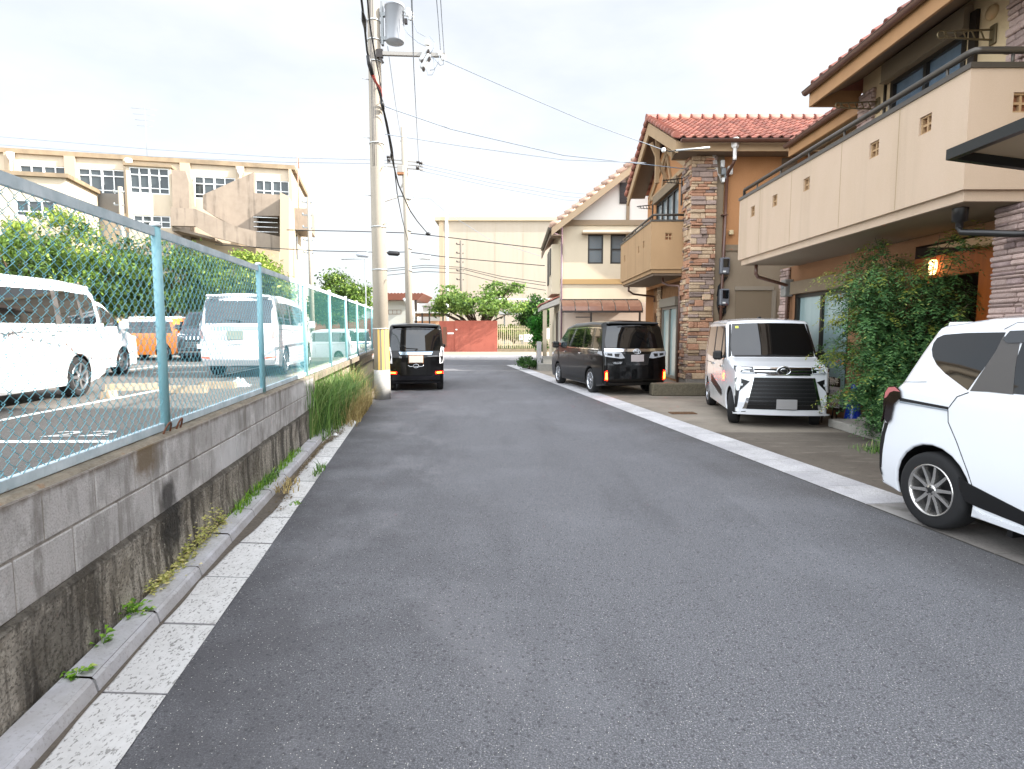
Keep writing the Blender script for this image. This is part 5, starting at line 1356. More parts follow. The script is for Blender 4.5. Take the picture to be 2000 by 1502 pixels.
# ------------------------------------------------------------------ white minivan cut by the frame, wheel nearest the kerb
def sienta():
    Lc, Wc, Hc = 4.14, 1.695, 1.66
    wx = 1.37
    top = [(-1.90, .22, .05), (-1.99, .34, .08), (-1.98, .62, .1), (-1.93, .86, .06), (-1.92, .98, .1), (-1.75, 1.13, .1), (-1.50, 1.585, .08), (-1.1, 1.635, .3), (-.2, 1.66, .8), (.55, 1.60, .4), (1.28, 1.08, .3), (1.9, .92, .25), (2.12, .70, .12), (2.13, .4, .1), (2.05, .2, .05)]
    c = Car(top, Lc, Wc, Hc, 1.06, (1.38, -wx, .30), zb=.19, tum=.14, tf=.09, tr=.07, r=.10, arch=.055, bulge=.05)
    # the side seen is its right hand side (local -y); rear wheel at the surveyed contact point
    q = G(1835, 1033); hd = Vector((RB[0], RB[1], 0))
    right = Vector((hd.y, -hd.x, 0))
    ctr = Vector((3.275, 4.53, 0)) + hd * wx - right * (Wc / 2 - .02)
    r = start_car('parked_car', 'white minivan cut off by the picture edge, ten spoke rear wheel beside the kerb', (ctr.x, ctr.y, 0.012), hd, 'cars parked at the houses')
    off = -wx + .16                                     # photo coordinate a is measured from the rear wheel
    A = lambda pts: [(off + a, z) for a, z in pts]
    b = c.body(); sg = -1
    c.seam(b, A([(.13, 1.10), (.04, 1.06), (-.03, .96), (-.02, .86), (.06, .73), (.17, .52), (.235, .36), (.24, .29)]), sg)
    c.seam(b, A([(-.49, 1.125), (-.36, 1.135), (-.25, 1.145)]), sg, .004)
    c.seam(b, A([(.28, 1.555), (.36, 1.60), (.6, 1.615), (1.3, 1.62)]), sg, .005)
    c.seam(b, A([(.24, .30), (.75, .235), (1.25, .225)]), sg, .006)
    c.seam(b, A([(1.28, 1.1), (1.3, .5), (1.25, .225)]), sg)
    add(b, 'body', [white_paint, trim_black, gap_black], r)
    b = MB()                                               # quarter glass
    c.patch_side(b, A([(-.27, 1.40), (-.268, 1.45), (-.245, 1.49), (-.19, 1.515), (.0, 1.53), (.30, 1.535), (.27, 1.40), (.12, 1.115), (.02, 1.165), (-.10, 1.225), (-.19, 1.285), (-.245, 1.345)]), sg, .003)
    add(b, 'quarter_window', car_glass, r)
    b = MB(); c.patch_side(b, A([(.285, 1.12), (.455, 1.12), (.43, 1.30), (.415, 1.47), (.47, 1.49), (1.28, 1.49), (1.28, 1.53), (.36, 1.53), (.29, 1.50), (.265, 1.40), (.14, 1.112)][::1]), sg, .005)
    add(b, 'window_pillar', mat('grey_pillar', '#4d4a48', .45), r)
    b = MB(); c.patch_side(b, A([(.40, 1.125), (1.28, 1.125), (1.28, 1.49), (.46, 1.49), (.435, 1.47)]), sg, .0035)
    add(b, 'door_window', car_glass, r)
    b = MB(); c.patch_side(b, A([(.30, 1.485), (.335, 1.545), (1.5, 1.585), (1.5, 1.50), (.34, 1.462)]), sg, .012)
    add(b, 'window_visor', mat('smoke_visor', '#23262a', .1, spec=.8, coat=.6), r)
    b = MB(); c.patch_side(b, [(-.0, 1.13), (1.02, 1.13), (.55, 1.50), (.0, 1.52)], sg, .0035); c.patch_side(b, [(-1.5, 1.2), (1.02, 1.13), (.55, 1.50), (-1.45, 1.5)], 1, .0035)
    add(b, 'front_window', car_glass, r)
    b = MB(); c.patch_side(b, A([(.10, .47), (.165, .445), (.62, .345), (1.4, .28), (1.4, .225), (.62, .255), (.25, .285), (.15, .30), (.11, .38)]), sg, .006)
    add(b, 'side_garnish', trim_black, r)
    b = MB(); c.patch_side(b, A([(-.52, 1.0), (-.50, .992), (-.03, .975), (-.03, .955), (-.50, .965)]), sg, .003)
    c.patch_side(b, A([(-.5, .963), (-.03, .953), (-.03, .943), (-.5, .95)]), sg, .006, 1)
    add(b, 'slide_rail', [gap_black, mat('rail_silver', '#9fa9b5', .3, metal=.5)], r)
    b = MB(); c.patch_side(b, A([(.22, .27), (.3, .245), (1.3, .215), (1.3, .175), (.27, .205)]), sg, .012)
    add(b, 'sill_panel', white_paint, r)
    # tail lamp wrapping the corner, black bumper insert, rear glass
    b = MB()
    c.patch_side(b, A([(-.475, 1.0), (-.49, 1.055), (-.55, 1.085), (-.62, 1.075), (-.665, 1.02), (-.675, .92), (-.655, .80), (-.61, .76), (-.575, .80), (-.55, .93)]), sg, .02, 0)
    c.patch_end(b, [(-.835, .76), (-.60, .84), (-.60, 1.02), (-.825, 1.08)], .02, True, 0)
    c.patch_side(b, A([(-.485, 1.045), (-.55, 1.078), (-.615, 1.068), (-.65, 1.02), (-.655, .97), (-.63, .985), (-.60, 1.025), (-.55, 1.045)]), sg, .025, 1)
    add(b, 'tail_lamp', [mat('smoked_lamp', '#1a1113', .12, coat=.7), mat('pink_lamp', '#b56a6c', .15, coat=.7)], r)
    b = MB(); c.patch_end(b, [(.78, .84), (.55, .9), (.55, 1.04), (.76, 1.06)], .015, True); add(b, 'tail_lamp', MATS['pink_lamp'], r)
    b = MB(); c.patch_end(b, poly_yz([(.66, 1.14), (.60, 1.55)]), .004, True); add(b, 'rear_window', car_glass, r)
    b = MB(); c.patch_end(b, poly_yz([(.60, .24), (.80, .3), (.80, .56), (.66, .66), (.62, .42)]), .006, True)
    c.patch_side(b, A([(-.69, .36), (-.67, .52), (-.65, .66), (-.62, .76), (-.66, .76), (-.70, .62), (-.71, .36)]), sg, .004); add(b, 'bumper_insert', trim_black, r)
    b = MB(); c.patch_end(b, poly_yz([(.62, 1.10), (.50, 1.52)]), .004, False); add(b, 'windscreen', car_glass, r)
    b = MB(); b.box((-1.58, -.55, 1.57), (-1.3, .55, 1.615), bev=.012); add(b, 'spoiler', white_paint, r)
    b = MB(); b.box((off + .42, -Wc / 2 + .08, .13), (off + .46, -Wc / 2 + .28, .30)); add(b, 'mud_flap', trim_black, r)
    for x in (1.38, -wx):
        for s_ in (-1, 1): wheel(r, x, s_ * (Wc / 2 - .115), .30, s_, 10, .205, .195, mat('silver_rim', '#c9c6c2', .22, metal=.85), twist=.15)
    c.handle(r, .05, .93, -1, white_paint); c.mirror(r, white_paint, 1.0, 1.1, -1)
sienta()

# ------------------------------------------------------------------ white tall small car facing the street
def tall_kei(front, label, paint, loc, hd, group, steer=0.0):
    Lc, Wc, Hc = 3.395, 1.475, 1.755
    top = [(-1.62, .25, .05), (-1.69, .40, .1), (-1.69, .9, .1), (-1.62, 1.05, .1), (-1.54, 1.62, .1), (-1.46, 1.725, .06), (-1.0, 1.755, .4), (.1, 1.755, .8), (.56, 1.715, .12), (1.02, 1.10, .12), (1.30, 1.045, .2), (1.60, .97, .08), (1.66, .86, .05), (1.675, .70, .1), (1.70, .40, .06), (1.66, .20, .03)]
    c = Car(top, Lc, Wc, Hc, 1.02, (1.23, -1.23, .285), zb=.19, tum=.085, tf=.05, tr=.035, r=.075, bulge=.04, crown=.03)
    r = start_car('parked_car', label, loc, hd, group)
    b = c.body()
    for sg in (1, -1):
        c.seam(b, [(-.36, 1.03), (-.38, .6), (-.40, .25)], sg); c.seam(b, [(.62, 1.03), (.68, .7), (.70, .25)], sg); c.seam(b, [(-1.36, .93), (-.4, .93)], sg, .012)
        c.seam(b, [(-1.2, 1.70), (.5, 1.68)], sg, .006)
    add(b, 'body', [paint, trim_black, gap_black], r)
    for sg in (1, -1):
        b = MB(); c.patch_side(b, [(-1.36, 1.08), (-.42, 1.04), (.40, 1.04), (.86, 1.09), (.50, 1.60), (.30, 1.635), (-1.30, 1.635), (-1.42, 1.56)], sg, .003); add(b, 'side_window', car_glass, r)
        for q in [[(x0, 1.04), (x0 + .09, 1.04), (x0 + .08, 1.635), (x0, 1.635)] for x0 in (-.42, .36)] + [[(.80, 1.09), (.90, 1.09), (.54, 1.60), (.47, 1.60)]]:
            b = MB(); c.patch_side(b, q, sg, .006); add(b, 'window_pillar', trim_black, r)
        for x in (-.24, .80): c.handle(r, x - .25, .92, sg, chrome, w=.13)
        c.mirror(r, trim_black, .72, 1.12, sg, (.09, .15, .16) if front else (.08, .09, .13))
    if front:
        b = MB(); c.patch_end(b, poly_yz([(.655, 1.115), (.665, 1.30), (.60, 1.665)]), .004); add(b, 'windscreen', car_glass, r)
        for sg in (1, -1): b = MB(); c.patch_end(b, [(sg * .672, 1.12), (sg * .715, 1.10), (sg * .65, 1.66), (sg * .615, 1.66)], .004); add(b, 'screen_pillar', trim_black, r)
        b = MB(); c.patch_end(b, poly_yz([(.62, 1.108), (.62, 1.135)]), .009); b.bar((c.end(.1, 1.14) + .02, -.1, 1.145), (c.end(.5, 1.2) + .02, .5, 1.16), .012, .012); add(b, 'wiper', trim_black, r)
        b = MB(); c.patch_end(b, [(-.555, 1.585), (-.50, 1.585), (-.50, 1.625), (-.555, 1.625)], .007); add(b, 'sticker', mat('yellow_sticker', '#c9cf55', .5), r)
        b = MB(); c.patch_end(b, poly_yz([(.43, .865), (.43, .965)]), .008, m=0); add(b, 'grille_band', trim_black, r)
        b = MB()
        for z0, z1 in ((.945, .968), (.895, .915)): c.patch_end(b, poly_yz([(.43, z0), (.43, z1)]), .016)
        c.patch_end(b, poly_yz([(.40, .842), (.40, .866)]), .014)
        add(b, 'chrome_bar', chrome, r)
        x = c.end(0, .915) + .03; b = MB(); n = 26
        b.lathe([(.001, .012), (.085, .012), (.1, .008), (.105, 0)], (0, 0, 0), 'x', 26); b.v = [(x - .01 + p[0], p[1], .915 + p[2] * .66) for p in b.v]; b.mi = [1] * len(b.mi)
        b.tube([(x + .005, .10 * math.cos(a), .915 + .066 * math.sin(a)) for a in [2 * math.pi * i / n for i in range(n + 1)]], .011, 6, 0)
        b.tube([(x + .008, .06, .885), (x + .008, .045, .945), (x + .008, -.03, .945), (x + .008, -.055, .92), (x + .008, -.02, .895), (x + .008, .06, .885)], .009, 6, 0)
        add(b, 'emblem', [chrome, trim_black], r)
        for sg in (1, -1):
            b = MB(); hp = [(sg * .44, .865), (sg * .44, .97), (sg * .60, .975), (sg * .715, .985), (sg * .725, .93), (sg * .70, .88), (sg * .6, .86)]
            c.patch_end(b, hp, .01, m=0)
            c.patch_end(b, [(sg * .47, .935), (sg * .47, .95), (sg * .69, .965), (sg * .70, .945)], .016, m=1); c.patch_end(b, [(sg * .50, .885), (sg * .50, .91), (sg * .60, .912), (sg * .62, .888)], .016, m=1); c.patch_end(b, [(sg * .45, .868), (sg * .45, .882), (sg * .60, .876), (sg * .69, .89), (sg * .69, .88), (sg * .6, .863)], .017, m=1)
            add(b, 'headlight', [mat('black_lamp', '#121416', .1, coat=.8), lamp_clear], r)
            b = MB(); c.patch_end(b, [(sg * .69, .80), (sg * .56, .76), (sg * .50, .74), (sg * .655, .58), (sg * .675, .32), (sg * .705, .30), (sg * .715, .56), (sg * .715, .78)], .007, m=0)
            c.patch_end(b, [(sg * .60, .70), (sg * .66, .71), (sg * .66, .675), (sg * .61, .665)], .012, m=1); c.patch_end(b, [(sg * .70, .80), (sg * .712, .80), (sg * .712, .5), (sg * .70, .5)], .012, m=2)
            add(b, 'fog_lamp', [trim_black, lamp_clear, chrome], r)
            b = MB(); c.patch_end(b, [(sg * .44, .80), (sg * .475, .80), (sg * .58, .34), (sg * .60, .30), (sg * .54, .30), (sg * .53, .36)], .012); add(b, 'grille_trim', chrome, r)
        b = MB(); c.patch_end(b, poly_yz([(.54, .295), (.455, .76), (.47, .805)][::1]), .005, m=0)
        for k in range(7):
            z = .36 + k * .062; w = .53 - (z - .3) * .19; c.patch_end(b, poly_yz([(w, z), (w, z + .018)]), .013, m=1)
        add(b, 'grille', [mat('grille_black', '#0b0b0c', .5), mat('grille_bar', '#2e2f31', .3, metal=.4)], r)
        b = MB(); c.patch_end(b, poly_yz([(.73, .205), (.735, .235), (.56, .262), (.52, .285)]), .02, m=0); c.patch_end(b, [(.73, .238), (.55, .262), (.55, .25), (.73, .228)], .03, m=1); c.patch_end(b, [(-.73, .238), (-.55, .262), (-.55, .25), (-.73, .228)], .03, m=1)
        add(b, 'lip', [paint, trim_black], r)
        plate(r, c.end(0, .385) + .012, .05, .385, 1, .31, .16, mat('grey_plate', '#918f8e', .5))
        for sg in (1, -1):
            b = MB(); c.patch_side(b, [(-.62, .58), (.50, .40), (.60, .42), (.58, .50), (-.60, .70)], sg, .006); c.patch_side(b, [(-.62, .572), (.50, .392), (.61, .415), (.61, .40), (.50, .378), (-.62, .56)], sg, .01, 1); add(b, 'side_garnish', [trim_black, chrome], r)
        b = MB(); b.box((-.15, -.03, 1.775), (.0, .03, 1.81), bev=.014); add(b, 'roof_antenna', trim_black, r)
        b = MB(); c.patch_side(b, [(-.92, .69), (-.80, .71), (-.78, .54), (-.90, .53)], 1, .002)
    else:
        b = MB(); c.patch_end(b, poly_yz([(.64, 1.06), (.655, 1.20), (.60, 1.60), (.50, 1.63)]), .004, True); add(b, 'rear_window', car_glass, r)
        b = MB(); c.patch_end(b, poly_yz([(.12, 1.645), (.12, 1.662)]), .03, True); add(b, 'high_brake_lamp', lamp_clear, r)
        b = MB(); b.box((-1.66, -.60, 1.675), (-1.40, .60, 1.725), bev=.02); add(b, 'spoiler', paint, r)
        b = MB(); c.patch_end(b, poly_yz([(.40, .955), (.44, 1.03)]), .012, True); add(b, 'tail_garnish', mat('sky_chrome', '#a9bccd', .12, metal=.9), r)  # bluish sky reflection put into the chrome colour
        for sg in (1, -1):
            b = MB(); c.patch_end(b, [(sg * .61, .72), (sg * .70, .74), (sg * .735, 1.14), (sg * .655, 1.16), (sg * .615, .95)], .014, True)
            c.patch_side(b, [(-1.64, .78), (-1.60, .80), (-1.56, 1.10), (-1.63, 1.10)], sg, .012); add(b, 'tail_lamp', mat('white_tail_lamp', '#cfcfd0', .15, coat=.7), r)
            b = MB(); c.patch_end(b, [(sg * .50, .455), (sg * .70, .46), (sg * .70, .52), (sg * .50, .51)], .012, True, 0); c.patch_end(b, [(sg * .54, .472), (sg * .66, .475), (sg * .66, .502), (sg * .54, .498)], .02, True, 1); add(b, 'brake_lamp', [lamp_lit, lamp_core], r)
        plate(r, c.end(0, .84, True) - .012, .0, .84, -1, .36, .18)
        b = MB(); b.box((c.end(.0, .84, True) - .008, -.195, .735), (c.end(.0, .84, True) - .002, .195, .945)); add(b, 'plate_surround', mat('plate_orange_rim', '#7a4a1a', .5), r)
        oval_emblem(r, c.end(0, .665, True) - .02, 0, .665, .07, .05, -1, False)
        b = MB()
        x = lambda y, z: c.end(y, z, True) - .014
        b.bar((x(.42, .93), .44, .905), (x(.42, .93), .30, .905), .006, .012); b.bar((x(.42, .9), .44, .88), (x(.42, .9), .36, .88), .006, .014); b.bar((x(.4, .93), -.28, .915), (x(.4, .93), -.58, .92), .006, .02)
        add(b, 'badge', chrome, r)
        b = MB(); b.tube([(x(0, 1.06) - .01, .02, 1.065), (x(.0, 1.1) - .02, -.06, 1.105), (x(.3, 1.12) - .02, .32, 1.125)], .01, 6); add(b, 'rear_wiper', trim_black, r)
        b = MB(); c.patch_end(b, poly_yz([(.70, .20), (.70, .42), (.46, .45), (.40, .40)]), .01, True); add(b, 'bumper_insert', mat('bumper_dark', '#17171c', .25, coat=.5), r)
        b = MB(); b.tube([(x(.3, .66), .20, .68), (x(.3, .6), .16, .65), (x(.3, .6), -.16, .65), (x(.3, .66), -.2, .68)], .008, 6); add(b, 'tailgate_handle', chrome, r)
        for sg in (1, -1):
            b = MB(); p = Vector((c.end(.6, 1.12, True) - .05, sg * .72, 1.16)); b.ball(p, .05, 10, 6, sc3=(.8, .9, 1.0)) if False else None
    for x in (1.23, -1.23):
        for s_ in (-1, 1): wheel(r, x, s_ * (Wc / 2 - .105), .285, s_, 8, .185, .165, rim_m, steer=(steer if x > 0 else 0))
    return r, c
hd = Vector((-.175, -.985, 0)).normalized()
fa = (G(1425, 830) + G(1600, 831)) / 2; fa = Vector((fa.x + .02, fa.y + .08, .018))
tall_kei(True, 'white tall small car facing the street with black grille and oval emblem', white_paint, fa - hd * 1.23, hd, 'cars parked at the houses', steer=-.3)
kc = G(813, 765); tall_kei(False, 'black tall small car seen from behind with lit brake lamps beside the utility pole', black_paint, Vector((kc.x - .03, kc.y + .22, 0)) + Vector((RDIR.x, RDIR.y, 0)) * 1.62, (RDIR.x, RDIR.y), 'cars parked at the houses')

# ------------------------------------------------------------------ big minivans
VAN_TOP = lambda s: [(x * s, z * s, r * s) for x, z, r in [(-2.36, .28, .06), (-2.46, .42, .1), (-2.45, .80, .1), (-2.42, 1.08, .1), (-2.36, 1.22, .08), (-2.22, 1.80, .08), (-2.05, 1.915, .1), (-1.2, 1.945, .5), (.1, 1.92, .8), (.75, 1.82, .4), (1.62, 1.20, .25), (2.10, 1.05, .25), (2.38, .93, .1), (2.44, .70, .1), (2.46, .42, .08), (2.38, .22, .04)]]
def minivan(label, paint, loc, hd, group, s=1.0, W=1.85, spokes=10, rear='chrome', front='none', lit=False, glass=car_glass, wheel_finish=rim_m, name='parked_car', side_both=True, wing=True):
    c = Car(VAN_TOP(s), 4.92 * s, W * s, 1.945 * s, 1.14 * s, (1.52 * s, -1.48 * s, .335 * s), zb=.21 * s, tum=.12, tf=.08, tr=.05, r=.10 * s, bulge=.045, crown=.04 * s)
    r = start_car(name, label, loc, hd, group)
    S_ = lambda pts: [(a * s, z * s) for a, z in pts]
    E = lambda pts: [(a * s, z * s) for a, z in pts]
    b = c.body()
    for sg in (1, -1):
        c.seam(b, S_([(.38, 1.2), (.36, .7), (.40, .3)]), sg, .008); c.seam(b, S_([(1.42, 1.22), (1.40, .9), (1.22, .75)]), sg, .008); c.seam(b, S_([(-.98, 1.2), (-1.0, .9), (-1.08, .78)]), sg, .008)
        c.seam(b, S_([(-2.2, 1.12), (-1.0, 1.10), (.3, 1.08)]), sg, .012)
    add(b, 'body', [paint, trim_black, gap_black], r)
    for sg in (1, -1):
        b = MB(); c.patch_side(b, S_([(-2.12, 1.28), (-2.02, 1.23), (.44, 1.22), (.44, 1.72), (-1.2, 1.76), (-1.95, 1.74), (-2.08, 1.66)]), sg, .003); add(b, 'side_window', glass, r)
        b = MB(); c.patch_side(b, S_([(.50, 1.22), (1.44, 1.25), (1.02, 1.54), (.72, 1.69), (.50, 1.715)]), sg, .003); add(b, 'front_window', car_glass2 if paint is not white_paint else glass, r)
        for q in ([(.40, 1.215), (.53, 1.215), (.53, 1.725), (.40, 1.725)], [(-1.02, 1.22), (-.86, 1.22), (-.88, 1.75), (-1.02, 1.75)], [(-1.68, 1.23), (-1.60, 1.23), (-1.56, 1.75), (-1.64, 1.75)]):
            b = MB(); c.patch_side(b, S_(q), sg, .006); add(b, 'window_pillar', mat('gloss_pillar', '#1c1a19', .15, coat=.7) if paint is black_paint else MATS['grey_pillar'], r)
        if rear == 'chrome':
            b = MB(); c.patch_side(b, S_([(-2.1, 1.19), (.5, 1.185), (1.5, 1.22), (1.5, 1.245), (.5, 1.212), (-2.1, 1.22)]), sg, .008); c.patch_side(b, S_([(-2.1, 1.75), (-1.2, 1.775), (.5, 1.735), (.75, 1.70), (.75, 1.72), (.5, 1.755), (-1.2, 1.795), (-2.1, 1.77)]), sg, .006); add(b, 'chrome_bar', chrome, r)
        for x in (-.72, .72): c.handle(r, x * s, 1.06 * s, sg, chrome if paint is black_paint else paint, w=.18 * s)
        c.mirror(r, paint, 1.30 * s, 1.26 * s, sg, (.10 * s, .2 * s, .2 * s))
        b = MB(); c.patch_side(b, S_([(-1.08, .33), (1.1, .31), (1.1, .25), (-1.08, .26)]), sg, .014); add(b, 'sill_panel', paint, r)
    b = MB(); c.patch_end(b, poly_yz(E([(.74, 1.24), (.62, 1.74)])), .004); add(b, 'windscreen', car_glass, r)
    b = MB(); c.patch_end(b, poly_yz(E([(.80, 1.25), (.81, 1.42), (.72, 1.80)])), .004, True); add(b, 'rear_window', car_glass if paint is black_paint else mat('van_rear_glass', '#1b2129', .04, spec=.9, coat=.5), r)
    b = MB(); b.box((-2.32 * s, -.70 * s, 1.85 * s), (-2.0 * s, .70 * s, 1.91 * s), bev=.025); add(b, 'spoiler', paint, r)
    xr = lambda y, z: c.end(y * s, z * s, True)
    if rear == 'chrome':                                  # dark minivan by the houses
        b = MB(); c.patch_end(b, poly_yz(E([(.60, 1.15), (.84, 1.155), (.84, 1.235), (.30, 1.22)])), .012, True); add(b, 'tail_garnish', chrome, r)
        for sg in (1, -1):
            b = MB(); q = E([(sg * .34, .99), (sg * .45, .97), (sg * .84, 1.03), (sg * .86, 1.15), (sg * .50, 1.15), (sg * .42, 1.13)])
            c.patch_end(b, q, .016, True, 0); c.patch_end(b, E([(sg * .50, 1.02), (sg * .60, 1.03), (sg * .60, 1.10), (sg * .47, 1.10)]), .022, True, 1); c.patch_end(b, E([(sg * .66, 1.04), (sg * .78, 1.06), (sg * .78, 1.11), (sg * .66, 1.105)]), .022, True, 1)
            c.patch_side(b, S_([(-2.36, 1.05), (-2.05, 1.10), (-2.12, 1.17), (-2.34, 1.16)]), sg, .012, 0)
            add(b, 'tail_lamp', [mat('smoky_clear_lamp', '#9a9da2', .1, spec=.7, coat=.6), trim_black], r)
            b = MB(); c.patch_end(b, E([(sg * .775, .40), (sg * .845, .42), (sg * .835, .64), (sg * .785, .66)]), .012, True, 0); c.patch_end(b, E([(sg * .79, .44), (sg * .83, .45), (sg * .822, .60), (sg * .795, .61)]), .02, True, 1); add(b, 'brake_lamp', [lamp_lit, lamp_core], r)
        oval_emblem(r, xr(0, 1.15) - .03, 0, 1.155 * s, .10 * s, .065 * s, -1)
        tex('VELLFIRE', .075 * s, chrome, 'lettering', r, facing((xr(.52, .86) - .012, .52 * s, .86 * s), (0, -1, 0), (0, 0, 1)), .003, bold=True)
        plate(r, xr(0, .98) - .012, 0, .98 * s, -1, .33, .165, mat('mauve_plate', '#a39a98', .5))
        b = MB(); c.patch_end(b, poly_yz(E([(.30, .80), (.36, 1.06), (.33, 1.09)])), .004, True); add(b, 'plate_recess', mat('gloss_recess', '#0c0c0d', .2, coat=.8), r)
        b = MB(); c.patch_end(b, poly_yz(E([(.70, .29), (.74, .35)])), .02, True); add(b, 'bumper_insert', trim_black, r)
    elif rear == 'white':
        b = MB(); c.patch_end(b, poly_yz(E([(.52, 1.10), (.56, 1.19)])), .014, True); add(b, 'tail_garnish', mat('sky_chrome', '#a9bccd', .12, metal=.9), r)
        for sg in (1, -1):
            b = MB(); q = E([(sg * .64, .86), (sg * .80, .84), (sg * .845, 1.02), (sg * .84, 1.30), (sg * .72, 1.10), (sg * .66, .98)])
            c.patch_end(b, q, .012, True, 0); c.patch_end(b, E([(sg * .74, .90), (sg * .80, .90), (sg * .82, 1.12), (sg * .77, 1.08)]), .018, True, 1); c.patch_side(b, S_([(-2.40, .9), (-2.2, 1.02), (-2.22, 1.25), (-2.34, 1.25)]), sg, .012, 0); add(b, 'tail_lamp', [lamp_clear, mat('faint_red_lamp', '#a98a86', .2)], r)
            b = MB(); c.patch_end(b, E([(sg * .58, .44), (sg * .80, .46), (sg * .80, .49), (sg * .62, .485)]), .012, True, 0); add(b, 'reflector', mat('orange_reflector', '#d8452a', .3, emit=('#ff5a30', .6)), r)  # reflector glows by itself, its glint put in as emission
        plate(r, xr(0, .98) - .014, .02, .98 * s, -1, .36, .2, mat('green_grey_plate', '#8f978b', .6))
        b = MB(); b.tube([(xr(0, .79) - .01, .13 * s, .81 * s), (xr(0, .79) - .01, .12 * s, .775 * s), (xr(0, .79) - .01, -.12 * s, .775 * s), (xr(0, .79) - .01, -.13 * s, .81 * s)], .006, 5); add(b, 'tailgate_handle', grey_metal, r)
        b = MB(); b.tube([(xr(0, 1.27) - .02, 0, 1.25 * s), (xr(.1, 1.3) - .03, -.1 * s, 1.30 * s), (xr(.5, 1.33) - .03, .3 * s, 1.33 * s)], .01, 6); add(b, 'rear_wiper', trim_black, r)
    if front == 'grille':
        b = MB(); c.patch_end(b, poly_yz(E([(.55, .45), (.60, .62), (.58, .98)])), .01, m=0)
        for k in range(9):
            y = (-.52 + k * .13); c.patch_end(b, E([(y - .02, .80), (y + .02, .80), (y + .025, .99), (y - .015, .99)]), .022, m=1)
        for z in (.52, .60, .68): c.patch_end(b, poly_yz(E([(.56, z), (.56, z + .018)])), .018, m=2)
        add(b, 'grille', [trim_black, chrome, grey_metal], r)
        for sg in (1, -1):
            b = MB(); c.patch_end(b, E([(sg * .60, .88), (sg * .60, .98), (sg * .84, 1.02), (sg * .84, .93)]), .014); add(b, 'headlight', lamp_clear, r)
            b = MB(); c.patch_end(b, E([(sg * .62, .50), (sg * .66, .82), (sg * .82, .80), (sg * .80, .48)]), .01); add(b, 'fog_lamp', trim_black, r)
        b = MB(); c.patch_end(b, poly_yz(E([(.84, .33), (.84, .37), (.5, .39)])), .03); add(b, 'chrome_bar', chrome, r)
        plate(r, c.end(0, .56 * s) + .02, 0, .56 * s, 1, .33, .165, white_plastic)
    else:
        for sg in (1, -1):
            b = MB(); c.patch_end(b, E([(sg * .58, .86), (sg * .60, .97), (sg * .85, 1.0), (sg * .84, .9)]), .012); c.patch_side(b, S_([(2.30, .90), (2.05, .95), (2.10, 1.0), (2.30, .98)]), sg, .01); add(b, 'headlight', lamp_clear, r)
        b = MB(); c.patch_end(b, poly_yz(E([(.60, .42), (.55, .9)])), .008); add(b, 'grille', trim_black, r)
    for x in (1.52, -1.48):
        for sg in (-1, 1): wheel(r, x * s, sg * (W * s / 2 - .125 * s), .335 * s, sg, spokes, .235 * s, .215 * s, wheel_finish)
    return r, c
# black minivan beside the stone pillar, tail towards us
rw, fw_ = G(1155, 768.5), G(1091, 749.7); hd = Vector((fw_.x - rw.x, fw_.y - rw.y, 0)).normalized()
sV = .925; right = Vector((hd.y, -hd.x, 0))
ctr = rw + hd * (1.48 * sV) + right * (.925 * sV - .03) + hd * .1
minivan('glossy black minivan with lit red brake lamps parked beside the stone pillar', black_paint, (ctr.x, ctr.y, .012), hd, 'cars parked at the houses', sV, rear='chrome', wheel_finish=mat('bright_rim', '#d2d4d8', .2, metal=.8))
# lot
ZL = .503; rd = Vector((RDIR.x, RDIR.y, 0))
oA = G(155, 775, .5); ctr = oA - rd * 1.48 * .93 - RSIDE * (.925 * .93 - .02); 
minivan('big white minivan nearest the fence with its nose out of the picture', white_paint, (ctr.x, ctr.y, ZL), -rd, 'cars in the parking lot', .955, rear='white', wheel_finish=rim_m, spokes=7)
oB = G(244, 731, .5); ctr = oB - rd * 1.52 * .95 - RSIDE * (.925 * .95 - .02)
minivan('white minivan with fan spoke front wheel parked behind the big white minivan, nose away', white_paint, (ctr.x, ctr.y, ZL), rd, 'cars in the parking lot', .95, rear='white', spokes=12)
cC = (G(421, 733, .5) + G(556, 732, .5)) / 2; ctr = cC + rd * (1.48 * .97 + .1)
minivan('white minivan with its tail and dark rear window towards the fence, orange reflectors', white_paint, (ctr.x, ctr.y, ZL), rd, 'cars in the parking lot', .99, W=1.74, rear='white', spokes=9)
cN = P(362, 700, 20.2); ctr = Vector((cN.x, 20.6, 0)) + Vector((-.12, .98, 0)) * 2.4
minivan('dark navy minivan facing the camera with chrome barred grille', navy_paint, (ctr.x, ctr.y, ZL), (.28, -.96), 'cars in the parking lot', .97, rear='white', front='grille')
cD = P(655, 690, 27.3); 
minivan('small white van beyond the farther fence posts, tail to the road', white_paint, (cD.x - .25, cD.y + .3, .12), (-.86, .51), 'cars in the parking lot', .80, W=1.8, rear='white', glass=car_glass2)

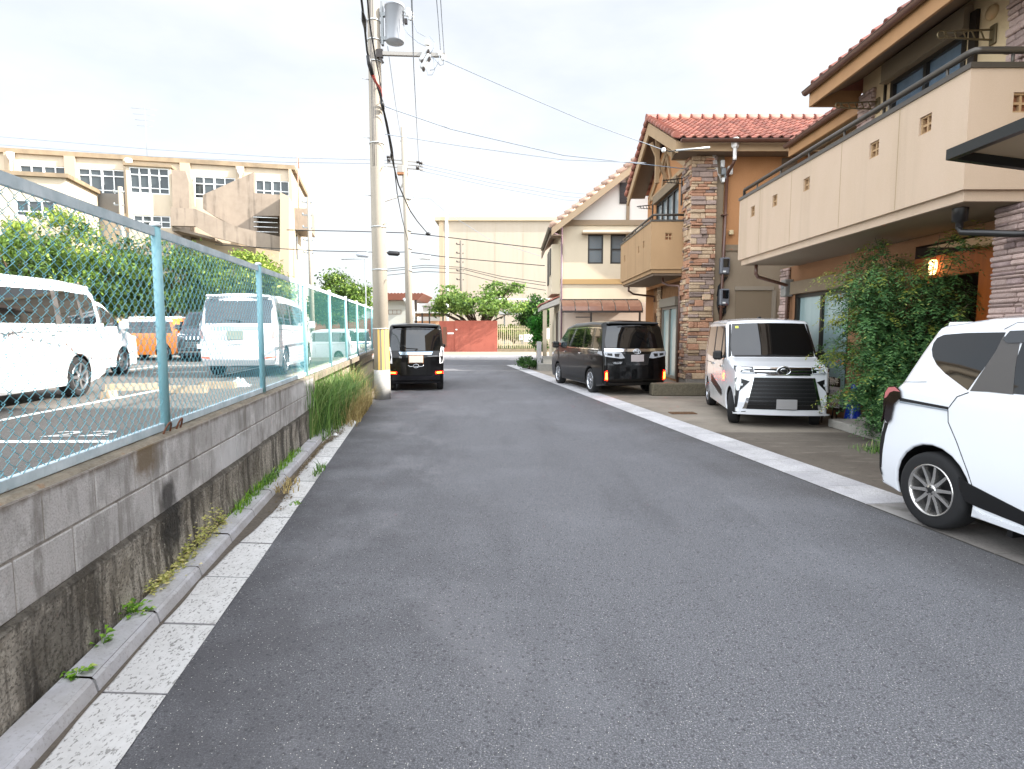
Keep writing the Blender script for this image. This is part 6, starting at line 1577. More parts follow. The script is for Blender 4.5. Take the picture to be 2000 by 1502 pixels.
# orange wagon with white roof, side on
def wagon():
    top = [(-1.85, .3, .06), (-1.92, .6, .1), (-1.88, .98, .08), (-1.72, 1.42, .12), (-1.5, 1.53, .1), (.0, 1.55, .8), (.62, 1.48, .2), (1.15, 1.02, .15), (1.75, .92, .2), (1.92, .7, .12), (1.90, .3, .08)]
    c = Car(top, 3.85, 1.69, 1.55, .98, (1.22, -1.22, .30), zb=.2, tum=.12, r=.09)
    cc = P(272, 690, 22.0); r = start_car('parked_car', 'orange wagon with white roof between the white and navy minivans', (cc.x + .2, 22.6, ZL), (-.97, .24), 'cars in the parking lot')
    b = c.body(); c.seam(b, [(-.3, .98), (-.32, .3)], 1); c.seam(b, [(.62, .98), (.66, .3)], 1); add(b, 'body', [orange_paint, trim_black, gap_black], r)
    for sg in (1, -1):
        b = MB(); c.patch_side(b, [(-1.66, 1.0), (1.02, 1.0), (.58, 1.40), (-1.5, 1.42)], sg, .004); add(b, 'side_window', car_glass, r)
        b = MB(); c.patch_side(b, [(-.34, 1.0), (-.26, 1.0), (-.26, 1.42), (-.34, 1.42)], sg, .007); add(b, 'window_pillar', trim_black, r)
        c.handle(r, -.1, .88, sg, orange_paint); c.handle(r, -1.0, .88, sg, orange_paint); c.mirror(r, white_paint, .85, 1.02, sg)
        b = MB(); c.patch_side(b, [(-1.66, 1.42), (.62, 1.42), (.62, 1.50), (-1.58, 1.50)], sg, .008); add(b, 'roof_edge', white_paint, r)
    b = MB(); b.box((-1.55, -.62, 1.5), (.5, .62, 1.60), bev=.04); add(b, 'roof_panel', white_paint, r)
    b = MB(); c.patch_end(b, poly_yz([(.66, 1.03), (.55, 1.42)]), .004); add(b, 'windscreen', car_glass, r)
    b = MB(); c.patch_end(b, poly_yz([(.64, 1.0), (.56, 1.40)]), .004, True); add(b, 'rear_window', car_glass, r)
    for sg in (1, -1):
        b = MB(); c.patch_end(b, [(sg * .5, .72), (sg * .5, .86), (sg * .76, .88), (sg * .76, .74)], .01); add(b, 'headlight', lamp_clear, r)
        b = MB(); c.patch_end(b, [(sg * .6, .7), (sg * .6, .92), (sg * .76, .94), (sg * .76, .72)], .01, True); add(b, 'tail_lamp', lamp_red, r)
    for x in (1.22, -1.22):
        for sg in (-1, 1): wheel(r, x, sg * .73, .30, sg, 8, .19, .18)
wagon()
# ================================================================== SCHOOL
SA = math.atan2(.2285, .9736)
SO = P(580, 648, 39.0); SO.z = 0
SXD, SYD = Vector((math.cos(SA), math.sin(SA), 0)), Vector((-math.sin(SA), math.cos(SA), 0))
def SCp(u, v, d=0.0):
    """facade coordinates (along, up) of a photo point on the plane d in front of the facade"""
    x, y, z = ray(u, v); D_ = Vector((x, y, z)); o = SO - SYD * d
    t = (o - Vector((0, 0, HC))).dot(SYD) / D_.dot(SYD); p = Vector((0, 0, HC)) + D_ * t
    return (p - SO).dot(SXD), p.z
def Z1(x, y, d=0.0): return SCp(x / 2.857, 250 + y / 2.857, d)
sch = thing('school_building', 'long old beige concrete school block with weathered outside staircase', 'building', SO, SA)
sch_wall = mat('school_render', '#b9ac97', .9, noise=[(.5, .4, '#a99b85', (1, 1, .5)), (2.5, .35, '#c2b6a3', (1, 1, .25)), (1.2, .35, '#a3927b', (1.6, 1, .18), .58, .7)])
sch_trim = mat('school_pilaster', '#9d8f7c', .9, noise=[(.8, .4, '#ae9b80', (1, 1, .3))])
sch_conc = mat('stained_school_concrete', '#85786a', .9, noise=[(.8, .5, '#6d6156', (1.5, 1, .3)), (1.6, .7, '#473f37', (2, 1, .15), .53, .66), (3, .3, '#978b7d')])
sch_edge = mat('parapet_edge', '#8b7a63', .9, noise=[(1.5, .6, '#5f5343')])
al_frame = mat('white_window_frame', '#cfd3d4', .45)
sch_pane = mat('school_pane', '#2f3638', .15, spec=.5, noise=[(.35, .5, '#434c4e')])
ztop = SCp(580, 325)[1]; LEN = 24.0
holes = []; WIN = []
def Wd_(x0, y0, x1, y1, cols, rows):
    a0, z0 = Z1(x0, y1); a1, z1 = Z1(x1, y0); h = (a0, z0, a1, z1); holes.append(h); WIN.append((h, cols, rows))
Wd_(108, 218, 372, 256, 4, 1); Wd_(442, 236, 696, 366, 4, [.18, .74]); Wd_(1080, 280, 1312, 392, 4, [.2, .68]); Wd_(1426, 298, 1612, 372, 4, [.3])
b = MB()
hl = [(h[0] + LEN, h[1], h[2] + LEN, h[3]) for h in holes]
wall_holes(b, (-LEN, 0, 0), AX_X, UPZ, LEN, ztop - .25, hl, .18)
b.face([(0, 0, 0), (0, 7.6, 0), (0, 7.6, ztop - .25), (0, 0, ztop - .25)]); b.face([(-LEN, 7.6, 0), (-LEN, 7.6, ztop - .25), (0, 7.6, ztop - .25), (0, 7.6, 0)])
b.face([(-LEN, 0, ztop - .25), (0, 0, ztop - .25), (0, 7.6, ztop - .25), (-LEN, 7.6, ztop - .25)])
b.build('wall', sch_wall, sch)
b = MB(); b.box((-LEN, -.18, ztop - .249), (.2, 7.8, ztop + .02)); b.build('roof_edge', sch_edge, sch)
for x0, x1 in ((38, 92), (370, 430), (697, 750), (1010, 1066), (1320, 1366), (1612, 1660)):
    a0, a1 = Z1(x0, 240)[0], Z1(x1, 260)[0]; b = MB(); b.box((a0, -.22, 0), (min(a1, -.001), -.002, ztop - .251)); b.build('pilaster', sch_trim, sch)
def swindow(h, cols, rows, y=.06, par=None):
    b = MB(); a0, z0, a1, z1 = h; W_, H_ = a1 - a0, z1 - z0; f = .06
    def B(x0, zz0, x1, zz1, d=0): b.box((a0 + x0, y - .03 + d, z0 + zz0), (a0 + x1, y + .04 + d, z0 + zz1))
    B(0, 0, W_, f); B(0, H_ - f, W_, H_); B(0, f, f, H_ - f); B(W_ - f, f, W_, H_ - f)
    for i in range(1, cols): w = f * (.9 if i == cols / 2 else .5); B(W_ * i / cols - w, f, W_ * i / cols + w, H_ - f, .003)
    rws = rows if isinstance(rows, list) else []
    for q in rws: B(f, H_ * q - f * .5, W_ - f, H_ * q + f * .5, .006)
    w = b.build('window', al_frame, sch)
    b = MB(); b.box((a0 + .03, y + .045, z0 + .03), (a1 - .03, y + .07, z1 - .03)); b.build('pane', sch_pane, w)
for h, c_, r_ in WIN: swindow(h, c_, r_)
# projecting stair block in the middle with its own windows
D1 = 1.1
a0, z_t = Z1(700, 210, D1); a1, _ = Z1(952, 222, D1); 
h1_ = (*Z1(726, 362, D1), *Z1(940, 228, D1)); h2_ = (*Z1(745, 552, D1), *Z1(950, 493, D1))
b = MB(); wall_holes(b, (a0, -D1, 0), AX_X, UPZ, a1 - a0, z_t, [(h1_[0] - a0, h1_[1], h1_[2] - a0, h1_[3]), (h2_[0] - a0, h2_[1], h2_[2] - a0, h2_[3])], .15)
b.face([(a1, -D1, 0), (a1, 0, 0), (a1, 0, z_t), (a1, -D1, z_t)]); b.face([(a0, -D1, 0), (a0, -D1, z_t), (a0, 0, z_t), (a0, 0, 0)]); b.face([(a0, -D1, z_t), (a1, -D1, z_t), (a1, 0, z_t), (a0, 0, z_t)])
b.build('bay_block', sch_wall, sch)
b = MB(); b.box((a0 - .1, -D1 - .15, z_t + .002), (a1 + .1, .0 - .23, z_t + .16)); b.build('bay_roof', sch_edge, sch)
for h in (h1_, h2_): swindow(h, 4, [.22, .72] if h is h1_ else [.5], -D1 + .06)
# buttress fin and grey panel
b = MB(); q = [Z1(955, 232, 1.6), Z1(1035, 240, 1.6), Z1(1052, 300, 1.6), Z1(1052, 520, 1.6), Z1(955, 520, 1.6)]
q[3] = (q[3][0], 0); q[4] = (q[4][0], 0)
b.prism(q, lambda a, z, d: Vector((a, d, z)), -1.6, -.23); b.build('buttress', sch_conc, sch)
g0, g1 = Z1(556, 470), Z1(696, 370); b = MB(); b.box((g0[0], -.06, g0[1]), (g1[0], -.003, g1[1])); b.build('grey_panel', mat('grey_school_panel', '#75726d', .9, noise=[(1, .6, '#66635e', (1, 1, .3))]), sch)
for x in (1052, 1068, 1084):
    t_, bt = Z1(x, 272, .4), Z1(x, 440, .4); b = MB(); b.cyl((t_[0], -.4, t_[1]), (bt[0], -.4, bt[1]), .06, n=8); b.build('wall_pipe', white_plastic, sch)
for x, y in ((1340, 235), (715, 185), (55, 150)):
    c_ = Z1(x, y, .4); b = MB(); b.lathe([(.05, -.9), (.06, -.3), (.18, -.1), (.2, .15), (.001, .15)], (c_[0], -.36, c_[1]), 'z', 8); b.build('hopper', white_plastic, sch)
# outside staircase: tall stepped wall, long sloping parapet, fin
D2 = 3.0
def slab(name, pts, d0, d1, m):
    q = [Z1(x, y, d1) for x, y in pts]; b = MB(); b.prism(q, lambda a, z, d: Vector((a, d, z)), -d1, -d0); return b.build(name, m, sch)
slab('stair_wall', [(1132, 372), (1416, 246), (1416, 362), (1560, 372), (1560, 490), (1432, 490), (1432, 604), (1330, 560), (1185, 485), (1132, 450)], 2.4, D2, sch_conc)
slab('stair_parapet', [(952, 442), (1090, 452), (1325, 552), (1585, 612), (1585, 690), (1400, 662), (1190, 608), (1088, 548), (952, 545)], 3.3, 3.6, sch_conc)
slab('stair_fin', [(1562, 358), (1612, 382), (1612, 900), (1562, 900)], 2.2, 4.2, sch_trim)
b = MB(); q0, q1 = Z1(1432, 604, 2.2), Z1(1560, 490, 2.2); b.box((q0[0], -2.2, q0[1]), (q1[0], -2.1, q1[1])); b.build('stair_shade_panel', mat('dim_stairwell', '#4a4238', .9), sch)  # dark panel stands in for the shade inside the opening
b = MB()
for k in range(4):
    zz = q0[1] + .15 + k * .28; b.cyl((q0[0], -3.02, zz), (q1[0], -3.02, zz), .025, n=6)
b.build('stair_railing', al_frame, sch)
slab('stair_slab', [(960, 548), (1190, 610), (1190, 622), (1000, 575), (960, 575)], .3, 3.28, sch_conc)
slab('under_stair_wall', [(960, 600), (1240, 640), (1560, 690), (1560, 900), (960, 900)], .25, 1.2, mat('shaded_render', '#b8a68d', .9))  # school render again, with shade put into its colour
# right hand end: balcony box, narrow windows, roof ladder
p0, p1 = Z1(1670, 560), Z1(1742, 440); b = MB(); b.box((.01, .6, p0[1]), (1.0, 3.6, p1[1])); b.build('end_balcony', sch_conc, sch)
for zz in (3.2, 6.4):
    b = MB(); b.box((.002, 1.0, zz), (.05, 1.5, zz + 1.6)); b.build('end_window', pane_dark, sch)
b = MB(); b.tube([(.25, 1.0, ztop - 3), (.25, 1.0, ztop + .6), (.25, 1.2, ztop + 1.0), (.25, 1.6, ztop + .9), (.25, 1.7, ztop + .3)], .04, 6); b.build('roof_ladder', mat('reddish_rail', '#b58a7a', .6), sch)
# lower wing towards us on the near side
ax, az = Z1(552, 356); wd = 4.0; az -= .2
q = Z1(380, 272, wd)
b = MB()
ww = (*Z1(88, 490, wd), *Z1(302, 408, wd)); wall_holes(b, (-24, -wd, 0), AX_X, UPZ, 24 + ax, az, [(ww[0] + 24, ww[1], ww[2] + 24, ww[3])], .15)
b.face([(ax, -wd, 0), (ax, -.23, 0), (ax, -.23, az), (ax, -wd, az)]); b.face([(-24, -wd, az), (ax, -wd, az), (ax, -.23, az), (-24, -.23, az)])
b.build('wing_wall', sch_wall, sch)
b = MB(); b.box((-24, -wd - .2, az + .003), (ax + .2, -.24, az + .22)); b.build('wing_roof_edge', sch_edge, sch)
swindow(ww, 3, [.3], -wd + .06)
b = MB(); c_ = SCp(262, 258); b.cyl((c_[0], 2, ztop), (c_[0], 2, ztop + 3.6), .016, n=6)
for k in range(4): b.cyl((c_[0] - .8 + .1 * k, 2, ztop + 3.5 - k * .35), (c_[0] + .7 - .1 * k, 2, ztop + 3.5 - k * .35), .010, n=5)
tag(b.build('roof_antenna', grey_metal, sch))

# ================================================================== WAREHOUSE, SHED, RED WALL, FAR FENCES
YW = 64.0
wc = P(857, 425, YW); wz = wc.z
wh = thing('warehouse', 'huge plain cream windowless warehouse behind the red wall', 'building', (wc.x + 10, YW + 8, 0))
b = MB(); m_ = mat('warehouse_panel', '#a89d8d', .8, noise=[(.25, .3, '#9a8f7e', (1, 1, .4)), (4, .12, '#8f7e66', (1, 1, .05))])
def wput(b, n, m): b.v = [(p[0] - wc.x - 10, p[1] - YW - 8, p[2]) for p in b.v]; return b.build(n, m, wh)
b.box((wc.x, YW, 0), (wc.x + 42, YW + 30, wz - .35)); wput(b, 'wall', m_)
b = MB(); b.box((wc.x - .4, YW - .3, wz - .349), (wc.x + 42.4, YW + 30, wz)); wput(b, 'roof_edge', mat('warehouse_edge', '#b9a98a', .7))
b = MB(); px = P(872, 430, YW - .2).x; b.cyl((px, YW - .25, .5), (px, YW - .25, wz + 1.2), .16, n=10); wput(b, 'vent_pipe', white_plastic)
b = MB()
for k in range(1, 14): b.box((wc.x + 3.0 * k - .02, YW - .012, .5), (wc.x + 3.0 * k + .02, YW - .001, wz - .4))
wput(b, 'panel_joint', mat('warehouse_joint', '#a0947f', .8))
b = MB(); b.box((wc.x + .01, YW - .02, .5), (P(867, 500, YW).x, YW - .003, wz - .4)); wput(b, 'corner_panel', mat('warehouse_corner', '#c3ad90', .8))
# loading canopy with blue-white edge in front of it
lc = thing('loading_canopy', 'long low pale canopy on posts in front of the warehouse', 'canopy', (1.5, 55, 0))
z_, z2_ = P(1020, 584, 55).z, P(1020, 612, 55).z
def lput(b, n, m): b.v = [(p[0] - 1.5, p[1] - 55, p[2]) for p in b.v]; return b.build(n, m, lc)
b = MB(); b.bar((P(960, 584, 55).x, 55, z_), (6, 55, z_), .12, .12); b.bar((P(960, 584, 55).x, 58, z_ - .6), (6, 58, z_ - .6), .12, .12); lput(b, 'rail', white_plastic)
b = MB(); b.box((P(975, 610, 55).x, 54.2, z2_ - .1), (6, 58, z2_ + .18)); lput(b, 'roof', mat('canopy_grey', '#9b9d9c', .6))
for u in (985, 1020, 1050): b = MB(); x = P(u, 600, 55).x; b.box((x - .06, 54.9, 0), (x + .06, 55.05, z_)); lput(b, 'post', grey_metal)

red_m = mat('red_brick_paint', '#9a5648', .85, noise=[(.8, .4, '#853c2d'), (14, .35, '#b26350'), (2.2, .35, '#6f3a30', (1, 1, .4), .55, .7)], bump=(40, .5, .01))
YRW = 43.0
xa, xb = P(858, 650, YRW).x, P(970, 650, YRW).x; zt = P(900, 627, YRW).z
rw_ = thing('brick_wall', 'red brick garden wall at the end of the road shaded by a tree', 'wall', ((xa + xb) / 2, YRW, 0))
def rput(b, n, m): b.v = [(p[0] - (xa + xb) / 2, p[1] - YRW, p[2]) for p in b.v]; return b.build(n, m, rw_)
b = MB(); b.box((xa, YRW, -.1), (xb, YRW + .25, zt)); rput(b, 'wall', red_m)
b = MB(); b.box((xa + 1.15, YRW - .06, -.1), (xb + .05, YRW - .002, zt + .03)); rput(b, 'front_panel', red_m)
b = MB(); c_ = P(868, 652, YRW - .05); b.box((c_.x - .1, YRW - .04, c_.z - .9), (c_.x + .15, YRW - .003, c_.z + .5)); rput(b, 'door_plate', mat('rusty_plate', '#6d4b3b', .8))
b = MB(); c_ = P(878, 650, YRW - .05); b.box((c_.x - .15, YRW - .03, c_.z - .1), (c_.x + .3, YRW - .002, c_.z + .02), 0); c_ = P(891, 644, YRW - .2); b.lathe([(.001, .07), (.06, .05), (.08, 0), (.07, -.04)], (c_.x, YRW - .12, c_.z), 'z', 12, 0); rput(b, 'wall_light', white_plastic)
b = MB(); x0, x1 = P(600, 640, 40).x, P(735, 640, 40).x; zz = P(660, 622, 40).z; b.box((x0, 40.6, .1), (x1, 40.9, zz))
tag(b.build('brick_wall', red_m), 'long low red brick wall seen through the fence beyond the parking lot', 'wall')

def pickets(name, label, x0, x1, Y, z0, z1, gap, w, m, base=None, hor=(.15, .85), col='fence', group=None):
    t_ = thing(name, label, col, ((x0 + x1) / 2, Y, 0), group=group); cx = (x0 + x1) / 2
    b = MB(); n = int((x1 - x0) / gap)
    for i in range(n + 1):
        x = x0 - cx + (x1 - x0) * i / n; b.box((x - w / 2, -.012, z0), (x + w / 2, .012, z1))
    b.build('slat_panel', m, t_)
    b = MB()
    for h in hor: zz = z0 + (z1 - z0) * h; b.box((x0 - cx, .013, zz - .03), (x1 - cx, .05, zz + .03))
    b.build('rail', m, t_)
    if base: b = MB(); b.box((x0 - cx, -.12, -.1), (x1 - cx, .12, z0 - .03)); b.build('base_wall', base, t_)
    return t_
fz1, fz0 = P(1000, 636, 43.4).z, P(1000, 680, 43.4).z
pickets('picket_fence', 'cream railing fence on a low concrete base beside the red brick wall', xb + .08, 5.6, 43.2, fz0, fz1, .14, .045, mat('cream_railing', '#c2b795', .6), mat('mossy_base', '#8d7f67', .9, noise=[(3, .5, '#6b5f4b')]))
b = MB(); 
for k in range(240):
    x = rnd.uniform(xb + .1, 5.5); h = rnd.uniform(.1, .4); b.tint = rnd.random(); b.face([(x - .06, 43.5, fz0 - .1), (x + .06, 43.5 + rnd.uniform(-.2, .2), fz0 - .1), (x + rnd.uniform(-.1, .1), 43.5, fz0 + h)])
tag(b.build('roadside_grass', grass_m), kind='stuff')
for u0, u1, v0, v1, lab, m in ((1014, 1021, 654, 664, 'small white notice with a red mark hung on the cream railing', None), (1023, 1040, 653, 667, 'larger white notice board hung on the cream railing', None), (1062, 1073, 641, 662, 'white slanting banner board beyond the small round tree', None)):
    p, q = P(u0, v1, 43.1), P(u1, v0, 43.1); b = MB(); b.box((p.x, 43.12, p.z), (q.x, 43.17, q.z), 0)
    if 'red' in lab: b.box(((p.x + q.x) / 2 - .05, 43.115, p.z + .15), ((p.x + q.x) / 2 + .05, 43.119, p.z + .28), 1)
    tag(b.build('notice_board', [white_plastic, mat('red_mark', '#b5352c', .6)]), lab, 'notice', 'notices on the cream railing')
# picket fence and yellow sign at the far side of the lot
yz = 27.0; pz1, pz0 = P(270, 622, yz).z, P(270, 646, yz).z
pickets('picket_fence', 'pale slatted fence under the trees at the far side of the parking lot', P(-40, 630, yz).x, P(400, 630, yz).x, yz, .3, pz1, .26, .11, mat('weathered_slats', '#c5b8a2', .7), None, (.55, .8))
p, q = P(211, 640, yz - .2), P(246, 627, yz - .2)
ys_ = thing('yellow_sign', 'yellow sign board with a red mark on the far slatted fence', 'sign', ((p.x + q.x) / 2, yz - .2, 0))
b = MB(); b.box((-(q.x - p.x) / 2, -.03, p.z), ((q.x - p.x) / 2, 0, q.z)); b.build('panel', mat('yellow_board', '#e8c40c', .5), ys_)
b = MB(); b.box((-.02, -.036, p.z + .04), (.22, -.032, p.z + .14), 0); b.build('red_mark', mat('red_mark', '#b5352c', .6), ys_)
b = MB(); b.box((-.3, .005, 0), (-.25, .05, p.z + .1)); b.build('leg', grey_metal, ys_)

# house and shed beyond the junction
fh = thing('far_house', 'small grey house gable with brown corrugated roof edge behind the black tall car', 'house', (-9.6, 52, 0))
def fput(b, n, m): b.v = [(p[0] + 9.6, p[1] - 52, p[2]) for p in b.v]; return b.build(n, m, fh)
x0, x1 = P(740, 600, 52).x, P(797, 600, 52).x; zt_ = P(770, 585, 52).z
b = MB(); b.box((x0, 52, 0), (x1, 58, zt_)); fput(b, 'wall', mat('pale_grey_wall', '#b5bab6', .85, noise=[(.6, .4, '#c8c2ae')]))
b = MB(); xx0, xx1 = P(742, 580, 51).x, P(827, 580, 51).x; za, zb_ = P(780, 586, 51).z, P(780, 574, 51).z
n = 26; top = []
for i in range(n + 1): top.append((xx0 + (xx1 - xx0) * i / n, zb_ + (.10 if i % 2 else 0)))
b.prism([(xx0, za), (xx1 - .5, za)] + top[::-1], lambda a, z, d: Vector((a, d, z)), 50.9, 57); fput(b, 'roof', mat('brown_corrugated', '#6b3a2a', .6, noise=[(1, .4, '#54301f')]))
f = window(fh, 'window', (P(758, 614, 52).x, 51.98, P(758, 614, 52).z), AX_X, P(784, 614, 52).x - P(758, 614, 52).x, P(758, 605, 52).z - P(758, 614, 52).z, (0, -1, 0), mat('brown_frame', '#7d6a5c', .6), mat('light_pane', '#b9c7cd', .2), 3, 1, .05, .05)
b = MB(); b.tube([(P(788, 583, 50.6).x, 50.6, P(788, 583, 50.6).z), (P(795, 592, 50.6).x, 50.6, P(795, 592, 50.6).z), (P(797, 600, 50.6).x, 50.6, 0)], .12, 8); fput(b, 'downpipe', galv)
for u in (807, 812): b = MB(); x = P(u, 600, 51).x; b.box((x - .08, 51, 0), (x + .08, 51.16, za)); fput(b, 'post', white_plastic if u == 807 else dark_brown)
cs = thing('carport', 'low open carport roof between the far house and the red wall', 'carport', (P(835, 610, 50).x, 50, 0))
x0, x1 = P(812, 612, 50).x, P(868, 612, 50).x; zt_ = P(835, 609, 50).z; cx = cs.location.x
b = MB(); b.box((x0 - cx, -.5, zt_ - .12), (x1 - cx, 3.5, zt_)); b.build('roof', mat('carport_grey', '#b3b5b2', .5), cs)
b = MB(); b.box((x0 - cx, -.4, zt_ - .42), (x1 - cx, -.3, zt_ - .16)); b.build('beam', mat('beam_brown', '#6d4f33', .7), cs)
for t_ in (.25, .5, .97): b = MB(); x = x0 - cx + (x1 - x0) * t_; b.box((x - .06, -.45, 0), (x + .06, -.33, zt_ - .13)); b.build('post', dark_brown, cs)
b = MB(); b.box((x0 - cx - 1, 3.6, 0), (x1 - cx + 1.5, 3.8, zt_ - .7)); b.build('back_wall', mat('sunlit_back_wall', '#d9a987', .9), cs)  # orange of the sunlight put into the wall colour
b = MB(); gx_, gz_ = P(850, 592, 75).x, P(850, 592, 75).z
b.box((P(826, 600, 75).x, 75, 0), (P(872, 600, 75).x, 82, P(850, 598, 75).z)); b.prism([(P(823, 598, 75).x, P(850, 598, 75).z), (P(875, 598, 75).x, P(850, 598, 75).z), (P(862, 586, 75).x, P(850, 586, 75).z), (P(846, 590, 75).x, P(850, 590, 75).z)], lambda a, z, d: Vector((a, d, z)), 74.6, 82.5)
tag(b.build('distant_house', mat('pale_far_wall', '#c9c3ba', .9)), 'pale tiled roof of a distant house left of the warehouse corner', 'house')

# ================================================================== TREES
bark = mat('tree_bark', '#5a4a3a', .95, noise=[(12, .6, '#3b3026', (1, 1, .3))], bump=(30, .8, .02))
leaf_a = leafmat('olive_leaf', '#22381c', '#6a8838', '#a4b85a')  # leaf tones from deep green to olive
leaf_b = leafmat('yellow_green_leaf', '#3c5420', '#8ea446', '#c2ca66')
leaf_c = leafmat('deep_green_leaf', '#1b3318', '#47702c', '#6f9440')
leaf_d = leafmat('cherry_leaf', '#2f4a22', '#7c9a48', '#a5b864')
leaf_e = leafmat('bright_round_leaf', '#1f4a17', '#3f8a2c', '#66ad44')
leaf_f = leafmat('feathery_leaf', '#2a4b30', '#6a9656', '#b0b866')
leaf_g = leafmat('bronze_tip_leaf', '#5a6a2c', '#9aa046', '#b0613a')
def tree(label, base, h, blobs, nclus, nleaf, size, lm, name='tree', cat='tree', group=None, trunk_r=.13, flat=.0, spread=.35, limbs=14, lean=(0, 0), upb=.5):
    t_ = thing(name, label, cat, base, 0, group)
    ctr = []
    vol = [a[3] * a[4] * a[5] for a in blobs]; tot = sum(vol)
    for (cx, cy, cz, rx, ry, rz), v in zip(blobs, vol):
        for _ in range(max(3, int(nclus * v / tot))):
            while True:
                d = Vector((rnd.gauss(0, 1), rnd.gauss(0, 1), rnd.gauss(0, 1)))
                if d.length > 1e-3: break
            d.normalize(); k = rnd.uniform(.35, 1.05) ** .6
            ctr.append(Vector((cx + d.x * rx * k, cy + d.y * ry * k, cz + d.z * rz * k)))
    b = MB(); hub = Vector((lean[0], lean[1], h * .42))
    tr = [Vector((0, 0, -.05)), Vector((lean[0] * .3 + rnd.uniform(-.05, .05), lean[1] * .3, h * .2)), hub]
    b.tube(tr, [trunk_r * 1.25, trunk_r, trunk_r * .8], 9)
    for q in rnd.sample(ctr, min(limbs, len(ctr))):
        m0 = hub.lerp(q, .5) + Vector((rnd.uniform(-.15, .15), rnd.uniform(-.15, .15), rnd.uniform(-.05, .25))) * (h * .15)
        b.tube([hub - Vector((0, 0, h * rnd.uniform(0, .12))), m0, q], [trunk_r * .55, trunk_r * .32, trunk_r * .1], 6)
    b.build('trunk', bark, t_)
    b = MB()
    for q in ctr:
        sz = spread * rnd.uniform(.6, 1.25); tone = rnd.uniform(-.28, .22)
        for _ in range(nleaf):
            p = q + Vector((rnd.gauss(0, sz), rnd.gauss(0, sz), rnd.gauss(0, sz * (.6 - flat))))
            n = Vector((rnd.gauss(0, 1), rnd.gauss(0, 1), rnd.gauss(0, 1) + upb)); n.normalize()
            u = n.orthogonal(); u = Matrix.Rotation(rnd.uniform(0, 6.283), 3, n) @ u; w = n.cross(u)
            L = size * rnd.uniform(.6, 1.3); W_ = L * .45
            b.tint = min(1, max(0, rnd.gauss(.48, .22) + tone))
            b.face([p - u * L * .5, p + w * W_ * .5 + n * L * .06, p + u * L * .5, p - w * W_ * .5 + n * L * .06])
    b.build('crown', lm, t_)
    return t_
lotg = 'trees beyond the parking lot'
def lt(u, vt, vb, wpx, Y, lab, lm, zb=.5, ncl=105, nl=120, size=.16):
    c_ = P(u, (vt + vb) / 2, Y); rz = (P(u, vt, Y).z - P(u, vb, Y).z) / 2; rx = wpx / FPX * Y / 2
    base = Vector((c_.x, Y, zb)); cz = c_.z - zb
    tree(lab, base, cz + rz, [(0, 0, cz, rx * .8, rx * .7, rz * .85), (-rx * .45, .3, cz - rz * .25, rx * .6, rx * .6, rz * .6), (rx * .45, -.3, cz - rz * .1, rx * .6, rx * .55, rz * .65)], ncl, nl, size, lm, group=lotg, trunk_r=.16, spread=.29)
lt(25, 408, 640, 250, 27.5, 'dark green tree behind the roof of the big white van', leaf_a)
lt(185, 432, 640, 230, 28.5, 'broad dark green tree above the yellow sign beyond the lot', leaf_a)
lt(330, 455, 640, 220, 29.5, 'full green tree seen behind the first fence post', leaf_a)
lt(455, 468, 625, 210, 31.0, 'yellow green tree below the school staircase', leaf_b)
lt(525, 500, 620, 90, 33.0, 'small yellow green tree at the corner of the school', leaf_b, ncl=45)
lt(100, 398, 560, 200, 31.0, 'sunlit pale green treetop in front of the school wing', leaf_b, ncl=60)
lt(668, 520, 645, 118, 36.0, 'round green tree between the school corner and the near utility pole', leaf_a, zb=.1, ncl=110, nl=100, size=.17)
lt(640, 560, 640, 60, 38.0, 'low dark tree at the foot of the leaning school side pole', leaf_c, zb=.1, ncl=40)
# cherry over the red wall
Yc = 44.1; X_ = lambda u: P(u, 600, Yc).x; Z_ = lambda v: P(900, v, Yc).z
bx = X_(935)
tree('spreading cherry tree with thin sunlit layers over the red wall', (bx, Yc, 0), 4.0,
     [(X_(885) - bx, 0, Z_(590), 1.6, 1.5, .7), (X_(930) - bx, -.9, Z_(600), 1.7, 1.3, .8), (X_(985) - bx, .2, Z_(562), 1.5, 1.0, .45), (X_(1000) - bx, -.8, Z_(598), 1.1, 1.2, .5), (X_(865) - bx, 0, Z_(610), .8, .8, .5), (X_(955) - bx, .1, Z_(575), .9, .8, .5), (X_(870) - bx, .1, Z_(566), .6, .6, .25)],
     150, 48, .20, leaf_d, trunk_r=.2, flat=.25, spread=.30, limbs=24)
tree('dark green tree behind the small round tree by the cream railing', (P(1045, 600, 47).x, 47, 0), 4.2, [(0, 0, P(1045, 615, 47).z, 1.5, 1.3, 1.5)], 60, 70, .24, leaf_c, trunk_r=.15)
tree('pale yellow bush behind the cream railing', (P(1003, 650, 46).x, 46, 0), 1.9, [(0, 0, 1.45, 1.0, .8, .6), (-1.1, 0, 1.5, .7, .6, .5)], 40, 60, .18, leaf_b, name='bush', cat='bush', trunk_r=.06, spread=.22)
tb = G(1049, 708)
tree('small round bright green tree at the corner of the cream house', (P(1049, 700, 28.0).x, 28.0, 0), 2.1, [(0, 0, P(1049, 640, 28).z + .12, .42, .4, .42), (.04, 0, P(1049, 668, 28).z, .36, .34, .34)], 70, 46, .10, leaf_e, trunk_r=.035, spread=.11, limbs=8)
sb = G(1034, 723)
tree('low round dark shrub in the corner bed by the kerb', (sb.x, sb.y + .4, 0), .55, [(-.1, 0, .28, .42, .38, .24), (.35, .1, .25, .25, .3, .2)], 60, 44, .06, leaf_c, name='shrub', cat='shrub', trunk_r=.03, spread=.08, limbs=6)
for k, (u, v) in enumerate(((1026, 701), (1024, 707))):
    pass
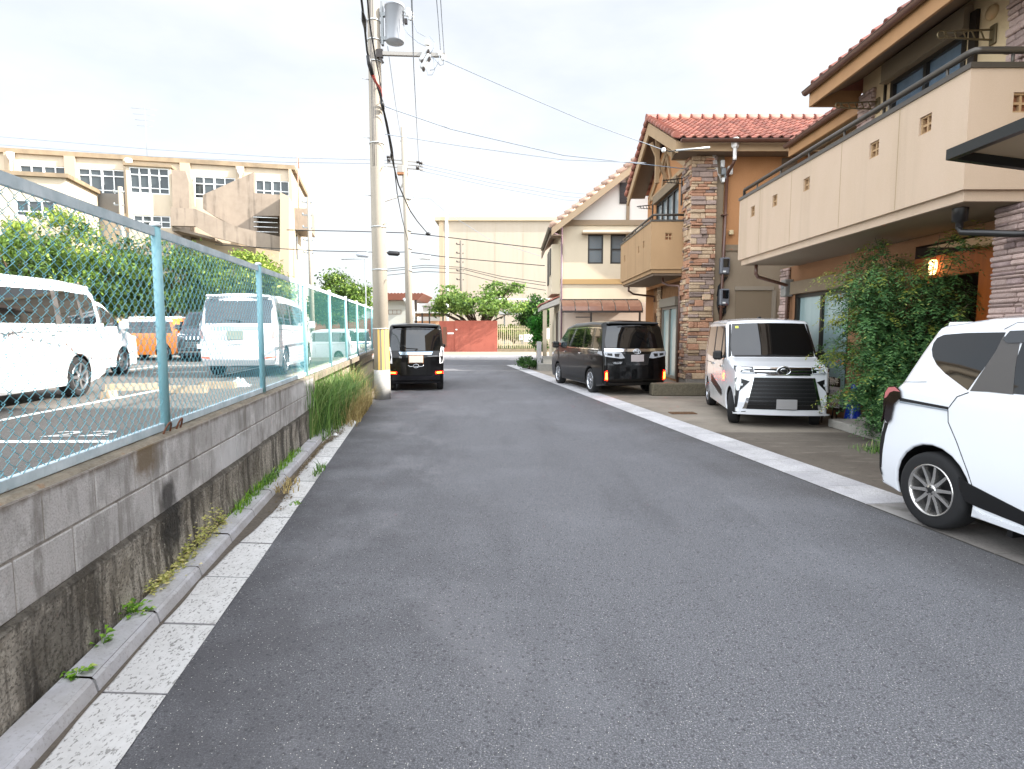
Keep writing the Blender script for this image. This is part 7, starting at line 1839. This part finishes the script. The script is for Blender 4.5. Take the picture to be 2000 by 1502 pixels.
# feathery shrub in front of the nearest house: many thin canes with drooping sprays
fs = thing('feathery_shrub', 'tall feathery green shrub with bronze tips in front of the nearest house', 'shrub', (5.50, 8.1, .1))
b = MB(); bl = MB(); bt = MB()
def spray(p, d, L, bb, n, size):
    side = Vector((-d.y, d.x, 0)); side = side.normalized() if side.length > 1e-4 else Vector((1, 0, 0))
    q = p.copy(); v = d.normalized()
    for i in range(n):
        t = i / n; v = (v + Vector((0, 0, -.09 - .08 * t))).normalized(); q = q + v * (L / n)
        for sgn in (-1, 1):
            w = (side * sgn + v * .6 + Vector((0, 0, rnd.uniform(-.5, .2)))).normalized(); l_ = size * rnd.uniform(.7, 1.3) * (1 - .4 * t)
            nn = w.cross(v); nn = nn.normalized() if nn.length > 1e-4 else Vector((0, 0, 1)); c_ = w.cross(nn) * l_ * .17
            o_ = q + Vector((rnd.gauss(0, .012), rnd.gauss(0, .012), rnd.gauss(0, .012)))
            bb.tint = min(1, max(0, rnd.gauss(.45, .24))); bb.face([o_, o_ + w * l_ * .45 + c_, o_ + w * l_, o_ + w * l_ * .45 - c_])
for i in range(84):
    a = rnd.uniform(0, 6.283); r0 = rnd.uniform(0, .25); c0 = Vector((math.cos(a) * r0, math.sin(a) * r0, -.08))
    out = rnd.uniform(.3, 1.0) ** .8; tip = Vector((math.cos(a) * (.95 if math.cos(a) < 0 else .36) * out, math.sin(a) * 1.0 * out, rnd.uniform(.55, 3.0) * (1.1 - out * .28)))
    mid = c0.lerp(tip, .5) + Vector((-math.cos(a) * .12, -math.sin(a) * .12, .22)); pts = [c0, c0.lerp(mid, .5), mid, mid.lerp(tip, .55) + Vector((0, 0, .05)), tip]
    b.tube(pts, [.014, .012, .009, .006, .003], 5)
    for k in range(58):
        t = rnd.uniform(.08, 1) ** .8; j = min(3, int(t * 4)); p = pts[j].lerp(pts[j + 1], t * 4 - j)
        aa = a + rnd.gauss(0, 1.2); d = Vector((math.cos(aa), math.sin(aa), rnd.uniform(-.1, .35)))
        tipm = t > .85 and rnd.random() < .22
        spray(p, d, rnd.uniform(.2, .5), bt if tipm else bl, 10, .072)
for (dx, dy, dz) in ((-.98, .0, 1.95), (-.85, .1, 2.25), (-.95, -.1, 1.65), (.25, -.6, 2.5), (.0, -.7, 2.65), (-.85, .1, 1.15)):   # stray light sprays
    for k in range(12):
        p = Vector((dx + rnd.gauss(0, .08), dy + rnd.gauss(0, .1), dz + rnd.gauss(0, .04))); spray(p, Vector((dx, dy * .5, .1)), .34, bt, 8, .08)
    b.tube([(dx * .4, dy * .4, dz * .75), (dx * .7, dy * .7, dz * .95), (dx, dy, dz)], .005, 5)
b.build('cane', bark, fs); bl.build('foliage', leaf_f, fs); bt.build('tip_sprays', leaf_g, fs)
# weed tuft at the forecourt edge behind the nearest car
b = MB(); c_ = G(1700, 885)
blades(b, 160, lambda: Vector((c_.x + rnd.gauss(.1, .12), c_.y + rnd.gauss(0, .12), .02)), .05, .16, .9, .005)
tag(b.build('weed_tuft', grass_m), 'thin olive weed tuft on the forecourt behind the nearest white minivan', 'weed')

# ================================================================== POLES, LAMPS, WIRES
pole_m = mat('concrete_pole', '#958d80', .85, noise=[(2, .4, '#7d7567', (1, 1, .2)), (30, .2, '#a59d90'), (1.2, .4, '#6d6356', (1, 1, .1), .55, .7)], bump=(60, .3, .006))
pb = G(747.5, 779); ptop = P(729, 8, pb.y - .05); dirn = (ptop - pb) / (ptop.z - pb.z)
pole = thing('utility_pole', 'thick concrete utility pole with transformer and yellow black guard beside the black tall car', 'utility pole', pb)
PZ = lambda z: dirn * z
b = MB(); b.tube([PZ(-.1), PZ(4), PZ(8), PZ(11.5)], [.178, .160, .135, .112], 24); b.build('shaft', pole_m, pole)
b = MB(); n = 24; z0g, z1g = P(748, 722, pb.y).z, P(748, 642, pb.y).z
for k in range(n):
    a0, a1 = 2 * math.pi * k / n, 2 * math.pi * (k + 1) / n; rr0, rr1 = .181, .175
    f_ = lambda a, z, r_: PZ(z) + Vector((math.cos(a) * r_, math.sin(a) * r_, 0))
    b.face([f_(a0, z0g, rr0), f_(a1, z0g, rr0), f_(a1, z1g, rr1), f_(a0, z1g, rr1)], 0 if k % 2 else 1, smooth=True) if 17 <= k <= 24 or k <= 1 else None
b.build('guard_wrap', [mat('guard_yellow', '#cfa95a', .6), mat('guard_dark', '#77705f', .6)], pole)
b = MB(); b.tube([PZ(-.02), PZ(z0g - .0)], [.186, .183], 24); b.build('base_collar', mat('grey_collar', '#9c9b98', .85, noise=[(8, .4, '#84827e')]), pole)
for zz, r_ in ((z1g + .0, .18), (2.95, .172), (5.72, .158), (7.45, .147), (7.9, .146), (8.3, .142), (3.9, .166)):
    b = MB(); o_ = PZ(zz); b.lathe([(r_, -.012), (r_ + .006, -.012), (r_ + .006, .012), (r_, .012)], o_, 'z', 20); b.build('steel_band', galv, pole)
for k in range(15):
    zz = 2.1 + k * .62; s_ = 1 if k % 2 else -1; o_ = PZ(zz); b = MB(); d = Vector((s_ * .85, -.5, 0)).normalized(); b.cyl(o_ + d * .12, o_ + d * .29, .009, n=6); b.build('step_bolt', galv, pole)
b = MB()                                                       # cable riser clipped to the shaft
for dx, dy in ((-.02, -.165), (-.055, -.155), (.02, -.163)): b.tube([PZ(zz) + Vector((dx, dy * (1 - zz * .03), 0)) for zz in (5.2, 6, 7, 8, 9, 10, 11)], .014, 6)
b.build('riser_cable', mat('grey_riser', '#6f6a66', .6), pole)
lo = lambda u, v, Y=None: P(u, v, Y or pb.y) - pb
# transformer can, bracket, insulators
tc_ = lo(771, 50); b = MB(); R_ = .205; tb_, tt_ = lo(771, 84).z, lo(768, 14).z
b.lathe([(.001, tb_ + .015), (R_ * .94, tb_ + .01), (R_, tb_ + .03), (R_, tt_ - .02), (R_ * 1.06, tt_ - .02), (R_ * 1.06, tt_ + .03), (R_ * .7, tt_ + .09), (.001, tt_ + .1)], (tc_.x, tc_.y, 0), 'z', 28)
t_o = b.build('transformer', mat('transformer_grey', '#a3a8ae', .4, noise=[(4, .15, '#92979d')]), pole)
b = MB(); b.box((tc_.x - .32, tc_.y - .04, tb_ + .05), (tc_.x - .19, tc_.y + .04, tb_ + .12)); b.box((tc_.x - .32, tc_.y - .04, tt_ - .2), (tc_.x - .19, tc_.y + .04, tt_ - .12)); b.box((tc_.x - .30, tc_.y - .05, tb_ - .05), (tc_.x - .25, tc_.y + .05, tt_ + .1)); b.build('transformer_bracket', grey_metal, pole)
b = MB()
for dx, dz, m in ((.30, .0, 0), (.24, .08, 0)):
    b.bar((tc_.x + .15, tc_.y, tt_ - .15 + dz), (tc_.x + dx + .08, tc_.y, tt_ - .2 + dz), .03, .03, 1); b.lathe([(.02, -.12), (.06, -.1), (.03, -.07), (.07, -.04), (.03, 0), (.06, .03), (.02, .06)], (tc_.x + dx + .06, tc_.y - .05, tt_ - .18 + dz), 'z', 10, 0)
b.box((tc_.x + .22, tc_.y - .06, tt_ - .36), (tc_.x + .28, tc_.y + .02, tt_ - .26), 2)
b.build('bushing', [white_plastic, galv, dark_brown], pole)
c0, c1 = lo(742, 111), lo(872, 115)
b = MB(); b.bar((c0.x - .05, c0.y - .16, c0.z), (c1.x, c1.y - .16, c1.z), .075, .075); b.build('crossarm', mat('crossarm_grey', '#8f8b84', .5), pole)
b = MB(); b.bar((c0.x + .02, c0.y - .16, c0.z - .05), (c0.x + .1, c0.y - .16, c0.z - .2), .05, .05); b.box((c0.x - .04, c0.y - .2, c0.z - .09), (c0.x + .1, c0.y - .11, c0.z + .08)); b.build('crossarm_clamp', dark_brown, pole)
for u, v, t_ in ((832, 116, .0), (834, 130, .1)):
    q = lo(u, v); b = MB(); M = Matrix.Translation((q.x, q.y - .24, q.z)) @ Matrix.Rotation(.55, 4, 'Y')
    b.box((-.05, -.05, -.17), (.05, .05, .17), 0, M=M, bev=.02); b.box((.02, -.06, -.19), (.07, .06, -.12), 1, M=M, bev=.01); b.box((.03, -.06, .05), (.06, .06, .12), 1, M=M); b.build('cutout_switch', [mat('grey_porcelain', '#a5a7a6', .3), dark_brown], pole)
q = lo(837, 98); b = MB(); b.cyl((q.x, q.y - .16, q.z - .12), (q.x, q.y - .16, q.z + .02), .022, n=8, m=1); b.lathe([(.03, .02), (.065, .04), (.07, .07), (.03, .10), (.05, .13), (.001, .15)], (q.x, q.y - .16, q.z), 'z', 12, 0); b.build('insulator', [white_plastic, dark_brown], pole)
for u in (861, 868):
    q = lo(u, 112 if u == 861 else 119); b = MB(); b.lathe([(.02, -.07), (.055, -.05), (.055, .03), (.03, .06), (.001, .07)], (q.x, q.y - .16, q.z), 'z', 12); b.build('insulator', white_plastic, pole)
b = MB()
def loop(pts): b.tube(pts, .007, 5)
L_ = lambda u, v: tuple(lo(u, v) + Vector((0, -.2, 0)))
loop([L_(803, 30), L_(808, 50), L_(818, 72), L_(833, 80)]); loop([L_(842, 80), L_(852, 92), L_(848, 106), L_(842, 114)]); loop([L_(836, 143), L_(838, 154), L_(846, 154), L_(851, 146), L_(850, 125), L_(842, 114)]); loop([L_(861, 115), L_(858, 132), L_(850, 144), L_(842, 145)]); loop([L_(870, 122), L_(868, 134), L_(862, 136), L_(848, 120)]); loop([L_(787, 56), L_(800, 75), L_(820, 92), L_(836, 100)])
b.build('jumper_wire', wire_m, pole)

def cable(name, label, pts, r, m, group=None, sag=0.0, wob=0.0):
    b = MB(); P_ = [Vector(p) for p in pts]; full = []
    for i in range(len(P_) - 1):
        k = 10
        for t in range(k):
            f = t / k; full.append(P_[i].lerp(P_[i + 1], f) + Vector((rnd.gauss(0, wob), 0, -sag * 4 * f * (1 - f))))
    full.append(P_[-1]); b.tube(full, r, 6); return tag(b.build(name, m), label, 'cable', group)
gw = 'overhead wires'
Yp = pb.y - .25
# telecom bundle coming in from above, wrapping the pole and running off to the junction
cb = thing('cable_bundle', 'thick black telecom cable bundle crossing the front of the near utility pole', 'cable', P(735, 150, Yp))
def cput(b, n, m): o_ = Vector(cb.location); b.v = [tuple(Vector(p) - o_) for p in b.v]; return b.build(n, m, cb)
b = MB(); b.tube([P(703, -25, 11.0), P(711, 40, 11.8), P(717, 100, Yp - .3), P(725, 135, Yp - .15), P(736, 165, Yp - .05), P(745, 195, Yp), P(751, 225, Yp + .3), P(760, 270, 14.6), P(768, 320, 16.5), P(778, 360, 19), P(800, 410, 23), P(815, 432, 26), P(836, 457, 30)], .022, 8); cput(b, 'main_cable', cable_m)
b = MB(); b.tube([P(716, -20, 11.0), P(722, 45, 12), P(731, 100, Yp - .25), P(741, 150, Yp - .1), P(746, 200, Yp - .02), P(756, 240, Yp + .4), P(766, 290, 15.2), P(776, 380, 19), P(786, 430, 25), P(797, 470, 30.5)], .016, 8); cput(b, 'second_cable', cable_m)
b = MB(); b.tube([P(708, 22, 11.5), P(711, 40, 11.8), P(714, 62, 12.3)], [.02, .05, .02], 10); b.tube([P(719, 108, Yp - .3), P(722, 125, Yp - .22), P(727, 146, Yp - .16)], [.045, .055, .04], 10); b.tube([P(745, 195, Yp), P(747, 205, Yp), P(749, 216, Yp + .1)], [.03, .045, .025], 10)
cput(b, 'splice_closure', trim_black)
b = MB()
for k in range(6): b.tube([P(724 + k, 146, Yp - .17), P(731 + k, 160, Yp - .12), P(740 + k * .8, 172, Yp - .08), P(744 + k * .5, 186, Yp - .04), P(746, 196, Yp)], .006, 5, 0 if k % 2 else 1)
cput(b, 'tie_wire', [mat('red_tie', '#b0402c', .5), cable_m])
b = MB(); b.tube([P(764, 300, 15.0), P(765, 307, 15.6), P(766, 314, 16.2)], [.02, .045, .02], 8); b.ball(P(836, 457, 29.9), .11, 10, 6, sc3=(1.2, 1, .8)); cput(b, 'cable_joint', trim_black)

p2 = P(800, 648, 31.0); p2.z = 0
pole2 = thing('utility_pole', 'slimmer utility pole with street lamp arm at the far junction behind the black tall car', 'utility pole', p2)
t2 = P(793, 249, 31.0).z; lo2 = lambda u, v: P(u, v, 31.0) - p2
b = MB(); b.tube([(0, 0, -.1), (-.03, 0, 6), (-.16, 0, t2)], [.19, .17, .14], 16); b.build('shaft', pole_m, pole2)
b = MB(); q0, q1 = lo2(752, 391), lo2(797, 384); b.tube([q1, lo2(780, 383), lo2(770, 386)], .04, 6, 1)
b.mesh([tuple(lo2(752, 391) + Vector(d)) for d in ((0, -.12, -.06), (0, .12, -.06), (0, .12, .06), (0, -.12, .06))] + [tuple(lo2(776, 383) + Vector(d)) for d in ((0, -.1, -.07), (0, .1, -.07), (0, .1, .05), (0, -.1, .05))], [(0, 1, 2, 3), (4, 7, 6, 5), (0, 4, 5, 1), (1, 5, 6, 2), (2, 6, 7, 3), (3, 7, 4, 0)], 0)
b.build('street_lamp', [white_plastic, grey_metal], pole2)
for y_, u0, u1 in ((255, 783, 793), (293, 784, 793), (345, 783, 794)):
    b = MB(); b.bar(lo2(u0, y_ + 22), lo2(u1, y_), .06, .08); b.build('brace', MATS['crossarm_grey'], pole2)
for v in (316, 323, 330):
    b = MB(); b.bar(lo2(756, v - 5), lo2(826, v + 2), .05, .05); b.build('crossarm', MATS['crossarm_grey'], pole2)
for u, v in ((759, 308), (760, 315), (817, 318), (816, 329), (822, 320)):
    b = MB(); b.lathe([(.02, -.08), (.09, -.06), (.04, 0), (.09, .05), (.02, .1)], lo2(u, v) + Vector((0, -.1, 0)), 'x', 10); b.build('insulator', dark_brown, pole2)
b = MB(); q = lo2(783, 332); b.box((q.x - .16, q.y - .2, q.z - .16), (q.x + .16, q.y + .1, q.z + .2), 0, bev=.02); b.box((q.x - .16, q.y - .21, q.z - .26), (q.x + .16, q.y + .1, q.z - .165), 1); b.build('switch_box', [MATS['crossarm_grey'], mat('rust_base', '#94633f', .7)], pole2)
for v in (388, 450, 485, 528): b = MB(); o_ = lo2(797 + (v - 388) * .02, v); b.lathe([(.15, -.05), (.165, -.05), (.165, .05), (.15, .05)], (o_.x, 0, o_.z), 'z', 14); b.build('steel_band', galv, pole2)
for u0, u1, v, m, lab in ((756, 781, 494, trim_black, 'black cable closure hanging on the wire beside the slim pole'), (695, 722, 497, MATS['transformer_grey'], 'pale cable closure hanging on the wire beside the thick pole'), (817, 843, 502, white_plastic, 'white cable closure hanging on the wire in front of the warehouse')):
    p, q = P(u0, v, 31), P(u1, v + 2, 31); b = MB(); b.tube([p, p.lerp(q, .15), p.lerp(q, .85), q], [.03, .12, .12, .03], 10); tag(b.build('cable_closure', m), lab, 'cable closure', 'closures hanging on the cross street wires')
# wires to the houses
H2 = P(1296, 293, 15.25); top1 = pb + dirn * 8.2
W = wire_m
cable('service_wire', 'thin service wire from the near pole down to the stone pillar of the orange house', [P(752, 208, Yp), P(880, 252, Yp + .6), P(1100, 303, Yp + 1.5), P(1340, 330, 15.8)], .011, W, gw)
cable('service_wire', 'upper thin twin service wire from the crossarm to the gable insulator of the orange house', [P(868, 118, Yp), P(1000, 176, Yp + .4), P(1150, 240, Yp + 1), H2], .009, W, gw)
cable('service_wire', 'lower service wire from the near pole ending at the orange house eave insulator', [P(752, 262, Yp), P(900, 285, Yp + .6), P(1100, 312, Yp + 1.2), P(1262, 318, 15.3)], .008, W, gw)
cable('overhead_wire', 'wire coming from overhead to the end insulator of the near pole crossarm', [P(848, -60, 6.0), P(856, 40, 10.5), P(861, 108, Yp - .1)], .007, W, gw)
cable('overhead_wire', 'outermost wire coming from overhead to the near pole crossarm tip', [P(857, -60, 6.0), P(863, 40, 10.5), P(868, 112, Yp - .1)], .007, W, gw)
cable('overhead_wire', 'long wire passing between near pole crossarm and the far pole insulator', [P(803, -40, 7), P(808, 130, 14.5), P(815, 265, 24), P(818, 316, 31)], .012, W, gw)
cable('overhead_wire', 'long faint wire from the near pole transformer to the top of the slim pole', [P(757, 90, Yp), P(772, 200, 18), P(782, 262, 26), P(791, 285, 31)], .008, W, gw)
for k, (v0, v1) in enumerate(((320, 375), (326, 383), (333, 390))):
    cable('overhead_wire', ('highest', 'middle', 'lowest')[k] + ' of three wires from the slim pole crossarms to behind the cream house', [P(820, v0, 31), P(960, v0 + (v1 - v0) * .55, 31.4), P(1100, v1, 32), P(1260, v1 + 14, 33)], .014, W, gw)
for k, (v0, v1) in enumerate(((313, 314), (320, 319))):
    cable('overhead_wire', ('upper', 'lower')[k] + ' faint wire running from the slim pole over the school roof', [P(-60, 262 + k * 16, 33), P(300, 292 + k * 14, 32.5), P(560, 308 + k * 9, 32), P(758, v0, 31)], .012, W, gw)
cable('street_cable', 'dark cable across the road at mid height of the slim pole with a red sleeve', [P(560, 449, 31.5), P(700, 452, 31), P(796, 455, 31), P(870, 463, 31), P(960, 474, 31.3), P(1064, 486, 31.8)], .022, cable_m, gw)
cable('street_cable', 'cable across the road carrying the pale and black closures', [P(420, 478, 33), P(620, 490, 31.5), P(760, 493, 31), P(797, 492, 31)], .02, cable_m, gw)
cable('street_cable', 'cable across the road from the slim pole past the white closure', [P(797, 492, 31), P(862, 501, 31), P(902, 505, 31.2), P(1064, 519, 31.8)], .02, cable_m, gw)
for k, (a_, c_) in enumerate((((900, 522), (1066, 552)), ((905, 526), (1066, 558)), ((905, 534), (1066, 567)))):
    cable('street_cable', ('top', 'middle', 'bottom')[k] + ' of the three low cables in front of the warehouse', [P(752, a_[1] + 4, 40), P(830, a_[1] - 4, 40), P(*a_, 40), P(980, (a_[1] + c_[1]) / 2 + 3, 39), P(*c_, 38)], .018, cable_m, gw)
cable('overhead_wire', 'slanting thin wire from the warehouse vent pipe down to the cream house', [P(806, 386, 31), P(840, 388, 31.5), P(872, 415, 33), P(960, 470, 34), P(1064, 503, 35)], .012, W, gw)
for (u, vt, Y, r_, lab) in ((902, 470, 48, .15, 'slim dark pole in front of the warehouse'), (611, 385, 34, .14, 'pale pole at the corner of the school'), (251, 365, 34, .15, 'concrete pole with stub insulators in front of the school bay')):
    p = P(u, 648, Y); p.z = 0; zt = P(u, vt, Y).z; t_ = thing('utility_pole', lab, 'utility pole', p)
    b = MB(); b.tube([(0, 0, 0), (0, 0, zt)], [r_, r_ * .8], 12); b.build('shaft', pole_m if u != 902 else mat('dark_pole', '#6d675e', .9), t_)
    for k in range(5):
        b = MB(); b.bar((-.35, -.05, zt - .3 - k * .7), (.2, -.05, zt - .3 - k * .7), .05, .06); b.lathe([(.02, -.08), (.07, 0), (.02, .08)], (-.35, -.05, zt - .24 - k * .7), 'z', 8); b.build('stub_arm', dark_brown if u == 902 else grey_metal, t_)
p = P(716, 648, 33); p.z = 0; zt = P(716, 505, 33).z; t_ = thing('floodlight_post', 'thin bracket post rising behind the round green tree', 'post', p)
b = MB(); b.tube([(0, 0, 0), (0, 0, zt)], .035, 6); b.build('shaft', grey_metal, t_)
b = MB(); b.tube([(0, 0, zt), (-1.3, 0, zt - .05)], .025, 6); b.build('arm', grey_metal, t_)
# ================================================================== LIGHT, SKY, CAMERA
SUN_PSI, SUN_EL = R(9.5), R(33)
S = Vector((math.cos(SUN_PSI) * math.cos(SUN_EL), -math.sin(SUN_PSI) * math.cos(SUN_EL), math.sin(SUN_EL)))
ld = bpy.data.lights.new('sun', 'SUN'); ld.energy = 4.2; ld.angle = R(.5); ld.color = (1, .945, .87)
lo = bpy.data.objects.new('sun', ld); COL.objects.link(lo)
lo.rotation_euler = S.to_track_quat('Z', 'Y').to_euler(); lo.location = (20, -10, 30)
w = bpy.data.worlds.new('World'); sc.world = w; w.use_nodes = True
N = w.node_tree.nodes; Lk = w.node_tree.links
bg = N['Background']
sky = N.new('ShaderNodeTexSky'); sky.sky_type = 'NISHITA'; sky.sun_disc = False
sky.sun_elevation = SUN_EL; sky.sun_rotation = math.atan2(S.x, S.y)
sky.air_density = 1.0; sky.dust_density = 1.6; sky.ozone_density = 1.0
tc = N.new('ShaderNodeTexCoord')
mp = N.new('ShaderNodeMapping'); mp.inputs['Scale'].default_value = (1.0, 1.0, 2.6)
Lk.new(tc.outputs['Generated'], mp.inputs[0])
nz = N.new('ShaderNodeTexNoise'); nz.inputs['Scale'].default_value = 1.6; nz.inputs['Detail'].default_value = 6; nz.inputs['Roughness'].default_value = .55
Lk.new(mp.outputs[0], nz.inputs['Vector'])
mr = N.new('ShaderNodeMapRange'); mr.inputs[1].default_value = .30; mr.inputs[2].default_value = .66; mr.inputs[3].default_value = .5; mr.inputs[4].default_value = .92
Lk.new(nz.outputs[0], mr.inputs[0])
mx = N.new('ShaderNodeMix'); mx.data_type = 'RGBA'
Lk.new(mr.outputs[0], mx.inputs[0]); Lk.new(sky.outputs[0], mx.inputs[6]); mx.inputs[7].default_value = (5.5, 5.62, 5.75, 1)
# sky brightened behind the camera and dimmed over the far roofs to fill shade
sx = N.new('ShaderNodeSeparateXYZ'); Lk.new(tc.outputs['Generated'], sx.inputs[0])
gr = N.new('ShaderNodeMapRange'); gr.interpolation_type = 'SMOOTHSTEP'
gr.inputs[1].default_value = .62; gr.inputs[2].default_value = -.35; gr.inputs[3].default_value = .49; gr.inputs[4].default_value = 1.75
Lk.new(sx.outputs['Y'], gr.inputs[0])
sv = N.new('ShaderNodeVectorMath'); sv.operation = 'SCALE'; Lk.new(mx.outputs[2], sv.inputs[0]); Lk.new(gr.outputs[0], sv.inputs['Scale'])
Lk.new(sv.outputs[0], bg.inputs[0]); bg.inputs[1].default_value = .12
cd = bpy.data.cameras.new('camera'); cam = bpy.data.objects.new('camera', cd); COL.objects.link(cam)
cam.location = (0, 0, HC); cam.rotation_euler = (math.pi / 2 - TH, 0, 0)
cd.sensor_width = 36; cd.lens = 36 * FPX / 2000; cd.clip_end = 2000; cd.clip_start = .05
sc.camera = cam
sc.view_settings.view_transform = 'Standard'; sc.view_settings.look = 'None'; sc.view_settings.gamma = 1
sc.view_settings.use_curve_mapping = False
sc.view_settings.exposure = 1.82
sc.cycles.max_bounces = 8; sc.cycles.diffuse_bounces = 6; sc.cycles.use_denoising = True
sc.cycles.sample_clamp_indirect = 6
